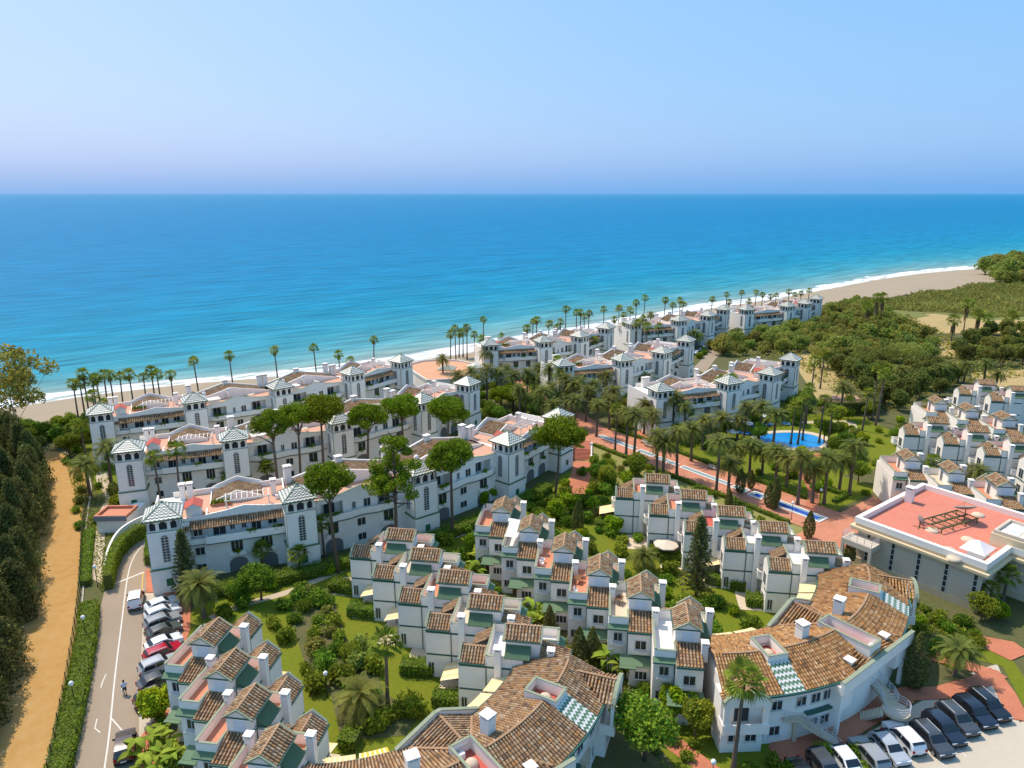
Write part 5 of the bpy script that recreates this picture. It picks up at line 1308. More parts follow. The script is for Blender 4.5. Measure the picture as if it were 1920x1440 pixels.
b = MB(); b.box(-4, 4, -2.2, 2.2, 0, 2.5); ob('wall', b.mesh('pavilion_wall', 'white2'), gp_)
b = MB(); b.prism([(-4.6,-2.8),(4.6,-2.8),(4.6,2.8),(-4.6,2.8)], 2.5, [2.62,2.62,3.2,3.2]); b.beam((-4.6,0,2.98),(4.6,0,2.98),.3,.1)
ob('roof', b.mesh('pavilion_roof', M('pink_brown_roof', (.42,.24,.17), .85, noise=(1,.4,(.33,.2,.15)))), gp_)

# ------------------------------------------------------------------ swimming pool, promenade channel, stairs
PA = R(-36.9)
pool = thing('swimming_pool', 'kidney-shaped blue swimming pool with a pale surround', 'pool', (142.3, 83.9, 0), PA)
def blob(rx, ry, n=48): return [(rx * math.cos(2*math.pi*k/n), ry * math.sin(2*math.pi*k/n) * (1 + .12 * math.cos(2*math.pi*k/n)) + .05 * rx * math.cos(4*math.pi*k/n)) for k in range(n)]
deckm = MB(); o_, i_ = blob(8.9, 6.9), blob(7.0, 5.2); n = 48
for k in range(n): 
    a, c = o_[k], o_[(k+1) % n]; d, e = i_[k], i_[(k+1) % n]
    deckm.face([(*a, .12), (*c, .12), (*e, .12), (*d, .12)]); deckm.face([(*a, 0), (*c, 0), (*c, .12), (*a, .12)]); deckm.face([(*d, .12), (*e, .12), (*e, 0), (*d, 0)])
ob('surround', deckm.mesh('pool_surround', 'cream'), pool)
wm = MB(); wm.prism(i_, .02, .06); ob('water', wm.mesh('pool_water', 'waterpool'), pool)
for k in range(11): pass
ch = thing('water_channel', 'long narrow water channel with a white rim down the middle of the promenade', 'channel', (109.3, 85, 0))
rim = MB(); wat = MB(); blu = MB()
segs = [(-28, -17.5, 2.2), (-16.5, -13.5, 2.0), (-12.8, -9.5, 1.4), (-8.8, 3, .95), (4, 9.5, .95), (10.3, 15, 1.2), (16, 27, 1.0)]
for a, b_, w_ in segs:
    for x0, x1, y0, y1 in ((-w_/2-.3, -w_/2, a, b_), (w_/2, w_/2+.3, a, b_), (-w_/2, w_/2, a, a+.3), (-w_/2, w_/2, b_-.3, b_)): rim.box(x0, x1, y0, y1, .03, .2)
    wat.box(-w_/2, w_/2, a + .3, b_ - .3, .04, .13)
for a, b_, w_ in segs[:2]: blu.box(-w_/4, w_/4, a + .9, b_ - .9, .131, .135)
ob('rim', rim.mesh('channel_rim', 'paleflr'), ch); ob('water', wat.mesh('channel_water', 'chanwater'), ch); ob('basin_tiles', blu.mesh('basin_tiles', 'bluetile'), ch)
# pale inlay bands in the paving
inl = MB()
for k in range(9):
    y = 60 + k * 6.4
    inl.box(104.4, 108.0, y, y + .12, .034, .040); inl.box(110.6, 114.4, y + 1.5, y + 1.62, .034, .040)
    inl.raw([(104.6,y+.5,.042),(104.75,y+.4,.042),(107.9,y+5.9,.042),(107.75,y+6.0,.042)], [(0,1,2,3)]); inl.raw([(110.8,y+7.4,.042),(110.95,y+7.5,.042),(114.2,y+2.0,.042),(114.05,y+1.9,.042)], [(0,1,2,3)])
o = struct('promenade_inlay', inl.mesh('promenade_inlay', 'pathsand'))
st = thing('garden_stairs', 'broad red brick stairs with white balustrades beside the pines', 'stairs', (95.6, 103.2, 0), R(47))
b = MB()
for k in range(9): b.box(k * .42, (k + 1) * .42 + .02, -1.9, 1.9, 0, .13 * (k + 1))
b.box(3.78, 9, -1.9, 1.9, 0, 1.17)
ob('steps', b.mesh('brick_steps', 'stepred'), st)
b = MB()
for y in (-2.05, 2.05):
    b.beam((-.2, y, .75), (4, y, 1.9), .3, .25); b.beam((-.2, y, .3), (4, y, .8), .2, .6); b.box(-.6, -.1, y - .28, y + .28, 0, 1.2); b.box(3.9, 4.4, y - .28, y + .28, 0, 2.4)
ob('balustrade', b.mesh('balustrade', 'white2'), st)

# ------------------------------------------------------------------ vegetation
def cards(C, sx, sy=None, up=0.0, out=None, outw=0.0, bright=(0.65, 1.3), rng=RNG):
    """leaf-sized faces at the points C; returns V, F, colour"""
    n = len(C); sy = sx if sy is None else sy
    a = rng.normal(size=(n, 3)); a[:, 2] += up; a /= np.linalg.norm(a, axis=1)[:, None]
    nrm = rng.normal(size=(n, 3))
    if out is not None: nrm = nrm * (1 - outw) + out * outw * 1.6
    b = np.cross(nrm, a); b /= (np.linalg.norm(b, axis=1)[:, None] + 1e-9)
    k = rng.uniform(.7, 1.3, n)[:, None]
    A, B = a * sx * .5 * k, b * sy * .5 * k
    V = np.stack([C - A - B * .5, C + A * .1 - B, C + A + B * .5, C - A * .1 + B], 1).reshape(-1, 3)
    F = np.arange(n * 4).reshape(n, 4)
    g = rng.uniform(bright[0], bright[1], n)[:, None]; w = rng.normal(0, .07, n)[:, None]
    return V, F, np.clip(g * (1 + w * np.array([[1.6, .2, -.4]])), .05, 3)
def ell(n, c, r, rng=RNG, shell=.45):
    d = rng.normal(size=(n, 3)); d /= np.linalg.norm(d, axis=1)[:, None]
    rad = (1 - shell * rng.random(n) ** 1.6)[:, None]
    return np.array(c) + d * rad * np.array(r), d
def join(name, parts, mat):
    V = []; F = []; C = []; o = 0
    for v, f, c in parts: V.append(v); F.append(f + o); C.append(c); o += len(v)
    return npmesh(name, np.concatenate(V), np.concatenate(F), mat, np.concatenate(C))
def limb(mb, p, q, r0, r1, bend=.3, n=5):
    p, q = Vector(p), Vector(q); o = Vector((random.uniform(-1, 1), random.uniform(-1, 1), 0)) * bend
    mb.tube([p.lerp(q, k / (n-1)) + o * math.sin(math.pi * k / (n-1)) for k in range(n)], [r0 + (r1 - r0) * k / (n-1) for k in range(n)], 6)
def mk_pine(seed, H=12.0, rx=4.1, rz=2.5, mat='pine', lumps=26, dens=430):
    rng = np.random.default_rng(seed); random.seed(seed)
    tr = MB(); lean = (random.uniform(-.6, .6), random.uniform(-.6, .6)); zc = H - rz * 1.15
    limb(tr, (0, 0, 0), (lean[0], lean[1], zc - .9), .30, .17, .25, 8)
    parts = []
    for k in range(lumps):
        a = k * 2.4 + rng.uniform(-.3, .3); f = math.sqrt((k + .5) / lumps) * .78; low = rng.random() < .3
        c = (lean[0] + rx * f * math.cos(a), lean[1] + rx * f * math.sin(a), zc + rz * ((.72 * (1 - f * f) - .05) if not low else -.35 * (1 - f * .5)) + rng.uniform(-.25, .25))
        r = rng.uniform(.95, 1.45)
        P, d = ell(dens, c, (r * 1.05, r * 1.05, r * .85), rng, .45)
        parts.append(cards(P, .33, .20, .3, d, .5, (.42, 1.45), rng))
        if k % 3 == 0: limb(tr, (lean[0] * .9, lean[1] * .9, zc - rng.uniform(.8, 2.4)), (c[0] * .9, c[1] * .9, c[2] - .3), .10, .04, .2, 4)
    return tr.mesh('pine_trunk', 'bark', True), join('pine_crown', parts, mat)
def mk_tall_pine(seed, H=16, mat='pine'):
    rng = np.random.default_rng(seed); random.seed(seed)
    tr = MB(); limb(tr, (0,0,0), (.5, .2, H * .84), .36, .1, .35, 9); parts = []
    for k in range(34):
        z = H * rng.uniform(.46, .96); q = (z / H - .46) / .5; rr = 3.9 * (1 - .6 * q * q) * rng.uniform(.3, 1); a = rng.uniform(0, 6.28)
        c = (.3 + rr * math.cos(a), .1 + rr * math.sin(a), z); r = rng.uniform(.8, 1.35)
        P, d = ell(330, c, (r * 1.15, r * 1.15, r * .7), rng, .5); parts.append(cards(P, .33, .19, .3, d, .5, (.42, 1.45), rng)); limb(tr, (.25, .1, z - .7), c, .09, .03, .1, 3)
    return tr.mesh('pine_trunk', 'bark', True), join('pine_crown', parts, mat)
def mk_broad(seed, H=5.0, rx=2.3, mat='leaf', lumps=16, dens=270, trunk=.35, cs=.29):
    rng = np.random.default_rng(seed); random.seed(seed)
    tr = MB(); limb(tr, (0,0,0), (.1, .1, H * .6), .16, .07, .12, 5); parts = []
    zc = H * (trunk + (1 - trunk) / 2); rz = H * (1 - trunk) / 2
    for k in range(lumps):
        d = rng.normal(size=3); d /= np.linalg.norm(d); f = rng.uniform(.35, .75) if H < 15 else rng.uniform(.4, .95)
        c = (d[0] * rx * f, d[1] * rx * f, zc + d[2] * rz * f); r = rng.uniform(.32, .52) * rx * (.5 if H > 15 else 1)
        P, dd = ell(dens, c, (r, r, r * .85), rng, .5); P[:, 2] = np.maximum(P[:, 2], .1)
        parts.append(cards(P, cs, cs * .7, .2, dd, .4, (.5, 1.4), rng))
        if k < 5: limb(tr, (0, 0, H * trunk * .8), c, .06, .02, .1, 3)
    return tr.mesh('tree_trunk', 'bark', True), join('tree_crown', parts, mat)
def mk_shrub(seed, r=1.0, h=1.1, mat='leaf', dens=620, cs=.22, spiky=0):
    rng = np.random.default_rng(seed); parts = []
    for k in range(6):
        a = rng.uniform(0, 6.28); f = rng.uniform(.1, .5); q = rng.uniform(.45, .7)
        P, d = ell(dens // 5, (r*f*math.cos(a), r*f*math.sin(a), h * .5), (r * q, r * q, h * .52), rng, .45); P[:, 2] = np.maximum(P[:, 2], .05)
        parts.append(cards(P, cs * (1.8 if spiky else 1), cs * (.35 if spiky else .75), 1.2 * spiky, d, .4, (.5, 1.4), rng))
    return join('shrub_leaves', parts, mat)
def mk_cypress(seed, H=10, rx=2.6, mat='cypress', n=5200, narrow=1.0, cs=.38, lump=True):
    rng = np.random.default_rng(seed)
    tr = MB(); tr.tube([(0,0,0),(0,0,H*.5),(0,0,H*.9)], [.22,.14,.04], 6)
    if not lump:
        z = rng.beta(1.15, 1.3, n); a = rng.uniform(0, 6.283, n)
        prof = np.clip(np.sin(np.pi * (z * .93 + .06)) ** .6, 0, 1) * (1 - .62 * z) * 1.35
        r = rx * narrow * prof * (1 - .4 * rng.random(n) ** 1.7)
        C = np.stack([r * np.cos(a), r * np.sin(a), .3 + z * (H - .3)], 1); out = np.stack([np.cos(a), np.sin(a), np.full(n, .35)], 1)
        return tr.mesh('cypress_trunk', 'bark', True), join('cypress_crown', [cards(C, cs, cs * .55, .9, out, .5, (.45, 1.45), rng)], mat)
    parts = []; K = 46
    for k in range(K):
        q = (k + .5) / K; z = H * (.06 + .86 * q); rr = rx * (1 - q) ** .62 * rng.uniform(.45, .92); a = k * 2.4 + rng.uniform(-.4, .4); r = rx * (.42 - .18 * q) * rng.uniform(.7, 1.15)
        P, d = ell(125, (rr * math.cos(a), rr * math.sin(a), z), (r, r, r * 1.5), rng, .45); P[:, 2] = np.maximum(P[:, 2], .1)
        g = rng.uniform(.62, 1.3)
        parts.append(cards(P, cs, cs * .5, 1.0, d, .5, (.4 * g, 1.5 * g), rng))
    return tr.mesh('cypress_trunk', 'bark', True), join('cypress_crown', parts, mat)
def mk_norfolk(seed, H=11, r0=2.3):
    rng = np.random.default_rng(seed); tr = MB(); tr.tube([(0,0,0),(0,0,H*.5),(0,0,H)], [.2,.13,.02], 7); parts = []
    tiers = 22
    for k in range(tiers):
        z = H * (.10 + .88 * k / tiers); L = r0 * (1 - k / tiers) ** .8 * rng.uniform(.85, 1.1) + .12
        for j in range(7):
            a = j * 2 * math.pi / 7 + k * .7; e = np.array([math.cos(a) * L, math.sin(a) * L, .12 * L + .25])
            tr.beam((0, 0, z), (e[0] * .9, e[1] * .9, z + e[2]), .045, .045)
            u = rng.uniform(.18, 1.0, 34)[:, None]; C = np.array([0, 0, z]) + u * e + rng.normal(0, .09, (34, 3)) * np.array([1, 1, .8])
            parts.append(cards(C, .30, .15, .8, None, 0, (.5, 1.4), rng))
    return tr.mesh('norfolk_trunk', 'bark', True), join('norfolk_branches', parts, 'pinedark')
def mk_fan_crown(seed, nf=34, R0=1.05):
    rng = np.random.default_rng(seed); V = []; F = []; C = []
    for k in range(nf):
        a = k * 2.39996 + rng.uniform(-.25, .25); th = R(4 + 124 * ((k + .5) / nf) ** .9 + rng.uniform(-10, 10))
        d = np.array([math.sin(th) * math.cos(a), math.sin(th) * math.sin(a), math.cos(th)]); side = np.array([-math.sin(a), math.cos(a), 0]); nr = np.cross(side, d)
        tw = rng.uniform(-.7, .7); side = side * math.cos(tw) + nr * math.sin(tw)
        p0 = d * rng.uniform(.6, 1.1); g = rng.uniform(.6, 1.35)
        n0 = len(V); V += [d * .05 + side * .03, d * .05 - side * .03, p0 - side * .03, p0 + side * .03]; F.append((n0, n0+1, n0+2, n0+3)); C.append((g, g * .95, g * .6))
        rr = R0 * rng.uniform(.8, 1.15)
        for j in range(8):
            b = R(-62 + 124 * j / 7); dr = d * math.cos(b) + side * math.sin(b); dr = dr + np.array([0, 0, -.10])
            mid = p0 + dr * rr * .5; tip = p0 + dr * rr * (1 - .12 * abs(j - 3.5) / 3.5) + np.array([0, 0, -.14 * rr]); w = np.cross(dr, nr); w = w / (np.linalg.norm(w) + 1e-9) * .075
            n0 = len(V); V += [p0, mid - w, tip, mid + w]; F.append((n0, n0+1, n0+2, n0+3)); gg = g * rng.uniform(.8, 1.2); C.append((gg, gg, gg))
    return npmesh('fan_palm_crown', np.array(V), np.array(F), 'fan', np.array(C))
def mk_skirt(seed, n=40):
    rng = np.random.default_rng(seed); V = []; F = []; C = []
    for k in range(n):
        a = rng.uniform(0, 6.28); z = -rng.uniform(.1, 1.0); d = np.array([math.cos(a), math.sin(a), 0]); s = np.array([-math.sin(a), math.cos(a), 0]); L = rng.uniform(.6, 1.1); g = rng.uniform(.6, 1.2)
        b = d * .12 + np.array([0, 0, z]); m = b + d * .38 + np.array([0, 0, -L * .5]); t = b + d * .34 + np.array([0, 0, -L])
        n0 = len(V); V += [b, m - s * .16, t, m + s * .16]; F.append((n0, n0+1, n0+2, n0+3)); C.append((g, g, g))
    return npmesh('dry_skirt', np.array(V), np.array(F), 'dead', np.array(C))
def mk_date_crown(seed, nf=56, L0=3.5):
    rng = np.random.default_rng(seed); V = []; F = []; C = []
    for k in range(nf):
        a = k * 2.39996 + rng.uniform(-.2, .2); el = R(84 - 104 * ((k + .5) / nf) ** .9 + rng.uniform(-6, 6)); L = L0 * rng.uniform(.8, 1.08) * (.8 if el > 1.1 else 1)
        h = np.array([math.cos(a), math.sin(a), 0]); side = np.array([-math.sin(a), math.cos(a), 0]); pts = [np.array([0, 0, .1])]; e = el; ns = 8
        for j in range(ns):
            e -= R(9 + 4 * j / ns) * (1.0 if el > 0 else .7); pts.append(pts[-1] + (h * math.cos(e) + np.array([0, 0, math.sin(e)])) * L / ns)
        g = rng.uniform(.6, 1.25)
        for j in range(ns):
            p, q = pts[j], pts[j+1]; n0 = len(V); w = .05 * (1 - j / ns) + .015
            V += [p - side * w, p + side * w, q + side * w, q - side * w]; F.append((n0, n0+1, n0+2, n0+3)); C.append((g * 1.3, g * 1.1, g * .7))
            if j == 0: continue
            dr = (q - p) / np.linalg.norm(q - p); up = np.cross(side, dr)
            if up[2] < 0: up = -up
            for u in (.0, .33, .66):
                b = p + (q - p) * u; ll = .62 * math.sin(math.pi * min(1, (j + u) / ns * .85 + .14)) ** .7
                for sg in (-1, 1):
                    t = b + (side * sg * .72 + dr * .62 + up * .12) * ll + np.array([0, 0, -.10 * ll]); n0 = len(V); m = b * .5 + t * .5
                    V += [b, m + dr * .055, t, m - dr * .055]; F.append((n0, n0+1, n0+2, n0+3)); gg = g * rng.uniform(.8, 1.2); C.append((gg, gg, gg))
    return npmesh('date_palm_crown', np.array(V), np.array(F), 'date', np.array(C))
def mk_banana(seed, H=2.6, nl=16):
    rng = np.random.default_rng(seed); V = []; F = []; C = []
    for k in range(nl):
        a = k * 2.4 + rng.uniform(-.3, .3); h = np.array([math.cos(a), math.sin(a), 0]); side = np.array([-math.sin(a), math.cos(a), 0]); b = np.array([rng.uniform(-.7, .7), rng.uniform(-.7, .7), rng.uniform(.3, .9) * H * .6]); e = R(rng.uniform(45, 82)); L = rng.uniform(1.3, 2.0); p = b; g = rng.uniform(.65, 1.3)
        n0 = len(V); V += [b * np.array([1, 1, 0]) - side * .06, b * np.array([1, 1, 0]) + side * .06, b + side * .05, b - side * .05]; F.append((n0, n0+1, n0+2, n0+3)); C.append((g * .8, g * .8, g * .5))
        for j in range(6):
            e -= R(15); q = p + (h * math.cos(e) + np.array([0, 0, math.sin(e)])) * L / 6; w0, w1 = .26 * math.sin(math.pi * (j + .15) / 6.2), .26 * math.sin(math.pi * (j + 1.15) / 6.2)
            for sg in (-1, 1):
                n0 = len(V); V += [p, p + side * sg * max(w0, .02) + np.array([0, 0, .04]), q + side * sg * max(w1, .02) + np.array([0, 0, .04]), q]; F.append((n0, n0+1, n0+2, n0+3)); C.append((g, g, g))
            p = q
    return npmesh('banana_leaves', np.array(V), np.array(F), 'banana', np.array(C))
def mk_hedge(path, w, h, dens=40, cs=.22, mat='hedge', seed=1):
    rng = np.random.default_rng(seed); Cs = []; O = []
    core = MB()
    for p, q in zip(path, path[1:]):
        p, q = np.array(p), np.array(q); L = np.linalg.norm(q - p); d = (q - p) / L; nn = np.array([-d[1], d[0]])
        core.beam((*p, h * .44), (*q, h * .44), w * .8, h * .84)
        n = int(L * (w + 2 * h) * dens); u = rng.random(n) * (w + 2 * h); x = rng.random(n) * L
        y = np.where(u < h, -w / 2, np.where(u < h + w, u - h - w / 2, w / 2)); z = np.where(u < h, u, np.where(u < h + w, h, w + 2 * h - u))
        y = y + rng.normal(0, .07, n); z = z + rng.normal(0, .07, n) + .08 * np.sin(x * 1.7 + 3 * rng.random())
        Cs.append(np.stack([p[0] + d[0] * x + nn[0] * y, p[1] + d[1] * x + nn[1] * y, np.maximum(z, .03)], 1))
        O.append(np.where((u < h)[:, None], np.array([-nn[0], -nn[1], .3]), np.where((u < h + w)[:, None], np.array([0, 0, 1.]), np.array([nn[0], nn[1], .3]))))
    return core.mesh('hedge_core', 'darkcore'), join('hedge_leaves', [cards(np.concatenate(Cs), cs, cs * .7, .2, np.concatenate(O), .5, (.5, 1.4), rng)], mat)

TRUNK = MB(); TRUNK.tube([(0,0,0),(.004,0,.08),(.01,.0,.3),(.01,.01,.65),(0,0,1.0)], [.36,.25,.20,.17,.15], 8); TRUNK = TRUNK.mesh('palm_trunk', 'palmbark', True)
DTRUNK = MB(); DTRUNK.tube([(0,0,0),(.0,0,.1),(.0,.0,.5),(0,0,.88),(0,0,1.0)], [.42,.30,.26,.28,.34], 8); DTRUNK = DTRUNK.mesh('date_palm_trunk', 'palmbark', True)
FANC = [mk_fan_crown(100 + i) for i in range(3)]; SKIRT = [mk_skirt(120 + i) for i in range(2)]
DATEC = [mk_date_crown(130 + i) for i in range(3)]
PINES = [mk_pine(140 + i, lumps=24 + i) for i in range(3)]; TPINE = [mk_tall_pine(150 + i) for i in range(2)]
CYP = [mk_cypress(160 + i, 10, 2.7 + .25 * i) for i in range(4)]; CYPN = [mk_cypress(170, 5, .95, n=2200, cs=.24, lump=False), mk_cypress(171, 7, 1.3, n=2600, cs=.26, lump=False)]
NORF = [mk_norfolk(180), mk_norfolk(181)]
BROAD = [mk_broad(190 + i, 5.0, 2.3, 'leaf') for i in range(3)]; OLIVE = [mk_broad(200 + i, 5.0, 2.9, 'olive', trunk=.08, lumps=16, dens=130, cs=.46) for i in range(4)]; LIME = [mk_broad(210, 3.2, 1.7, 'lime', trunk=.15), mk_broad(211, 3.0, 1.5, 'lime', trunk=.1)]
DARKT = [mk_broad(215 + i, 8.0, 3.2, 'darkleaf', trunk=.1, lumps=18, dens=190, cs=.48) for i in range(3)]
UMB = [mk_pine(220, 8, 4.4, 2.0, 'olive', 16, 170)]
SHR = [mk_shrub(230 + i) for i in range(4)]; SHRS = [mk_shrub(240 + i, spiky=1) for i in range(2)]; SHRL = [mk_shrub(245, mat='lime')]; SHRD = [mk_shrub(247 + i, mat='olive') for i in range(2)]
BAN = [mk_banana(250 + i) for i in range(2)]
EUC = mk_broad(260, 22, 8.8, 'euca', trunk=.26, lumps=46, dens=120, cs=.6)

def tree(name, proto, lab, cat, loc, sc=1.0, rz=None, group=None, sz=None):
    o = thing(name, lab, cat, (loc[0], loc[1], 0), random.uniform(0, 6.28) if rz is None else rz, (sc, sc, sz if sz else sc), group)
    ob('trunk', proto[0], o); ob('crown', proto[1], o); return o
def pine(proto, lab, loc, sc, zc0, zc, group):
    """trunk stretched to the height of this tree, crown lifted with it but keeping its own shape"""
    o = thing('stone_pine', lab, 'pine tree', (loc[0], loc[1], 0), random.uniform(0, 6.28), None, group)
    k = zc / zc0
    ob('trunk', proto[0], o, (0, 0, 0), 0, (1.0, 1.0, k)); ob('crown', proto[1], o, (0, 0, zc - zc0 * sc), 0, (sc, sc, sc)); return o
def palm(kind, lab, loc, h, group, i, big=1.0, skirt=False):
    nm = 'fan_palm' if kind == 'f' else 'date_palm'
    o = thing(nm, lab, 'palm tree', (loc[0], loc[1], 0), random.uniform(0, 6.28), None, group)
    o.rotation_euler = (random.uniform(-.035, .035), random.uniform(-.035, .035), random.uniform(0, 6.28))
    f = 1.0 if kind == 'f' else 1.0
    ob('trunk', TRUNK if kind == 'f' else DTRUNK, o, (0, 0, 0), 0, (1.0, 1.0, h))
    ob('crown', FANC[i % 3] if kind == 'f' else DATEC[i % 3], o, (0, 0, h), i * 1.3, big * random.uniform(.9, 1.1))
    if skirt and kind == 'f': ob('dry_leaves', SKIRT[i % 2], o, (0, 0, h), i * .7, (big, big, big * (2.6 if big > 1.3 else 1)))
    return o
def crop(pts, x0, y0, k): return [(x0 + x / k, y0 + y / k) for x, y in pts]
# seafront fan palms (crown seen at these points, standing on the strip behind the beach)
sea_l = crop([(545,480),(600,480),(620,400),(690,460),(725,440),(770,410),(825,415),(890,425),(970,405),(1070,430),(1135,385),(1180,410),(1280,410),(1465,310),(1725,265)], 0, 600, 4)
sea_m = crop([(145,225),(440,210),(620,260),(705,300),(875,150)], 480, 600, 4)
sea_c = crop([(1455,105),(1495,65),(1520,100),(1550,95),(1580,60),(1640,110),(1690,140),(1705,0),(1840,125)], 480, 600, 4)
sea_r = crop([(115,385),(155,335),(182,320),(275,350),(340,375),(362,335),(405,240),(485,270),(515,265),(545,295),(575,270),(695,240),(770,315),(805,235),(840,280),(885,250),(935,190),(990,155),(1145,170),(1205,210),(1262,175),(1283,205),(1500,165),(1615,130),(1625,185),(1720,115),(1775,180),(1830,115),(1880,130)], 960, 520, 4)
sea_f = crop([(20,385),(62,375),(160,350),(205,370),(250,360),(312,340)], 1440, 460, 4)
def seafront(pts, t, desc, group, jit=3):
    for i, (x, y) in enumerate(sorted(pts)):
        tt = t + random.uniform(-jit, jit); s, h = on_t(x, y, tt)
        if h < 4: h = 4.5
        palm('f', f'fan palm on the seafront {desc}, {ordw(i+1)} from the left', (s, tt), min(h, 17), group, i, 1.0, i % 2 == 0)
seafront(sea_l, 196, 'before the left apartment row', 'seafront fan palms on the left')
seafront(sea_m, 200, 'behind the left seafront row', 'seafront fan palms on the left')
seafront(sea_c, 198, 'behind the beach club', 'seafront fan palms in the middle')
seafront(sea_r, 198, 'behind the right-hand rows', 'seafront fan palms on the right')
seafront(sea_f, 197, 'beside the empty far beach', 'seafront fan palms at the far end', 2)
# other palms: (kind, crown x, crown y, height)
def grove(items, desc, group, skirt=False, big=1.0):
    for i, (k, x, y, h) in enumerate(sorted(items, key=lambda q: q[1])):
        p = at(x, y, h); palm(k, f'{"fan" if k == "f" else "date"} palm {desc}, {ordw(i+1)} from the left', p, h, group, i, big, skirt)
grove([('f',172,742,11),('f',197,757,9.5),('d',198,840,7.5),('d',160,873,6),('f',152,800,8.5),('f',290,857,10.5),('f',325,846,11.5)], 'near the left row ends', 'palms at the left ends of the rows')
grove([('f',604,983,5.5),('f',500,875,4.5),('f',430,893,3.5),('f',490,1030,3.4),('f',560,1040,3.2),('f',700,715,5),('f',860,790,4),('f',672,700,6)], 'between the left apartment rows', 'palms between the left rows')
grove([('d',831,672,8),('d',884,697,6),('d',912,660,9),('d',913,692,9.5),('d',952,692,6),('d',1010,690,5.5),('d',1029,692,9),('f',1045,675,11),('d',1062,710,9),('d',1087,716,8),('d',1019,735,8.5),('d',1032,727,8),('d',1045,745,6),('f',1115,637,8),('d',1136,705,7.5),('f',1209,705,5),('d',975,730,9),('d',1065,735,5)], 'along the upper promenade', 'upper promenade palms')
grove([('f',1193,606,12),('f',1206,598,13),('f',1213,612,12),('f',1235,612,11),('d',1172,612,9),('d',1220,590,9),('d',1300,625,6),('f',1312,632,5),('d',1245,600,6)], 'behind the right middle row', 'palms between the right rows')
grove([('d',1144,752,7),('f',1156,768,9.5),('d',1177,775,9.5),('d',1192,780,9.5),('d',1235,818,8),('d',1247,835,6.5),('d',1274,812,9),('d',1350,828,10),('d',1260,747,9),('d',1265,742,9),('d',1287,764,7.5),('f',1349,712,11),('f',1374,711,11)], 'along the lower promenade', 'lower promenade palms')
grove([('d',1400,765,7),('d',1428,762,8),('d',1352,785,5),('d',1385,790,4.5),('d',1455,778,9.5),('d',1380,842,5.5),('d',1433,846,5),('d',1460,848,6.5),('f',1505,748,10.5),('f',1514,738,11),('f',1545,750,10),('f',1518,728,9),('d',1505,858,9),('d',1555,862,8.5),('d',1604,838,9.5)], 'around the swimming pool', 'palms around the swimming pool')
grove([('f',1527,677,12),('d',1582,726,8),('f',1626,735,9.5),('f',1648,692,13),('f',1655,700,13),('f',1660,690,13.5),('d',1690,694,6),('d',1765,692,6),('d',1812,686,6),('d',1850,682,7),('d',1870,702,5),('f',1545,665,10)], 'at the edge of the wood', 'palms at the edge of the wood')
grove([('f',1738,757,7),('f',1753,866,7.5),('d',1835,885,4),('d',1800,690,4.5)], 'among the right-hand townhouses', 'palms among the right-hand townhouses')
palm('d', 'large date palm on the lawn at the near end of the first apartment row', at(383, 1158), 4.8, None, 0, 1.12)
palm('f', 'tall fan palm standing alone on the lawn between two terraces', at(727, 1326), 8.2, None, 1, 1.25)
palm('d', 'low date palm in the shrubs of the lawn between two terraces', at(676, 1345), 2.6, None, 1, 1.15)
palm('f', 'tall thin fan palm in front of the right crescent building', at(1374, 1445), 10.5, None, 2, 1.35)
palm('d', 'stout date palm in a bed beside the car park', at(1790, 1268), 3.4, None, 2, .92)
palm('d', 'date palm in the garden between the two right-hand terraces', at(1207, 1068), 2.2, None, 0, .85)
palm('f', 'fan palm growing against the beige hall', at(1880, 1130), 4.2, None, 2, 1.0)
palm('f', 'small fan palm at the far corner of the beige hall', at(1850, 1150), 3.6, None, 1, .8)
grove([('d',860,705,6.5),('d',897,712,7),('d',930,700,8),('d',962,705,8),('d',990,700,8.5),('d',1003,712,7),('d',1050,700,9.5),('d',1075,722,8),('d',1100,735,7.5),('d',1115,722,7),('d',1040,760,6.5),('d',1010,752,6),('d',1080,752,6.5),('d',1120,760,7.5),('d',985,748,6)], 'in the dense middle grove of the promenade', 'dense middle grove of palms')
grove([('d',1150,735,6.5),('d',1210,760,7),('d',1225,778,7),('d',1300,805,7),('d',1320,790,6.5),('d',1410,835,6),('d',1480,862,6),('d',1530,880,6.5),('d',1580,865,6),('d',1370,870,5.5),('f',1490,760,9),('f',1560,770,9)], 'in the gardens right of the promenade', 'garden palms right of the promenade')
# dry palms standing in the far fields
for i, (x, y, h) in enumerate([(1627,575,11),(1646,560,12),(1656,558,12),(1815,570,11),(1836,590,9),(1852,598,8),(1790,600,8),(1899,592,7)]):
    p = at(x, y, h); palm('f', f'palm with hanging dry leaves in the far fields, {ordw(i+1)} from the left', p, h, 'dry palms in the far fields', i, 1.5, True)
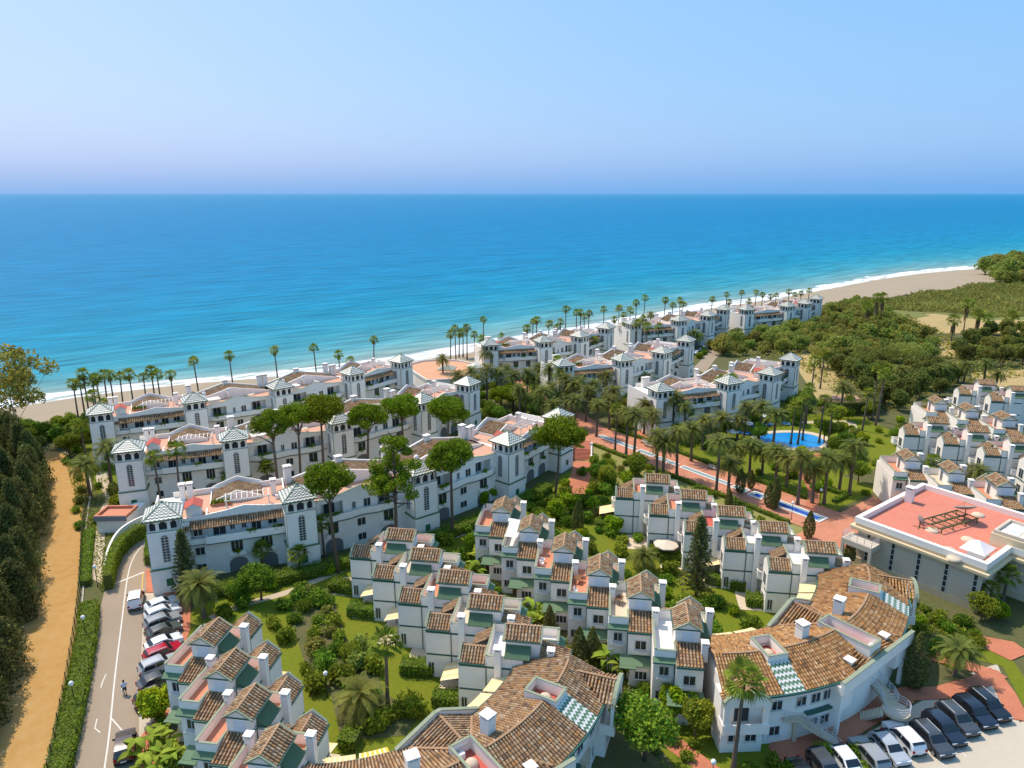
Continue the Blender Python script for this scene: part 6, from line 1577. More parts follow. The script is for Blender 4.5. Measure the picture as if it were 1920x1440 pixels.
# pines between the apartment rows: (crown x, crown y, t of the trunk, shape, width)
PN = [('leftmost pine between the first two rows',509,792,119,0,.92),('second pine from the left between the first two rows',552,775,121,1,.82),('broad dark pine third from the left between the first two rows',598,765,122,2,1.12),('pine in front of the second row, left of its middle',684,778,119,0,.98),('pine beside the third tower of the second row',750,758,121,1,1.0),('pine with a forked trunk before the end of the second row',838,765,120,2,1.1),('bright rounded pine before the front of the nearest row',622,893,90.5,1,.92),('tall ragged pine before the middle of the nearest row',735,868,89.5,'t',1.0),('olive-green pine before the right half of the nearest row',845,852,90,2,.98),('widest umbrella pine, beside the brick stairs',1043,808,93,1,1.25),('small umbrella pine beside the upper promenade, left one',938,738,140,0,.85),('small umbrella pine beside the upper promenade, right one',962,734,141,2,.85)]
for nm_, cx, cy, tt, kd, sc in PN:
    s_, zc = on_t(cx, cy, tt)
    if kd == 't': pine(TPINE[0], nm_, (s_, tt), sc, 11.6, zc, 'pines between the apartment rows')
    else: pine(PINES[kd], nm_, (s_, tt), sc, 9.6, zc, 'pines between the apartment rows')
tree('norfolk_pine', NORF[0], 'slim tiered conifer before the nearest row, beside its first tower', 'conifer', (on_t(346, 1060, 96.2)[0], 96.2), .98, group='tiered conifers')
tree('norfolk_pine', NORF[1], 'tall dark tiered conifer in the garden between the right-hand terraces', 'conifer', at(1305, 1118), 1.12, group='tiered conifers')
tree('cypress', CYPN[1], 'dense dark green cypress at the head of the right-hand garden', 'cypress', at(1083, 1000), .85)
tree('cypress', CYPN[1], 'dark cypress beside the right crescent building', 'cypress', at(1712, 1290), 1.05)
tree('eucalyptus', EUC, 'tall olive-brown eucalyptus at the left edge above the sea', 'tree', (2.0, 186), 1.0)
# dark cypress belt beside the dirt track
trk = [(40,-8.5),(60,-6.5),(74,-4.2),(90.5,-.2),(110,3.2),(129,5.2),(145,8.2),(158,8.0),(166,6.6),(184,4.6),(200,3)]
ts = [q[0] for q in trk]; ss = [q[1] for q in trk]
belt = []
for line_, off in enumerate((5.6, 10.2, 15.0)):
    t = 50 + line_ * 2.1
    while t < 192:
        s = np.interp(t, ts, ss) - off + random.uniform(-.8, .8)
        if pix(s, t, 5)[0] > -90: belt.append((s, t + random.uniform(-.8, .8)))
        t += 4.3
belt.sort(key=lambda q: q[1])
for i, (s, t) in enumerate(belt):
    tree('cypress', CYP[i % 4], f'dark dense cypress in the belt left of the dirt track, {ordw(i+1)} from the camera', 'cypress', (s, t), random.uniform(.84, 1.08), group='cypress belt beside the dirt track', sz=random.uniform(.8, 1.2))

# ------------------------------------------------------------------ what is already taken on the ground
def free(s, t, pad=.6):
    for (ts_, tt_, mi, sc) in TH_ROOTS.values():
        ds, dt = (s - ts_) / sc, (t - tt_) / sc
        if mi: ds = -ds
        u, w = (ds - dt) / math.sqrt(2), (ds + dt) / math.sqrt(2)
        if -2.4 - pad < u < 4.4 + pad and -1.4 - pad < w < 12.4 + pad: return False
    for s0, t0 in ((27.6, 50.0), (70.3, 41.2)):
        x, y = s - s0, t - t0; r = math.hypot(x, y - YC)
        if 17.0 - pad < r < 31 + pad and abs(math.atan2(x, YC - y)) < R(41): return False
    for p, q, d in FOOT:
        L = math.dist(p, q); ex, ey = (q[0]-p[0])/L, (q[1]-p[1])/L; a = (s-p[0])*ex + (t-p[1])*ey; b = -(s-p[0])*ey + (t-p[1])*ex
        if -2.6 - pad < a < L + 2.6 + pad and -2.6 - pad < b < 12 + pad: return False
    if 95.5 - pad < s < 122 and 8 < t < 48.5 + pad: return False
    if math.hypot(s - 106.5, t - 175.5) < 13.5: return False
    if 103.5 - pad < s < 115.2 + pad and 49 < t < 125: return False
    if math.hypot(s - 142.3, t - 83.9) < 9.3: return False
    if inpoly(s, t, ROADPOLY): return False
    return True
def inpoly(s, t, poly):
    c = False; n = len(poly)
    for i in range(n):
        a, b = poly[i], poly[(i+1) % n]
        if (a[1] > t) != (b[1] > t) and s < (b[0]-a[0]) * (t-a[1]) / (b[1]-a[1]) + a[0]: c = not c
    return c
def scatter(poly, n, dmin, pad=.6, tries=40):
    xs = [p[0] for p in poly]; ys = [p[1] for p in poly]; out = []
    for _ in range(n * tries):
        if len(out) >= n: break
        s, t = random.uniform(min(xs), max(xs)), random.uniform(min(ys), max(ys))
        if inpoly(s, t, poly) and free(s, t, pad) and all((s-a)**2 + (t-b)**2 > dmin*dmin for a, b in out): out.append((s, t))
    return out
def single(name, me, lab, cat, loc, sc, group=None, sz=None, rz=None):
    return tag(ob(name, me, None, (loc[0], loc[1], 0), random.uniform(0, 6.28) if rz is None else rz, (sc, sc, sz if sz else sc)), lab, cat, group)
def shrubs(pts, desc, group, protos, smin, smax, start=0):
    pts = sorted(pts, key=lambda p: pix(p[0], p[1], 0)[0])
    for i, p in enumerate(pts):
        single('shrub', protos[i % len(protos)], f'shrub {desc}, {ordw(i+1)} from the left', 'shrub', p, random.uniform(smin, smax), group)
random.seed(21)
# lawn between the first two terraces
ctr = [at(380 + x / 3.6, 1040 + y / 3.6 + 6) for x, y in [(650,290),(720,260),(770,310),(690,360),(620,440),(780,440),(850,380),(830,330),(760,530),(870,520),(930,560),(880,460),(760,640),(830,740),(900,640),(1000,680),(1080,620),(1060,740),(930,830),(1160,760),(560,560),(700,770),(760,890),(1340,1060),(1210,1100),(1040,960),(1150,960),(1420,1040),(480,470),(1180,1160)]]
shrubs([p for p in ctr if free(*p, .2)], 'in the island bed of the left lawn', 'shrubs in the left garden bed', SHR + SHRS + SHRD, 1.0, 1.9)
sheet('planting_bed', px_poly([(560,1100),(620,1105),(650,1200),(700,1240),(720,1300),(790,1340),(760,1380),(640,1390),(620,1300),(570,1240),(545,1160)]), 0.018, 'ground')
hedges = [('box hedge on the lawn beside the left garden path', at(622,1104), at(668,1112)), ('second box hedge on the left lawn', at(655,1150), at(712,1156)), ('box hedge below the second cream awning', at(752,1258), at(815,1262)), ('box hedge nearest the left crescent awnings', at(812,1318), at(868,1322)), ('box hedge at the foot of the first terrace', at(640,1395), at(672,1400)),
  ('box hedge at the upper end of the right garden', at(1116,990), at(1168,992)), ('dark box hedge beside the beige parasol', at(1236,1052), at(1292,1056)), ('wide box hedge behind the tall tiered conifer', at(1322,1090), at(1398,1106)), ('flowering box hedge near the right crescent', at(1398,1132), at(1452,1138)), ('low hedge beside the tall fan palm shadow', at(1185,985), at(1235,1000)),
  ('box hedge beside the green parasols of the pool', at(1405,790), at(1440,795))]
for i, (lab, p, q) in enumerate(hedges):
    core, lv = mk_hedge([p, q], 2.1, 1.5, seed=i + 5)
    r = thing('box_hedge', lab, 'hedge', (0, 0, 0), group='clipped box hedges'); ob('core_block', core, r); ob('leaves', lv, r)
def long_hedge(lab, pts, w, h, seed, mat='hedge', group=None, dens=38):
    core, lv = mk_hedge(pts, w, h, dens, seed=seed, mat=mat)
    r = thing('long_hedge', lab, 'hedge', (0, 0, 0), group=group); ob('core_block', core, r); ob('leaves', lv, r)
long_hedge('long flowering hedge between the dirt track and the road', smooth([at(*p) for p in [(100,1490),(122,1410),(150,1285),(168,1180),(168,1140)]], 1), 2.2, 1.3, 40)
long_hedge('narrow hedge beside the pale walk above the road', smooth([at(*p) for p in [(160,1100),(163,1040),(168,1000)]], 1), 1.4, 1.0, 41)
long_hedge('clipped hedge on top of the curved ramp wall', smooth([at(*p, 2.2) for p in [(200,1080),(207,1045),(224,1012),(250,992),(282,978)]], 1), 1.2, 2.6, 42)
long_hedge('tapering hedge beside the first tower of the nearest row', [at(278,1060), at(283,1020)], .9, 1.7, 43)
long_hedge('flowering shrubs along the foot of the nearest apartment row', smooth([(19,95.5),(33,91.8),(42,91.3),(52,90.2),(62,91.5),(72,92.8),(80,95.5)], 1), 2.4, 1.5, 44)
long_hedge('low hedge on the left edge of the promenade', [(103.6, 60), (103.7, 84), (103.7, 108)], .8, .7, 45, group='promenade hedges')
long_hedge('low hedge on the right edge of the promenade', [(115.2, 64), (115.2, 90), (115.4, 112)], .8, .7, 46, group='promenade hedges')
long_hedge('low hedge around the promenade lawn bed', [(117.5, 60), (122, 60), (122, 66)], .8, .8, 47, group='promenade hedges')
long_hedge('tall clipped hedge wall around the garden pavilion', [at(1545,778), at(1640,775), at(1650,752)], 1.6, 3.6, 48, mat='cypress')
long_hedge('dark hedge behind the pool loungers', [at(1402,785), at(1440,783)], 1.4, 1.6, 49, mat='cypress')
# scattered garden shrubs and small trees, area by area
areas = [
 ('in the right-hand terrace garden', [(61,40),(80,40),(80,82),(58,84)], 44, 1.9, SHR + SHRS + SHRL, .9, 1.7, .2),
 ('in the beds along the brick lane', [(46,36),(53,36),(53,84),(46,84)], 34, 1.3, SHR + SHRS + SHRD, .6, 1.2, -.9),
 ('below the nearest apartment row', [(34,84),(92,78),(98,92),(80,93),(60,88),(40,90)], 30, 2.2, SHR + SHRL + SHRD, 1.0, 1.9, .2),
 ('beside the upper promenade', [(92,108),(103,118),(117,152),(117,166),(92,160)], 26, 2.4, SHR + SHRL + SHRD, 1.0, 2.0, .2),
 ('beside the right-hand rows', [(116,112),(176,108),(176,128),(124,132)], 24, 2.5, SHR + SHRL + SHRD, 1.0, 2.0, .2),
 ('around the swimming pool', [(116,58),(175,56),(178,98),(118,100)], 44, 2.6, SHR + SHRL + SHRD, .9, 1.9, .2),
 ('on the left below the walled garden', [(7,128),(14,126),(16,172),(9,172)], 18, 1.8, SHR + SHRS + SHRD, .9, 1.6, .2),
 ('among the right-hand townhouses', [(118,48),(200,40),(205,66),(150,70),(120,58)], 16, 2.4, SHR + SHRL, .9, 1.7, .2),
 ('in the beds beside the beige hall', [(84,26),(97,26),(98,48),(90,46),(86,34)], 34, 1.4, SHR + SHRS + SHRL, .8, 1.4, -.2),
 ('beside the first terrace and the parked cars', [(5,45),(10,45),(12,80),(8,80)], 14, 1.4, SHR + SHRL, .7, 1.2, -.6),
 ('in front of the right crescent building', [(44,22),(60,22),(66,29),(54,36)], 16, 1.6, SHR + SHRS + SHRL, .8, 1.4, .1),
]
for desc, poly, n, dm, protos, a, b, pad in areas:
    shrubs(scatter(poly, n, dm, pad), desc, 'shrubs ' + desc, protos, a, b)
def bushes(name, desc, group, poly, n, dm, protos, a, b, pad=.2):
    for i, p in enumerate(sorted(scatter(poly, n, dm, pad), key=lambda p: pix(p[0], p[1], 0)[0])):
        single(name, protos[i % len(protos)], f'{desc}, {ordw(i+1)} from the left', 'bush', p, random.uniform(a, b), group)
def trees(name, poly, n, dm, protos, desc, group, a, b, pad=1.0, cat='tree', pts=None):
    pts = pts if pts is not None else scatter(poly, n, dm, pad)
    pts = sorted(pts, key=lambda p: pix(p[0], p[1], 0)[0])
    for i, p in enumerate(pts):
        tree(name, protos[i % len(protos)], f'{desc}, {ordw(i+1)} from the left', cat, p, random.uniform(a, b), group=group)
trees('leafy_tree', None, 0, 0, BROAD, 'small leafy tree before the seafront row on the left', 'small trees before the left rows', .95, 1.2, pts=[at(*p) for p in [(318,800),(352,805),(640,755),(155,842),(590,745),(480,772)]])
trees('leafy_tree', None, 0, 0, LIME, 'bright lime-green bush tree', 'bright bush trees', .9, 1.3, pts=[at(*p) for p in [(1040,975),(1065,960),(905,945),(920,935),(1150,1000),(300,1345),(1000,760),(1105,752),(1445,1130),(1270,1345)]])
trees('leafy_tree', None, 0, 0, BROAD, 'leafy tree in the gardens below the promenade', 'garden trees', .7, 1.1, pts=[at(*p) for p in [(1115,905),(1140,915),(1190,900),(1310,955),(450,1130),(490,1125),(1420,830),(1545,830),(1240,760),(1210,750),(1590,790),(1570,800),(1270,830)]])
tree('leafy_tree', BROAD[1], 'large rounded dark-leaved tree between the two crescent buildings', 'tree', at(1208, 1425), 1.35)
tree('leafy_tree', BROAD[2], 'tall slim leafy tree at the corner of the right crescent', 'tree', at(1303, 1385), .9)
tree('leafy_tree', BROAD[0], 'egg-shaped clipped tree at the corner of the beige hall', 'tree', at(1838, 1165), .8)
tree('leafy_tree', LIME[0], 'small yellow-topped tree beside the beige hall', 'tree', at(1870, 1160), .8)
# the wood behind the right-hand rows
w1 = px_poly([(1345,665),(1400,628),(1470,608),(1560,596),(1660,598),(1700,622),(1760,650),(1740,680),(1650,690),(1560,672),(1480,660),(1400,672)])
trees('wood_tree', w1, 135, 5.0, OLIVE, 'rounded grey-green tree in the right-hand wood', 'trees of the wood', .6, 1.5, 1.5)
w2 = px_poly([(1540,690),(1620,678),(1700,690),(1790,715),(1800,735),(1700,770),(1640,770),(1600,735)])
trees('dark_tree', w2, 44, 5.0, DARKT, 'dark tree of the wood above the townhouses', 'dark trees of the wood', .75, 1.05, 2.0)
w3 = px_poly([(1790,650),(1860,625),(1990,622),(1990,690),(1860,690),(1800,685)])
trees('dark_tree', w3, 46, 5.5, [DARKT[0], OLIVE[1], DARKT[2], OLIVE[3]], 'brown-green tree in the wood at the right edge', 'trees of the right wood', .8, 1.1, 1.0)
trees('umbrella_pine', None, 0, 0, UMB, 'flat-topped umbrella pine at the edge of the wood', 'umbrella pines of the wood', .9, 1.15, cat='pine tree', pts=[at(*p) for p in [(1538,690),(1612,705),(1650,700),(1690,690),(1720,700)]])
w4 = px_poly([(1560,582),(1620,566),(1640,580),(1600,600),(1540,606)])
trees('wood_tree', w4, 20, 5.0, OLIVE, 'tree beside the farthest row, before the empty beach', 'trees by the empty beach', .8, 1.3, 1.0)
w5 = px_poly([(1845,505),(1880,495),(1990,482),(1990,520),(1900,535),(1850,530)])
trees('wood_tree', w5, 40, 12, OLIVE, 'bushy tree on the far headland above the beach', 'trees on the far headland', 1.6, 2.6, 0)
w6 = px_poly([(1310,650),(1350,610),(1420,590),(1540,598),(1470,612),(1400,630),(1345,665)])
trees('wood_tree', w6, 26, 5.0, OLIVE + DARKT[:1], 'tree along the foot of the far apartment rows', 'trees at the foot of the far rows', .65, .95, 1.5)
bushes('oleander_bush', 'oleander bush at the foot of the nearest apartment row', 'oleanders of the nearest row', [(18,86),(40,84),(60,82),(95,84),(98,100),(88,98),(72,93),(52,90),(34,92),(20,97)], 40, 2.2, SHR + SHRL, 1.1, 1.9)
bushes('garden_bush', 'rounded bush between the promenade and the right rows', 'bushes right of the promenade', [(116,112),(122,100),(176,96),(180,112),(150,126),(122,132)], 44, 2.4, SHR + SHRD, 1.3, 2.3)
bushes('garden_bush', 'rounded bush behind the second right-hand row', 'bushes behind the right rows', [(116,148),(176,150),(236,150),(236,157),(176,160),(118,160)], 30, 2.8, SHR + SHRD, 1.4, 2.4)
bushes('coastal_bush', 'coastal bush between the dirt track and the beach', 'coastal bushes on the left', [(4,176),(16,176),(18,196),(2,200),(-6,196)], 26, 2.2, SHR + SHRD, 1.4, 2.6)
trees('leafy_tree', None, 0, 0, BROAD, 'small leafy tree between the dirt track and the beach', 'coastal trees on the left', .8, 1.15, pts=[(9, 178), (13, 182), (7, 186), (12, 190), (3, 190), (10, 170)])
trees('leafy_tree', [(116,60),(134,56),(172,58),(178,96),(150,98),(118,98)], 22, 4.0, BROAD + LIME[:1], 'leafy tree in the gardens around the pool', 'trees around the pool', .55, .95, 1.0)
trees('leafy_tree', [(92,112),(103,120),(116,150),(116,164),(94,160)], 14, 4.0, BROAD, 'leafy tree beside the upper promenade', 'trees beside the upper promenade', .6, .95, 1.0)
bushes('flower_bush', 'flowering bush on the lawn edge left of the promenade', 'bushes left of the promenade', [(92,52),(103,56),(103,112),(98,108),(92,90)], 30, 2.4, SHR + SHRS + SHRD, .9, 1.6)
# reeds and scrub in the far fields (nobody could count them)
def field_stuff(name, poly, n, size, hgt, mat, lab, seed):
    rng = np.random.default_rng(seed); xs = [p[0] for p in poly]; ys = [p[1] for p in poly]; P = []
    while len(P) < n:
        s, t = rng.uniform(min(xs), max(xs)), rng.uniform(min(ys), max(ys))
        if inpoly(s, t, poly): P.append((s, t, hgt * (.25 + .75 * rng.random()) * (.55 + .45 * math.sin(s * .11 + 1.3 * math.sin(t * .07)))))
    o = ob(name, join(name, [cards(np.array(P), size, size * .3, 1.6, None, 0, (.5, 1.4), rng)], mat)); tag(o, lab, 'plants', kind='stuff'); return o
field_stuff('reeds', px_poly([(1580,572),(1640,562),(1700,556),(1770,546),(1850,533),(1990,522),(1990,566),(1850,562),(1740,575),(1640,585)]), 16000, 1.7, 2.6, 'reed', 'tall green reeds in the marsh behind the beach', 3)
field_stuff('reeds', px_poly([(1660,578),(1750,575),(1850,566),(1990,568),(1990,592),(1860,596),(1760,586),(1700,584)]), 9000, 1.7, 3.0, 'reed', 'darker belt of reeds before the dry field', 4)
def cover(name, polys, n, lab, mat, seed, hgt=.5, size=.34):
    rng = np.random.default_rng(seed); random.seed(seed); P = []
    for poly in polys:
        xs = [p[0] for p in poly]; ys = [p[1] for p in poly]; k = 0; tr_ = 0
        while k < n and tr_ < n * 6:
            tr_ += 1
            s, t = rng.uniform(min(xs), max(xs)), rng.uniform(min(ys), max(ys))
            if math.sin(s * .9) + math.sin(t * 1.1 + s * .4) + rng.normal(0, .6) < -.2: continue
            if inpoly(s, t, poly) and free(s, t, -.2): P.append((s, t, hgt * rng.random())); k += 1
    o = ob(name, join(name, [cards(np.array(P), size, size * .7, .4, None, 0, (.5, 1.4), rng)], mat)); tag(o, lab, 'plants', kind='stuff')
cover('ground_cover', [[(34,84),(92,78),(98,92),(80,93),(60,88),(40,90)], [(14,112),(92,113),(92,126),(14,130)], [(92,108),(103,118),(117,152),(117,166),(92,160)], [(116,112),(176,108),(176,128),(124,132)], [(46,36),(53,36),(53,84),(46,84)], [(84,26),(97,26),(98,50),(90,46),(86,34)], [(7,100),(14,112),(16,172),(9,172)], [(116,92),(178,88),(178,100),(118,104)]], 2200, 'low leafy ground cover in the planting beds', 'leaf', 5)
cover('scrub', [px_poly([(1345,665),(1400,628),(1470,608),(1560,590),(1700,590),(1800,640),(1990,620),(1990,700),(1790,720),(1700,770),(1600,770),(1500,690)])], 9000, 'dry low scrub on the floor of the wood', 'olive', 6, 1.0, .9)
# tropical plants, topiary
for i, p in enumerate([(270,1420),(300,1405),(330,1425),(315,1445),(285,1450)]): single('banana_plant', BAN[i % 2], f'banana plant beside the bottom of the road, {ordw(i+1)} from the left', 'plant', at(*p), random.uniform(1.0, 1.35), 'banana plants by the road')
for i, p in enumerate([(895,1075),(905,1060),(1000,1155),(1015,1175),(1150,1255),(1170,1260),(1160,1240),(1175,1240)]): single('banana_plant', BAN[i % 2], f'broad-leaved plant in the brick lane, {ordw(i+1)} from the left', 'plant', at(*p), random.uniform(1.1, 1.5), 'broad-leaved plants of the lane')
for i, p in enumerate([(1387,925),(1407,917),(1440,950),(1452,945),(1513,905),(1030,1190),(1085,1245),(1110,1240),(1515,1010),(1365,952),(1450,955),(1590,1060)]):
    single('topiary', CYPN[0][1], f'clipped cone topiary, {ordw(i+1)} from the left', 'topiary', at(*p), random.uniform(.75, 1.05), 'clipped topiary cones')

# ------------------------------------------------------------------ cars
def car_meshes(kind):
    """side profile lofted across the width; x is forwards"""
    if kind == 'suv': L, W, Hh = 4.6, 1.88, 1.66; belt = 1.0; prof = [(-2.28,.45),(-2.30,.78),(-2.24,1.02),(-2.06,1.45),(-1.75,1.60),(-.2,1.66),(.35,1.60),(1.02,1.06),(1.9,.98),(2.2,.86),(2.30,.62),(2.28,.42)]
    elif kind == 'van': L, W, Hh = 4.4, 1.85, 1.85; belt = 1.05; prof = [(-2.18,.42),(-2.2,.9),(-2.16,1.2),(-2.08,1.72),(-1.85,1.83),(.1,1.86),(.6,1.76),(1.25,1.14),(1.85,.98),(2.12,.82),(2.2,.6),(2.18,.4)]
    else: L, W, Hh = 4.4, 1.8, 1.46; belt = .92; prof = [(-2.16,.42),(-2.2,.72),(-2.12,.95),(-1.75,1.08 if kind == 'sedan' else 1.25),(-1.2 if kind == 'sedan' else -1.3,1.40),(-.3,1.46),(.3,1.40),(1.0,.98),(1.85,.90),(2.12,.78),(2.2,.56),(2.18,.38)]
    secs = [(-.5, 0), (-.44, .0), (-.30, 0), (0, 0), (.30, 0), (.44, 0), (.5, 0)]
    V = []; F = []
    hw = W / 2; n = len(prof)
    ys = [-1, -.97, -.80, -.4, 0, .4, .80, .97, 1]
    for y in ys:
        for x, z in prof:
            a = abs(y); zz = z; tumble = max(0, z - belt) / (Hh - belt)
            yy = y * hw * (1 - .20 * tumble)
            if abs(x) > 1.9: yy *= 1 - .12 * ((abs(x) - 1.9) / .4) ** 1.2
            if a >= .97: zz = z - (.07 if a > .99 else .015) * (1 if z > .5 else 0)
            V.append((x * (1 - .015 * a * a), yy, zz))
        V.append((prof[-1][0] - .1, y * hw * .95, .28)); V.append((prof[0][0] + .1, y * hw * .95, .28))
    m = n + 2
    for j in range(len(ys) - 1):
        for k in range(m):
            a, b = j*m + k, j*m + (k+1) % m; F.append((a, b, b + m, a + m))
    F.append(tuple(range(m))); F.append(tuple((len(ys)-1)*m + k for k in reversed(range(m))))
    body = MB(); body.raw(V, F)
    # glass: windscreen, rear window, side windows a little proud of the body
    def P_(x, z, side):
        t = max(0, z - belt) / (Hh - belt); return (x, side * (hw * (1 - .20 * t) + .012), z)
    roofi = max(range(n), key=lambda i: prof[i][1]); fa = prof[roofi + 1]; fb = prof[roofi + 2]; ra = prof[roofi - 1]; rb = prof[roofi - 2]
    def lerp(a, b, t): return (a[0] + (b[0]-a[0]) * t, a[1] + (b[1]-a[1]) * t)
    G = []
    for (a, b, off) in ((lerp(fa, fb, .12), lerp(fa, fb, .95), 1), (lerp(ra, rb, .15), lerp(ra, rb, .98), -1)):
        g = MB(); q = []
        for (x, z) in (a, b):
            t = max(0, z - belt) / (Hh - belt); w_ = hw * (1 - .20 * t) * .86
            q.append([(x + off * .025, -w_, z + .022), (x + off * .025, w_, z + .022)])
        g.face([q[1][0], q[1][1], q[0][1], q[0][0]]); G.append(g)
    sw = MB()
    zb, zt = belt + .06, Hh - .14
    xr0 = lerp(rb, ra, .3)[0]; xr1 = ra[0] + .1; xf0 = lerp(fb, fa, .12)[0] - .1; xf1 = fa[0] - .1
    for sd in (-1, 1):
        mid = (xr0 + xf0) / 2
        for x0, x1, t0, t1 in ((xr0, mid - .05, xr1, mid - .05), (mid + .05, xf0, mid + .05, xf1)):
            q = [P_(x0, zb, sd), P_(x1, zb, sd), P_(t1, zt, sd), P_(t0, zt, sd)]; sw.face(q if sd < 0 else q[::-1])
    wx = (-1.38, 1.36); ty = MB(); ty.tube([(0, -.11, 0), (0, .11, 0)], .34, 16); rm = MB(); rm.tube([(0, -.118, 0), (0, .118, 0)], .21, 10)
    hl = MB(); hl.box(-.10, .06, -.24, .24, -.07, .07); tl = MB(); tl.box(-.05, .06, -.12, .12, -.12, .12); mi = MB(); mi.box(-.08, .08, -.1, .1, -.07, .07)
    ar = MB(); ar.box(prof[0][0]+.25, prof[-1][0]-.25, -hw*.96, hw*.96, .20, .30)
    rr = MB()
    for y in (-1, 1): rr.beam((ra[0] + .1, y * hw * .68, Hh + .02), (fa[0] - .1, y * hw * .68, Hh + .01), .05, .05)
    bmp = MB(); bmp.box(prof[0][0] - .02, prof[0][0] + .2, -hw * .85, hw * .85, .38, .56); bmp.box(prof[-1][0] - .2, prof[-1][0] + .03, -hw * .8, hw * .8, .36, .50)
    pl = MB(); pl.box(-.01, .01, -.26, .26, -.06, .06)
    return dict(body=body, front=G[0], rear=G[1], side=sw, tyre=ty, rim=rm, head=hl, tail=tl, mirror=mi, rails=rr, sill=ar, bumper=bmp, plate=pl, wx=wx, hw=hw, fx=prof[-2][0], rx=prof[1][0], zb=belt)
MT['carglass'] = M('car_glass', (0.012, 0.015, 0.018), 0.05, spec=.7)
MT['headl'] = M('headlight', (0.7, 0.72, 0.75), .15); MT['taill'] = M('taillight', (0.35, 0.01, 0.01), .25); MT['trimb'] = M('car_trim', (0.02, 0.02, 0.022), .6)
PAINT = {}
def paint(c):
    if c not in PAINT:
        m = M('car_paint', c, .28, spec=.5); m.node_tree.nodes['Principled BSDF'].inputs['Coat Weight'].default_value = .6; m.node_tree.nodes['Principled BSDF'].inputs['Coat Roughness'].default_value = .08
        PAINT[c] = m
    return PAINT[c]
CARM = {}
for kd in ('suv', 'hatch', 'sedan', 'van'):
    d = car_meshes(kd)
    CARM[kd] = (d, {k: d[k].mesh('car_' + k, mt) for k, mt in dict(front='carglass', rear='carglass', side='carglass', tyre='tyre', rim='rim', head='headl', tail='taill', mirror='trimb', rails='metal', sill='trimb', bumper='trimb', plate='plastic').items()})
BODY = {}
def car(kind, color, lab, loc, ang, group, sc=1.0, roof=None, rails=False):
    d, ms = CARM[kind]
    if (kind, color) not in BODY: BODY[(kind, color)] = d['body'].mesh('car_body', paint(color), True)
    r = thing('parked_car' if kind != 'van' else 'parked_van', lab, 'van' if kind == 'van' else 'car', (loc[0], loc[1], .02), ang, sc, group)
    b = ob('body', BODY[(kind, color)], r); 
    md = b.modifiers.new('edges', 'EDGE_SPLIT'); md.split_angle = R(50)
    ob('windscreen', ms['front'], r); ob('rear_window', ms['rear'], r); ob('side_windows', ms['side'], r); ob('sill', ms['sill'], r); ob('bumper', ms['bumper'], r)
    if rails: ob('roof_rails', ms['rails'], r)
    for x in d['wx']:
        for s in (-1, 1):
            w = ob('wheel', ms['tyre'], r, (x, s * (d['hw'] - .10), .34)); ob('rim', ms['rim'], w)
    for s in (-1, 1):
        ob('headlight', ms['head'], r, (d['fx'] - .12, s * (d['hw'] * .66), .74)); ob('taillight', ms['tail'], r, (d['rx'] + .04, s * (d['hw'] * .74), .86)); ob('mirror', ms['mirror'], r, (.72, s * (d['hw'] + .07), d['zb'] + .08))
    ob('number_plate', ms['plate'], r, (d['rx'] - .03, 0, .62))
    if roof:
        pass
    return r
def ang_px(a, b):
    p, q = at(*a), at(*b); return math.atan2(q[1]-p[1], q[0]-p[0])
BLK, DGREY, SILV, WHT, RED, BRN, DBLU, LGRY = (.012,.013,.015), (.06,.065,.07), (.42,.44,.46), (.78,.78,.78), (.42,.008,.03), (.075,.055,.045), (.015,.02,.035), (.30,.31,.31)
# row of cars beside the left road, noses towards the brick pavement
lc = [('hatch',WHT,'white hatchback with a black roof, farthest of the row beside the road',(304,1140)), ('suv',WHT,'white estate car, second from the far end of the row beside the road',(306,1157)), ('suv',LGRY,'silver-grey car, third from the far end of the row beside the road',(306,1173)), ('hatch',(.09,.10,.09),'dark grey hatchback, fourth from the far end of the row beside the road',(308,1190)), ('sedan',WHT,'white saloon next to the red car beside the road',(308,1213)), ('suv',RED,'red car parked beside the road',(308,1232)), ('suv',SILV,'silver car just below the red car beside the road',(300,1255)), ('sedan',DGREY,'dark grey car with red tail lights beside the road',(297,1283)), ('suv',BRN,'dark brown car, nearest of the row beside the road',(294,1315))]
for kd, c, lab, p in lc:
    a = at(*p); car(kd, c, lab, a, R(-2) + ang_px((275, 1200), (330, 1178)), 'cars parked beside the left road', .97, rails=(kd == 'suv'))
car('van', WHT, 'white van standing on the road by the stop line', at(256, 1132), ang_px((253,1150),(262,1095)), None)
car('suv', BRN, 'dark car with a pale roof facing away at the bottom of the road', at(236, 1408), ang_px((233,1440),(241,1360)), None, 1.0)
rc = [('suv',BLK,'black estate car at the far right end of the car park row',(1851,1332)), ('suv',DBLU,'dark blue car, second from the right in the car park',(1825,1345)), ('suv',DGREY,'dark green-grey car, third from the right in the car park',(1793,1358)), ('suv',DBLU,'long black car, fourth from the right in the car park',(1768,1376)), ('suv',DGREY,'dark grey car between the black and the white car in the car park',(1745,1396)), ('suv',WHT,'white SUV with its tail to the drive in the car park',(1693,1392)), ('hatch',SILV,'light grey hatchback with a dark roof in the car park',(1666,1412)), ('suv',LGRY,'silver SUV with a ribbed roof in the car park',(1628,1424)), ('hatch',WHT,'white hatchback partly cut by the bottom edge in the car park',(1588,1440)), ('suv',DGREY,'dark grey car at the left end of the car park row',(1548,1452)), ('sedan',BLK,'black car at the bottom edge, leftmost in the car park',(1506,1466))]
ra_ = ang_px((1810,1305), (1880,1365))
for i, (kd, c, lab, p) in enumerate(rc):
    car(kd, c, lab, at(*p), ra_ + (math.pi if 'tail' in lab or i in (7,) else 0), 'cars in the right-hand car park', 1.0, rails=(i % 2 == 0 and kd == 'suv'))
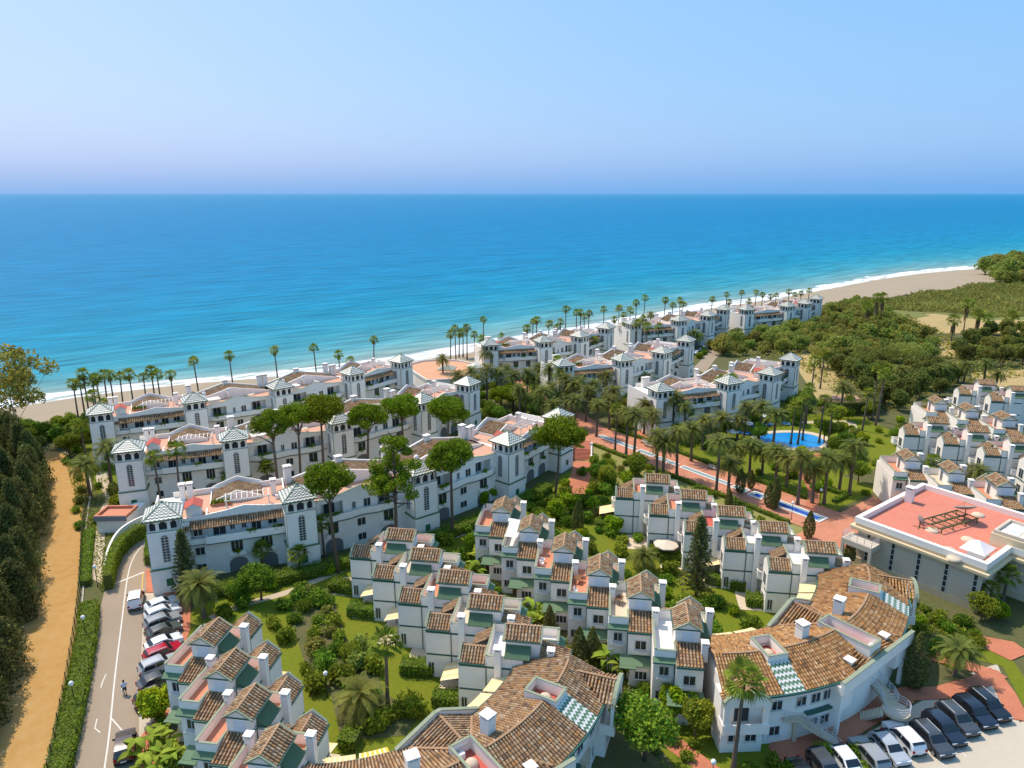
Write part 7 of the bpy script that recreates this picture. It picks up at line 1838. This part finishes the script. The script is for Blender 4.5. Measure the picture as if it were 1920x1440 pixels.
for i, (p, c) in enumerate([((1306, 664), WHT), ((1318, 658), SILV), ((1324, 652), WHT)]):
    car('hatch', c, f'small distant car on the road behind the apartment rows, {ordw(i+1)} from the left', at(*p), R(20), 'distant cars behind the rows')

# ------------------------------------------------------------------ person walking on the road
def person(loc, ang):
    r = thing('person', 'person in a light shirt and dark shorts walking up the road', 'person', (loc[0], loc[1], .02), ang)
    joints = {'pel':(0,0,.95),'wai':(0,0,1.08),'che':(.02,0,1.32),'nec':(.03,0,1.50),'hd0':(.04,0,1.58),'hd1':(.05,0,1.70),'shl':(.02,.19,1.42),'ell':(-.06,.24,1.16),'wrl':(.02,.26,.92),'hal':(.05,.26,.83),'shr':(.02,-.19,1.42),'elr':(.08,-.24,1.17),'wrr':(.20,-.25,.97),'har':(.25,-.25,.90),'hil':(0,.10,.90),'knl':(.16,.11,.50),'anl':(.10,.11,.10),'tol':(.26,.12,.04),'hir':(0,-.10,.90),'knr':(-.05,-.11,.48),'anr':(-.28,-.11,.14),'tor':(-.16,-.12,.04)}
    rad = {'pel':.15,'wai':.135,'che':.155,'nec':.06,'hd0':.085,'hd1':.10,'shl':.07,'ell':.046,'wrl':.032,'hal':.035,'shr':.07,'elr':.046,'wrr':.032,'har':.035,'hil':.095,'knl':.06,'anl':.04,'tol':.035,'hir':.095,'knr':.06,'anr':.04,'tor':.035}
    nm = list(joints); E_ = [('pel','wai'),('wai','che'),('che','nec'),('nec','hd0'),('hd0','hd1'),('che','shl'),('shl','ell'),('ell','wrl'),('wrl','hal'),('che','shr'),('shr','elr'),('elr','wrr'),('wrr','har'),('pel','hil'),('hil','knl'),('knl','anl'),('anl','tol'),('pel','hir'),('hir','knr'),('knr','anr'),('anr','tor')]
    me = bpy.data.meshes.new('person_body'); me.from_pydata([joints[k] for k in nm], [(nm.index(a), nm.index(b)) for a, b in E_], []); me.materials.append(M('skin', (.42,.24,.16), .6))
    o = ob('body', me, r); o.modifiers.new('skin', 'SKIN'); sl = me.skin_vertices[0].data
    for i, k in enumerate(nm): sl[i].radius = (rad[k], rad[k]); sl[i].use_root = (k == 'pel')
    o.modifiers.new('smooth', 'SUBSURF').levels = 1; o.modifiers['smooth'].render_levels = 2
    sh = MB(); sh.lathe([(.17,.92),(.175,1.05),(.17,1.2),(.19,1.34),(.15,1.45),(.075,1.50)], .015, 0, 14)
    for s in (-1, 1): sh.tube([(.02, s*.14, 1.43), (.02 + (.03 if s < 0 else -.04), s*.245, 1.20)], [.095, .075], 8)
    for i in range(len(sh.v)): x, y, z = sh.v[i]; sh.v[i] = (x * (.78 if z > .9 else 1), y * 1.18, z)
    ob('shirt', sh.mesh('shirt', M('shirt', (.62,.66,.78), .8), True), r)
    so = MB(); so.tube([(0,.0,.98),(0,.0,.86)], [.165,.17], 12)
    for a, b in ((('hil'),('knl')), (('hir'),('knr'))): p, q = Vector(joints[a]), Vector(joints[b]); so.tube([p + Vector((0,0,.04)), p.lerp(q, .85)], [.115, .095], 10)
    ob('shorts', so.mesh('shorts', M('shorts', (.05,.045,.05), .8), True), r)
    ha = MB(); ha.lathe([(.001,1.835),(.07,1.815),(.108,1.76),(.112,1.69),(.095,1.63)], .035, 0, 12); ob('hair', ha.mesh('hair', M('hair', (.02,.014,.01), .6), True), r)
    for s, k in ((1,'tol'), (-1,'tor')): j = joints[k]; f = MB(); f.box(j[0]-.2, j[0]+.08, j[1]-.05, j[1]+.05, 0 if s > 0 else .01, .09); ob('shoe', f.mesh('shoe', 'blackm'), r)
pp = at(235, 1302); pa = ang_px((236,1320), (232,1270))
person(pp, pa)
bg = MB(); bg.prism([(-.16,-.05),(.16,-.05),(.16,.05),(-.16,.05)], .38, .72)
for y in (-.04, .04): bg.tube([(-.08,y,.72),(-.05,y,.84),(.05,y,.84),(.08,y,.72)], .008, 5)
bx = (pp[0] + .05*math.cos(pa) - .26*math.sin(pa), pp[1] + .05*math.sin(pa) + .26*math.cos(pa))
tag(ob('shopping_bag', bg.mesh('shopping_bag', 'plastic'), None, (bx[0], bx[1], .02), pa), 'pale bag carried in the left hand of the walking person', 'bag')

# ------------------------------------------------------------------ lamps, fence, parasols, loungers, benches
LP = MB(); LP.tube([(0,0,0),(0,0,.4),(0,0,2.9)], [.09,.05,.04], 8); LPM = LP.mesh('lamp_post', 'blackm')
LG = MB(); LG.lathe([(.001,3.45),(.12,3.42),(.23,3.3),(.26,3.15),(.22,3.0),(.10,2.9)], 0, 0, 14); LGM = LG.mesh('lamp_globe', 'lampglass', True)
for i, (p, z, lab) in enumerate([((155,1157),3.2,'globe lamp in the hedge beside the dirt track, farthest one'), ((133,1281),3.2,'globe lamp in the hedge beside the dirt track, nearest one'), ((177,1062),3.2,'globe lamp beside the pale walk and the ramp'), ((1338,1428),3.2,'globe lamp on the lawn before the right crescent'), ((1540,918),3.2,'lantern post in the bed at the end of the promenade'), ((1487,942),3.2,'lamp post beside the blue basin'), ((610,1262),3.2,'white globe lamp in the garden of the first terrace')]):
    s, t = at(*p, z); r = thing('street_lamp', lab, 'street lamp', (s, t, 0), group='globe lamps'); ob('post', LPM, r); ob('globe', LGM, r)
FP = smooth([at(*p) for p in [(93,1460),(134,1250),(152,1110),(155,1000),(162,950),(168,920),(163,890),(143,866),(118,850)]], 2)
fn = thing('track_fence', 'wire mesh fence on dark posts along the dirt track', 'fence', (0, 0, 0))
post = MB(); post.box(-.05, .05, -.05, .05, 0, 2.0); post = post.mesh('fence_post', 'blackm')
dd = 0; last = None
for p, q in zip(FP, FP[1:]):
    L = math.dist(p, q); k = 0
    while dd < L:
        f = dd / L; ob('post', post, fn, (p[0] + (q[0]-p[0]) * f, p[1] + (q[1]-p[1]) * f, 0)); dd += 2.4
    dd -= L
wr = MB()
for p, q in zip(FP, FP[1:]):
    for z in np.linspace(.15, 1.9, 9): wr.beam((*p, z), (*q, z), .018, .018)
    L = math.dist(p, q); n = max(2, int(L / .3))
    for k in range(n): f = k / n; x, y = p[0] + (q[0]-p[0]) * f, p[1] + (q[1]-p[1]) * f; wr.beam((x, y, .1), (x, y, 1.9), .016, .016)
ob('wire_mesh', wr.mesh('wire_mesh', 'steel'), fn)
kb = MB()
for p, q in zip(FP, FP[1:]): kb.beam((p[0]+.35, p[1], .12), (q[0]+.35, q[1], .12), .25, .24)
ob('kerb', kb.mesh('fence_kerb', 'concrete'), fn)
def parasol(lab, p, r, mat, group, h=2.5):
    o = thing('parasol', lab, 'parasol', (p[0], p[1], 0), random.uniform(0, 1.5), None, group)
    c = MB(); n = 8
    for k in range(n):
        a, b = 2*math.pi*k/n, 2*math.pi*(k+1)/n; c.face([(0,0,h+.55),(r*math.cos(a), r*math.sin(a), h),(r*math.cos(b), r*math.sin(b), h)]); c.face([(r*math.cos(a), r*math.sin(a), h),(r*math.cos(a), r*math.sin(a), h-.18),(r*math.cos(b), r*math.sin(b), h-.18),(r*math.cos(b), r*math.sin(b), h)])
    ob('canopy', c.mesh('parasol_canopy', mat), o); q = MB(); q.tube([(0,0,0),(0,0,h+.6)], .035, 6); q.cyl(0, 0, 0, .1, .3, .28, 12)
    for k in range(n): a = 2*math.pi*k/n; q.beam((0,0,h+.45), (r*.95*math.cos(a), r*.95*math.sin(a), h-.0), .02, .02)
    ob('pole', q.mesh('parasol_pole', 'metal'), o)
MT['beige'] = M('beige_canvas', (.66,.56,.44), .85)
parasol('beige parasol beside the dark box hedge in the right garden', at(1247, 1048), 1.9, 'beige', 'garden parasols')
for i, p in enumerate([(1378,808),(1400,812),(1425,797),(1372,828)]): parasol(f'white parasol beside the swimming pool, {ordw(i+1)} from the left', at(*p), 1.4, 'sail', 'pool parasols')
MT['blue'] = M('blue_lounger', (.04,.22,.62), .7)
LN = MB(); LN.box(-.32, .32, -.95, .35, .28, .36); LN.prism([(-.32,.35),(.32,.35),(.32,.95),(-.32,.95)], .30, [.36,.36,.75,.75])
for x in (-.28, .28):
    for y in (-.85, .3, .8): LN.beam((x, y, 0), (x, y, .3), .05, .05)
LNM = LN.mesh('sun_lounger', 'blue')
i = 0
for p in [(1393,814),(1398,816),(1404,814),(1412,800),(1417,803),(1422,801),(1432,797),(1437,799),(1442,796),(1447,798),(1470,795),(1474,798),(1479,796)]:
    i += 1; tag(ob('sun_lounger', LNM, None, (*at(*p), 0), random.uniform(-.4, .4) + .9), f'blue sun lounger beside the pool, {ordw(i)} from the left', 'sun lounger', 'pool loungers')
BN = MB(); BN.box(-.9, .9, -.25, .25, .40, .46); BN.prism([(-.9,.2),(.9,.2),(.9,.27),(-.9,.27)], .46, .9)
for x in (-.8, .8): BN.box(x - .06, x + .06, -.25, .25, 0, .4)
BNM = BN.mesh('bench', M('bench_stone', (.45,.40,.34), .8))
for i, (p, w) in enumerate([((1215,838),'farther one'), ((1334,880),'nearer one'), ((1208,832),'farthest one')]): tag(ob('promenade_bench', BNM, None, (*at(*p), .03), R(-90)), f'grey bench on the right edge of the promenade, {w}', 'bench', 'promenade benches')
sg = MB(); sg.box(-1.5, 1.5, -1.2, 1.2, 0, .5); sg.box(-1.2, 1.2, .7, .9, .5, 1.5); sg = sg.mesh('pool_kiosk', 'plastic')
tag(ob('pool_steps', sg, None, (*at(1545, 803), 0), R(-40)), 'white stepped pool entrance wall beside the pool lawn', 'wall')
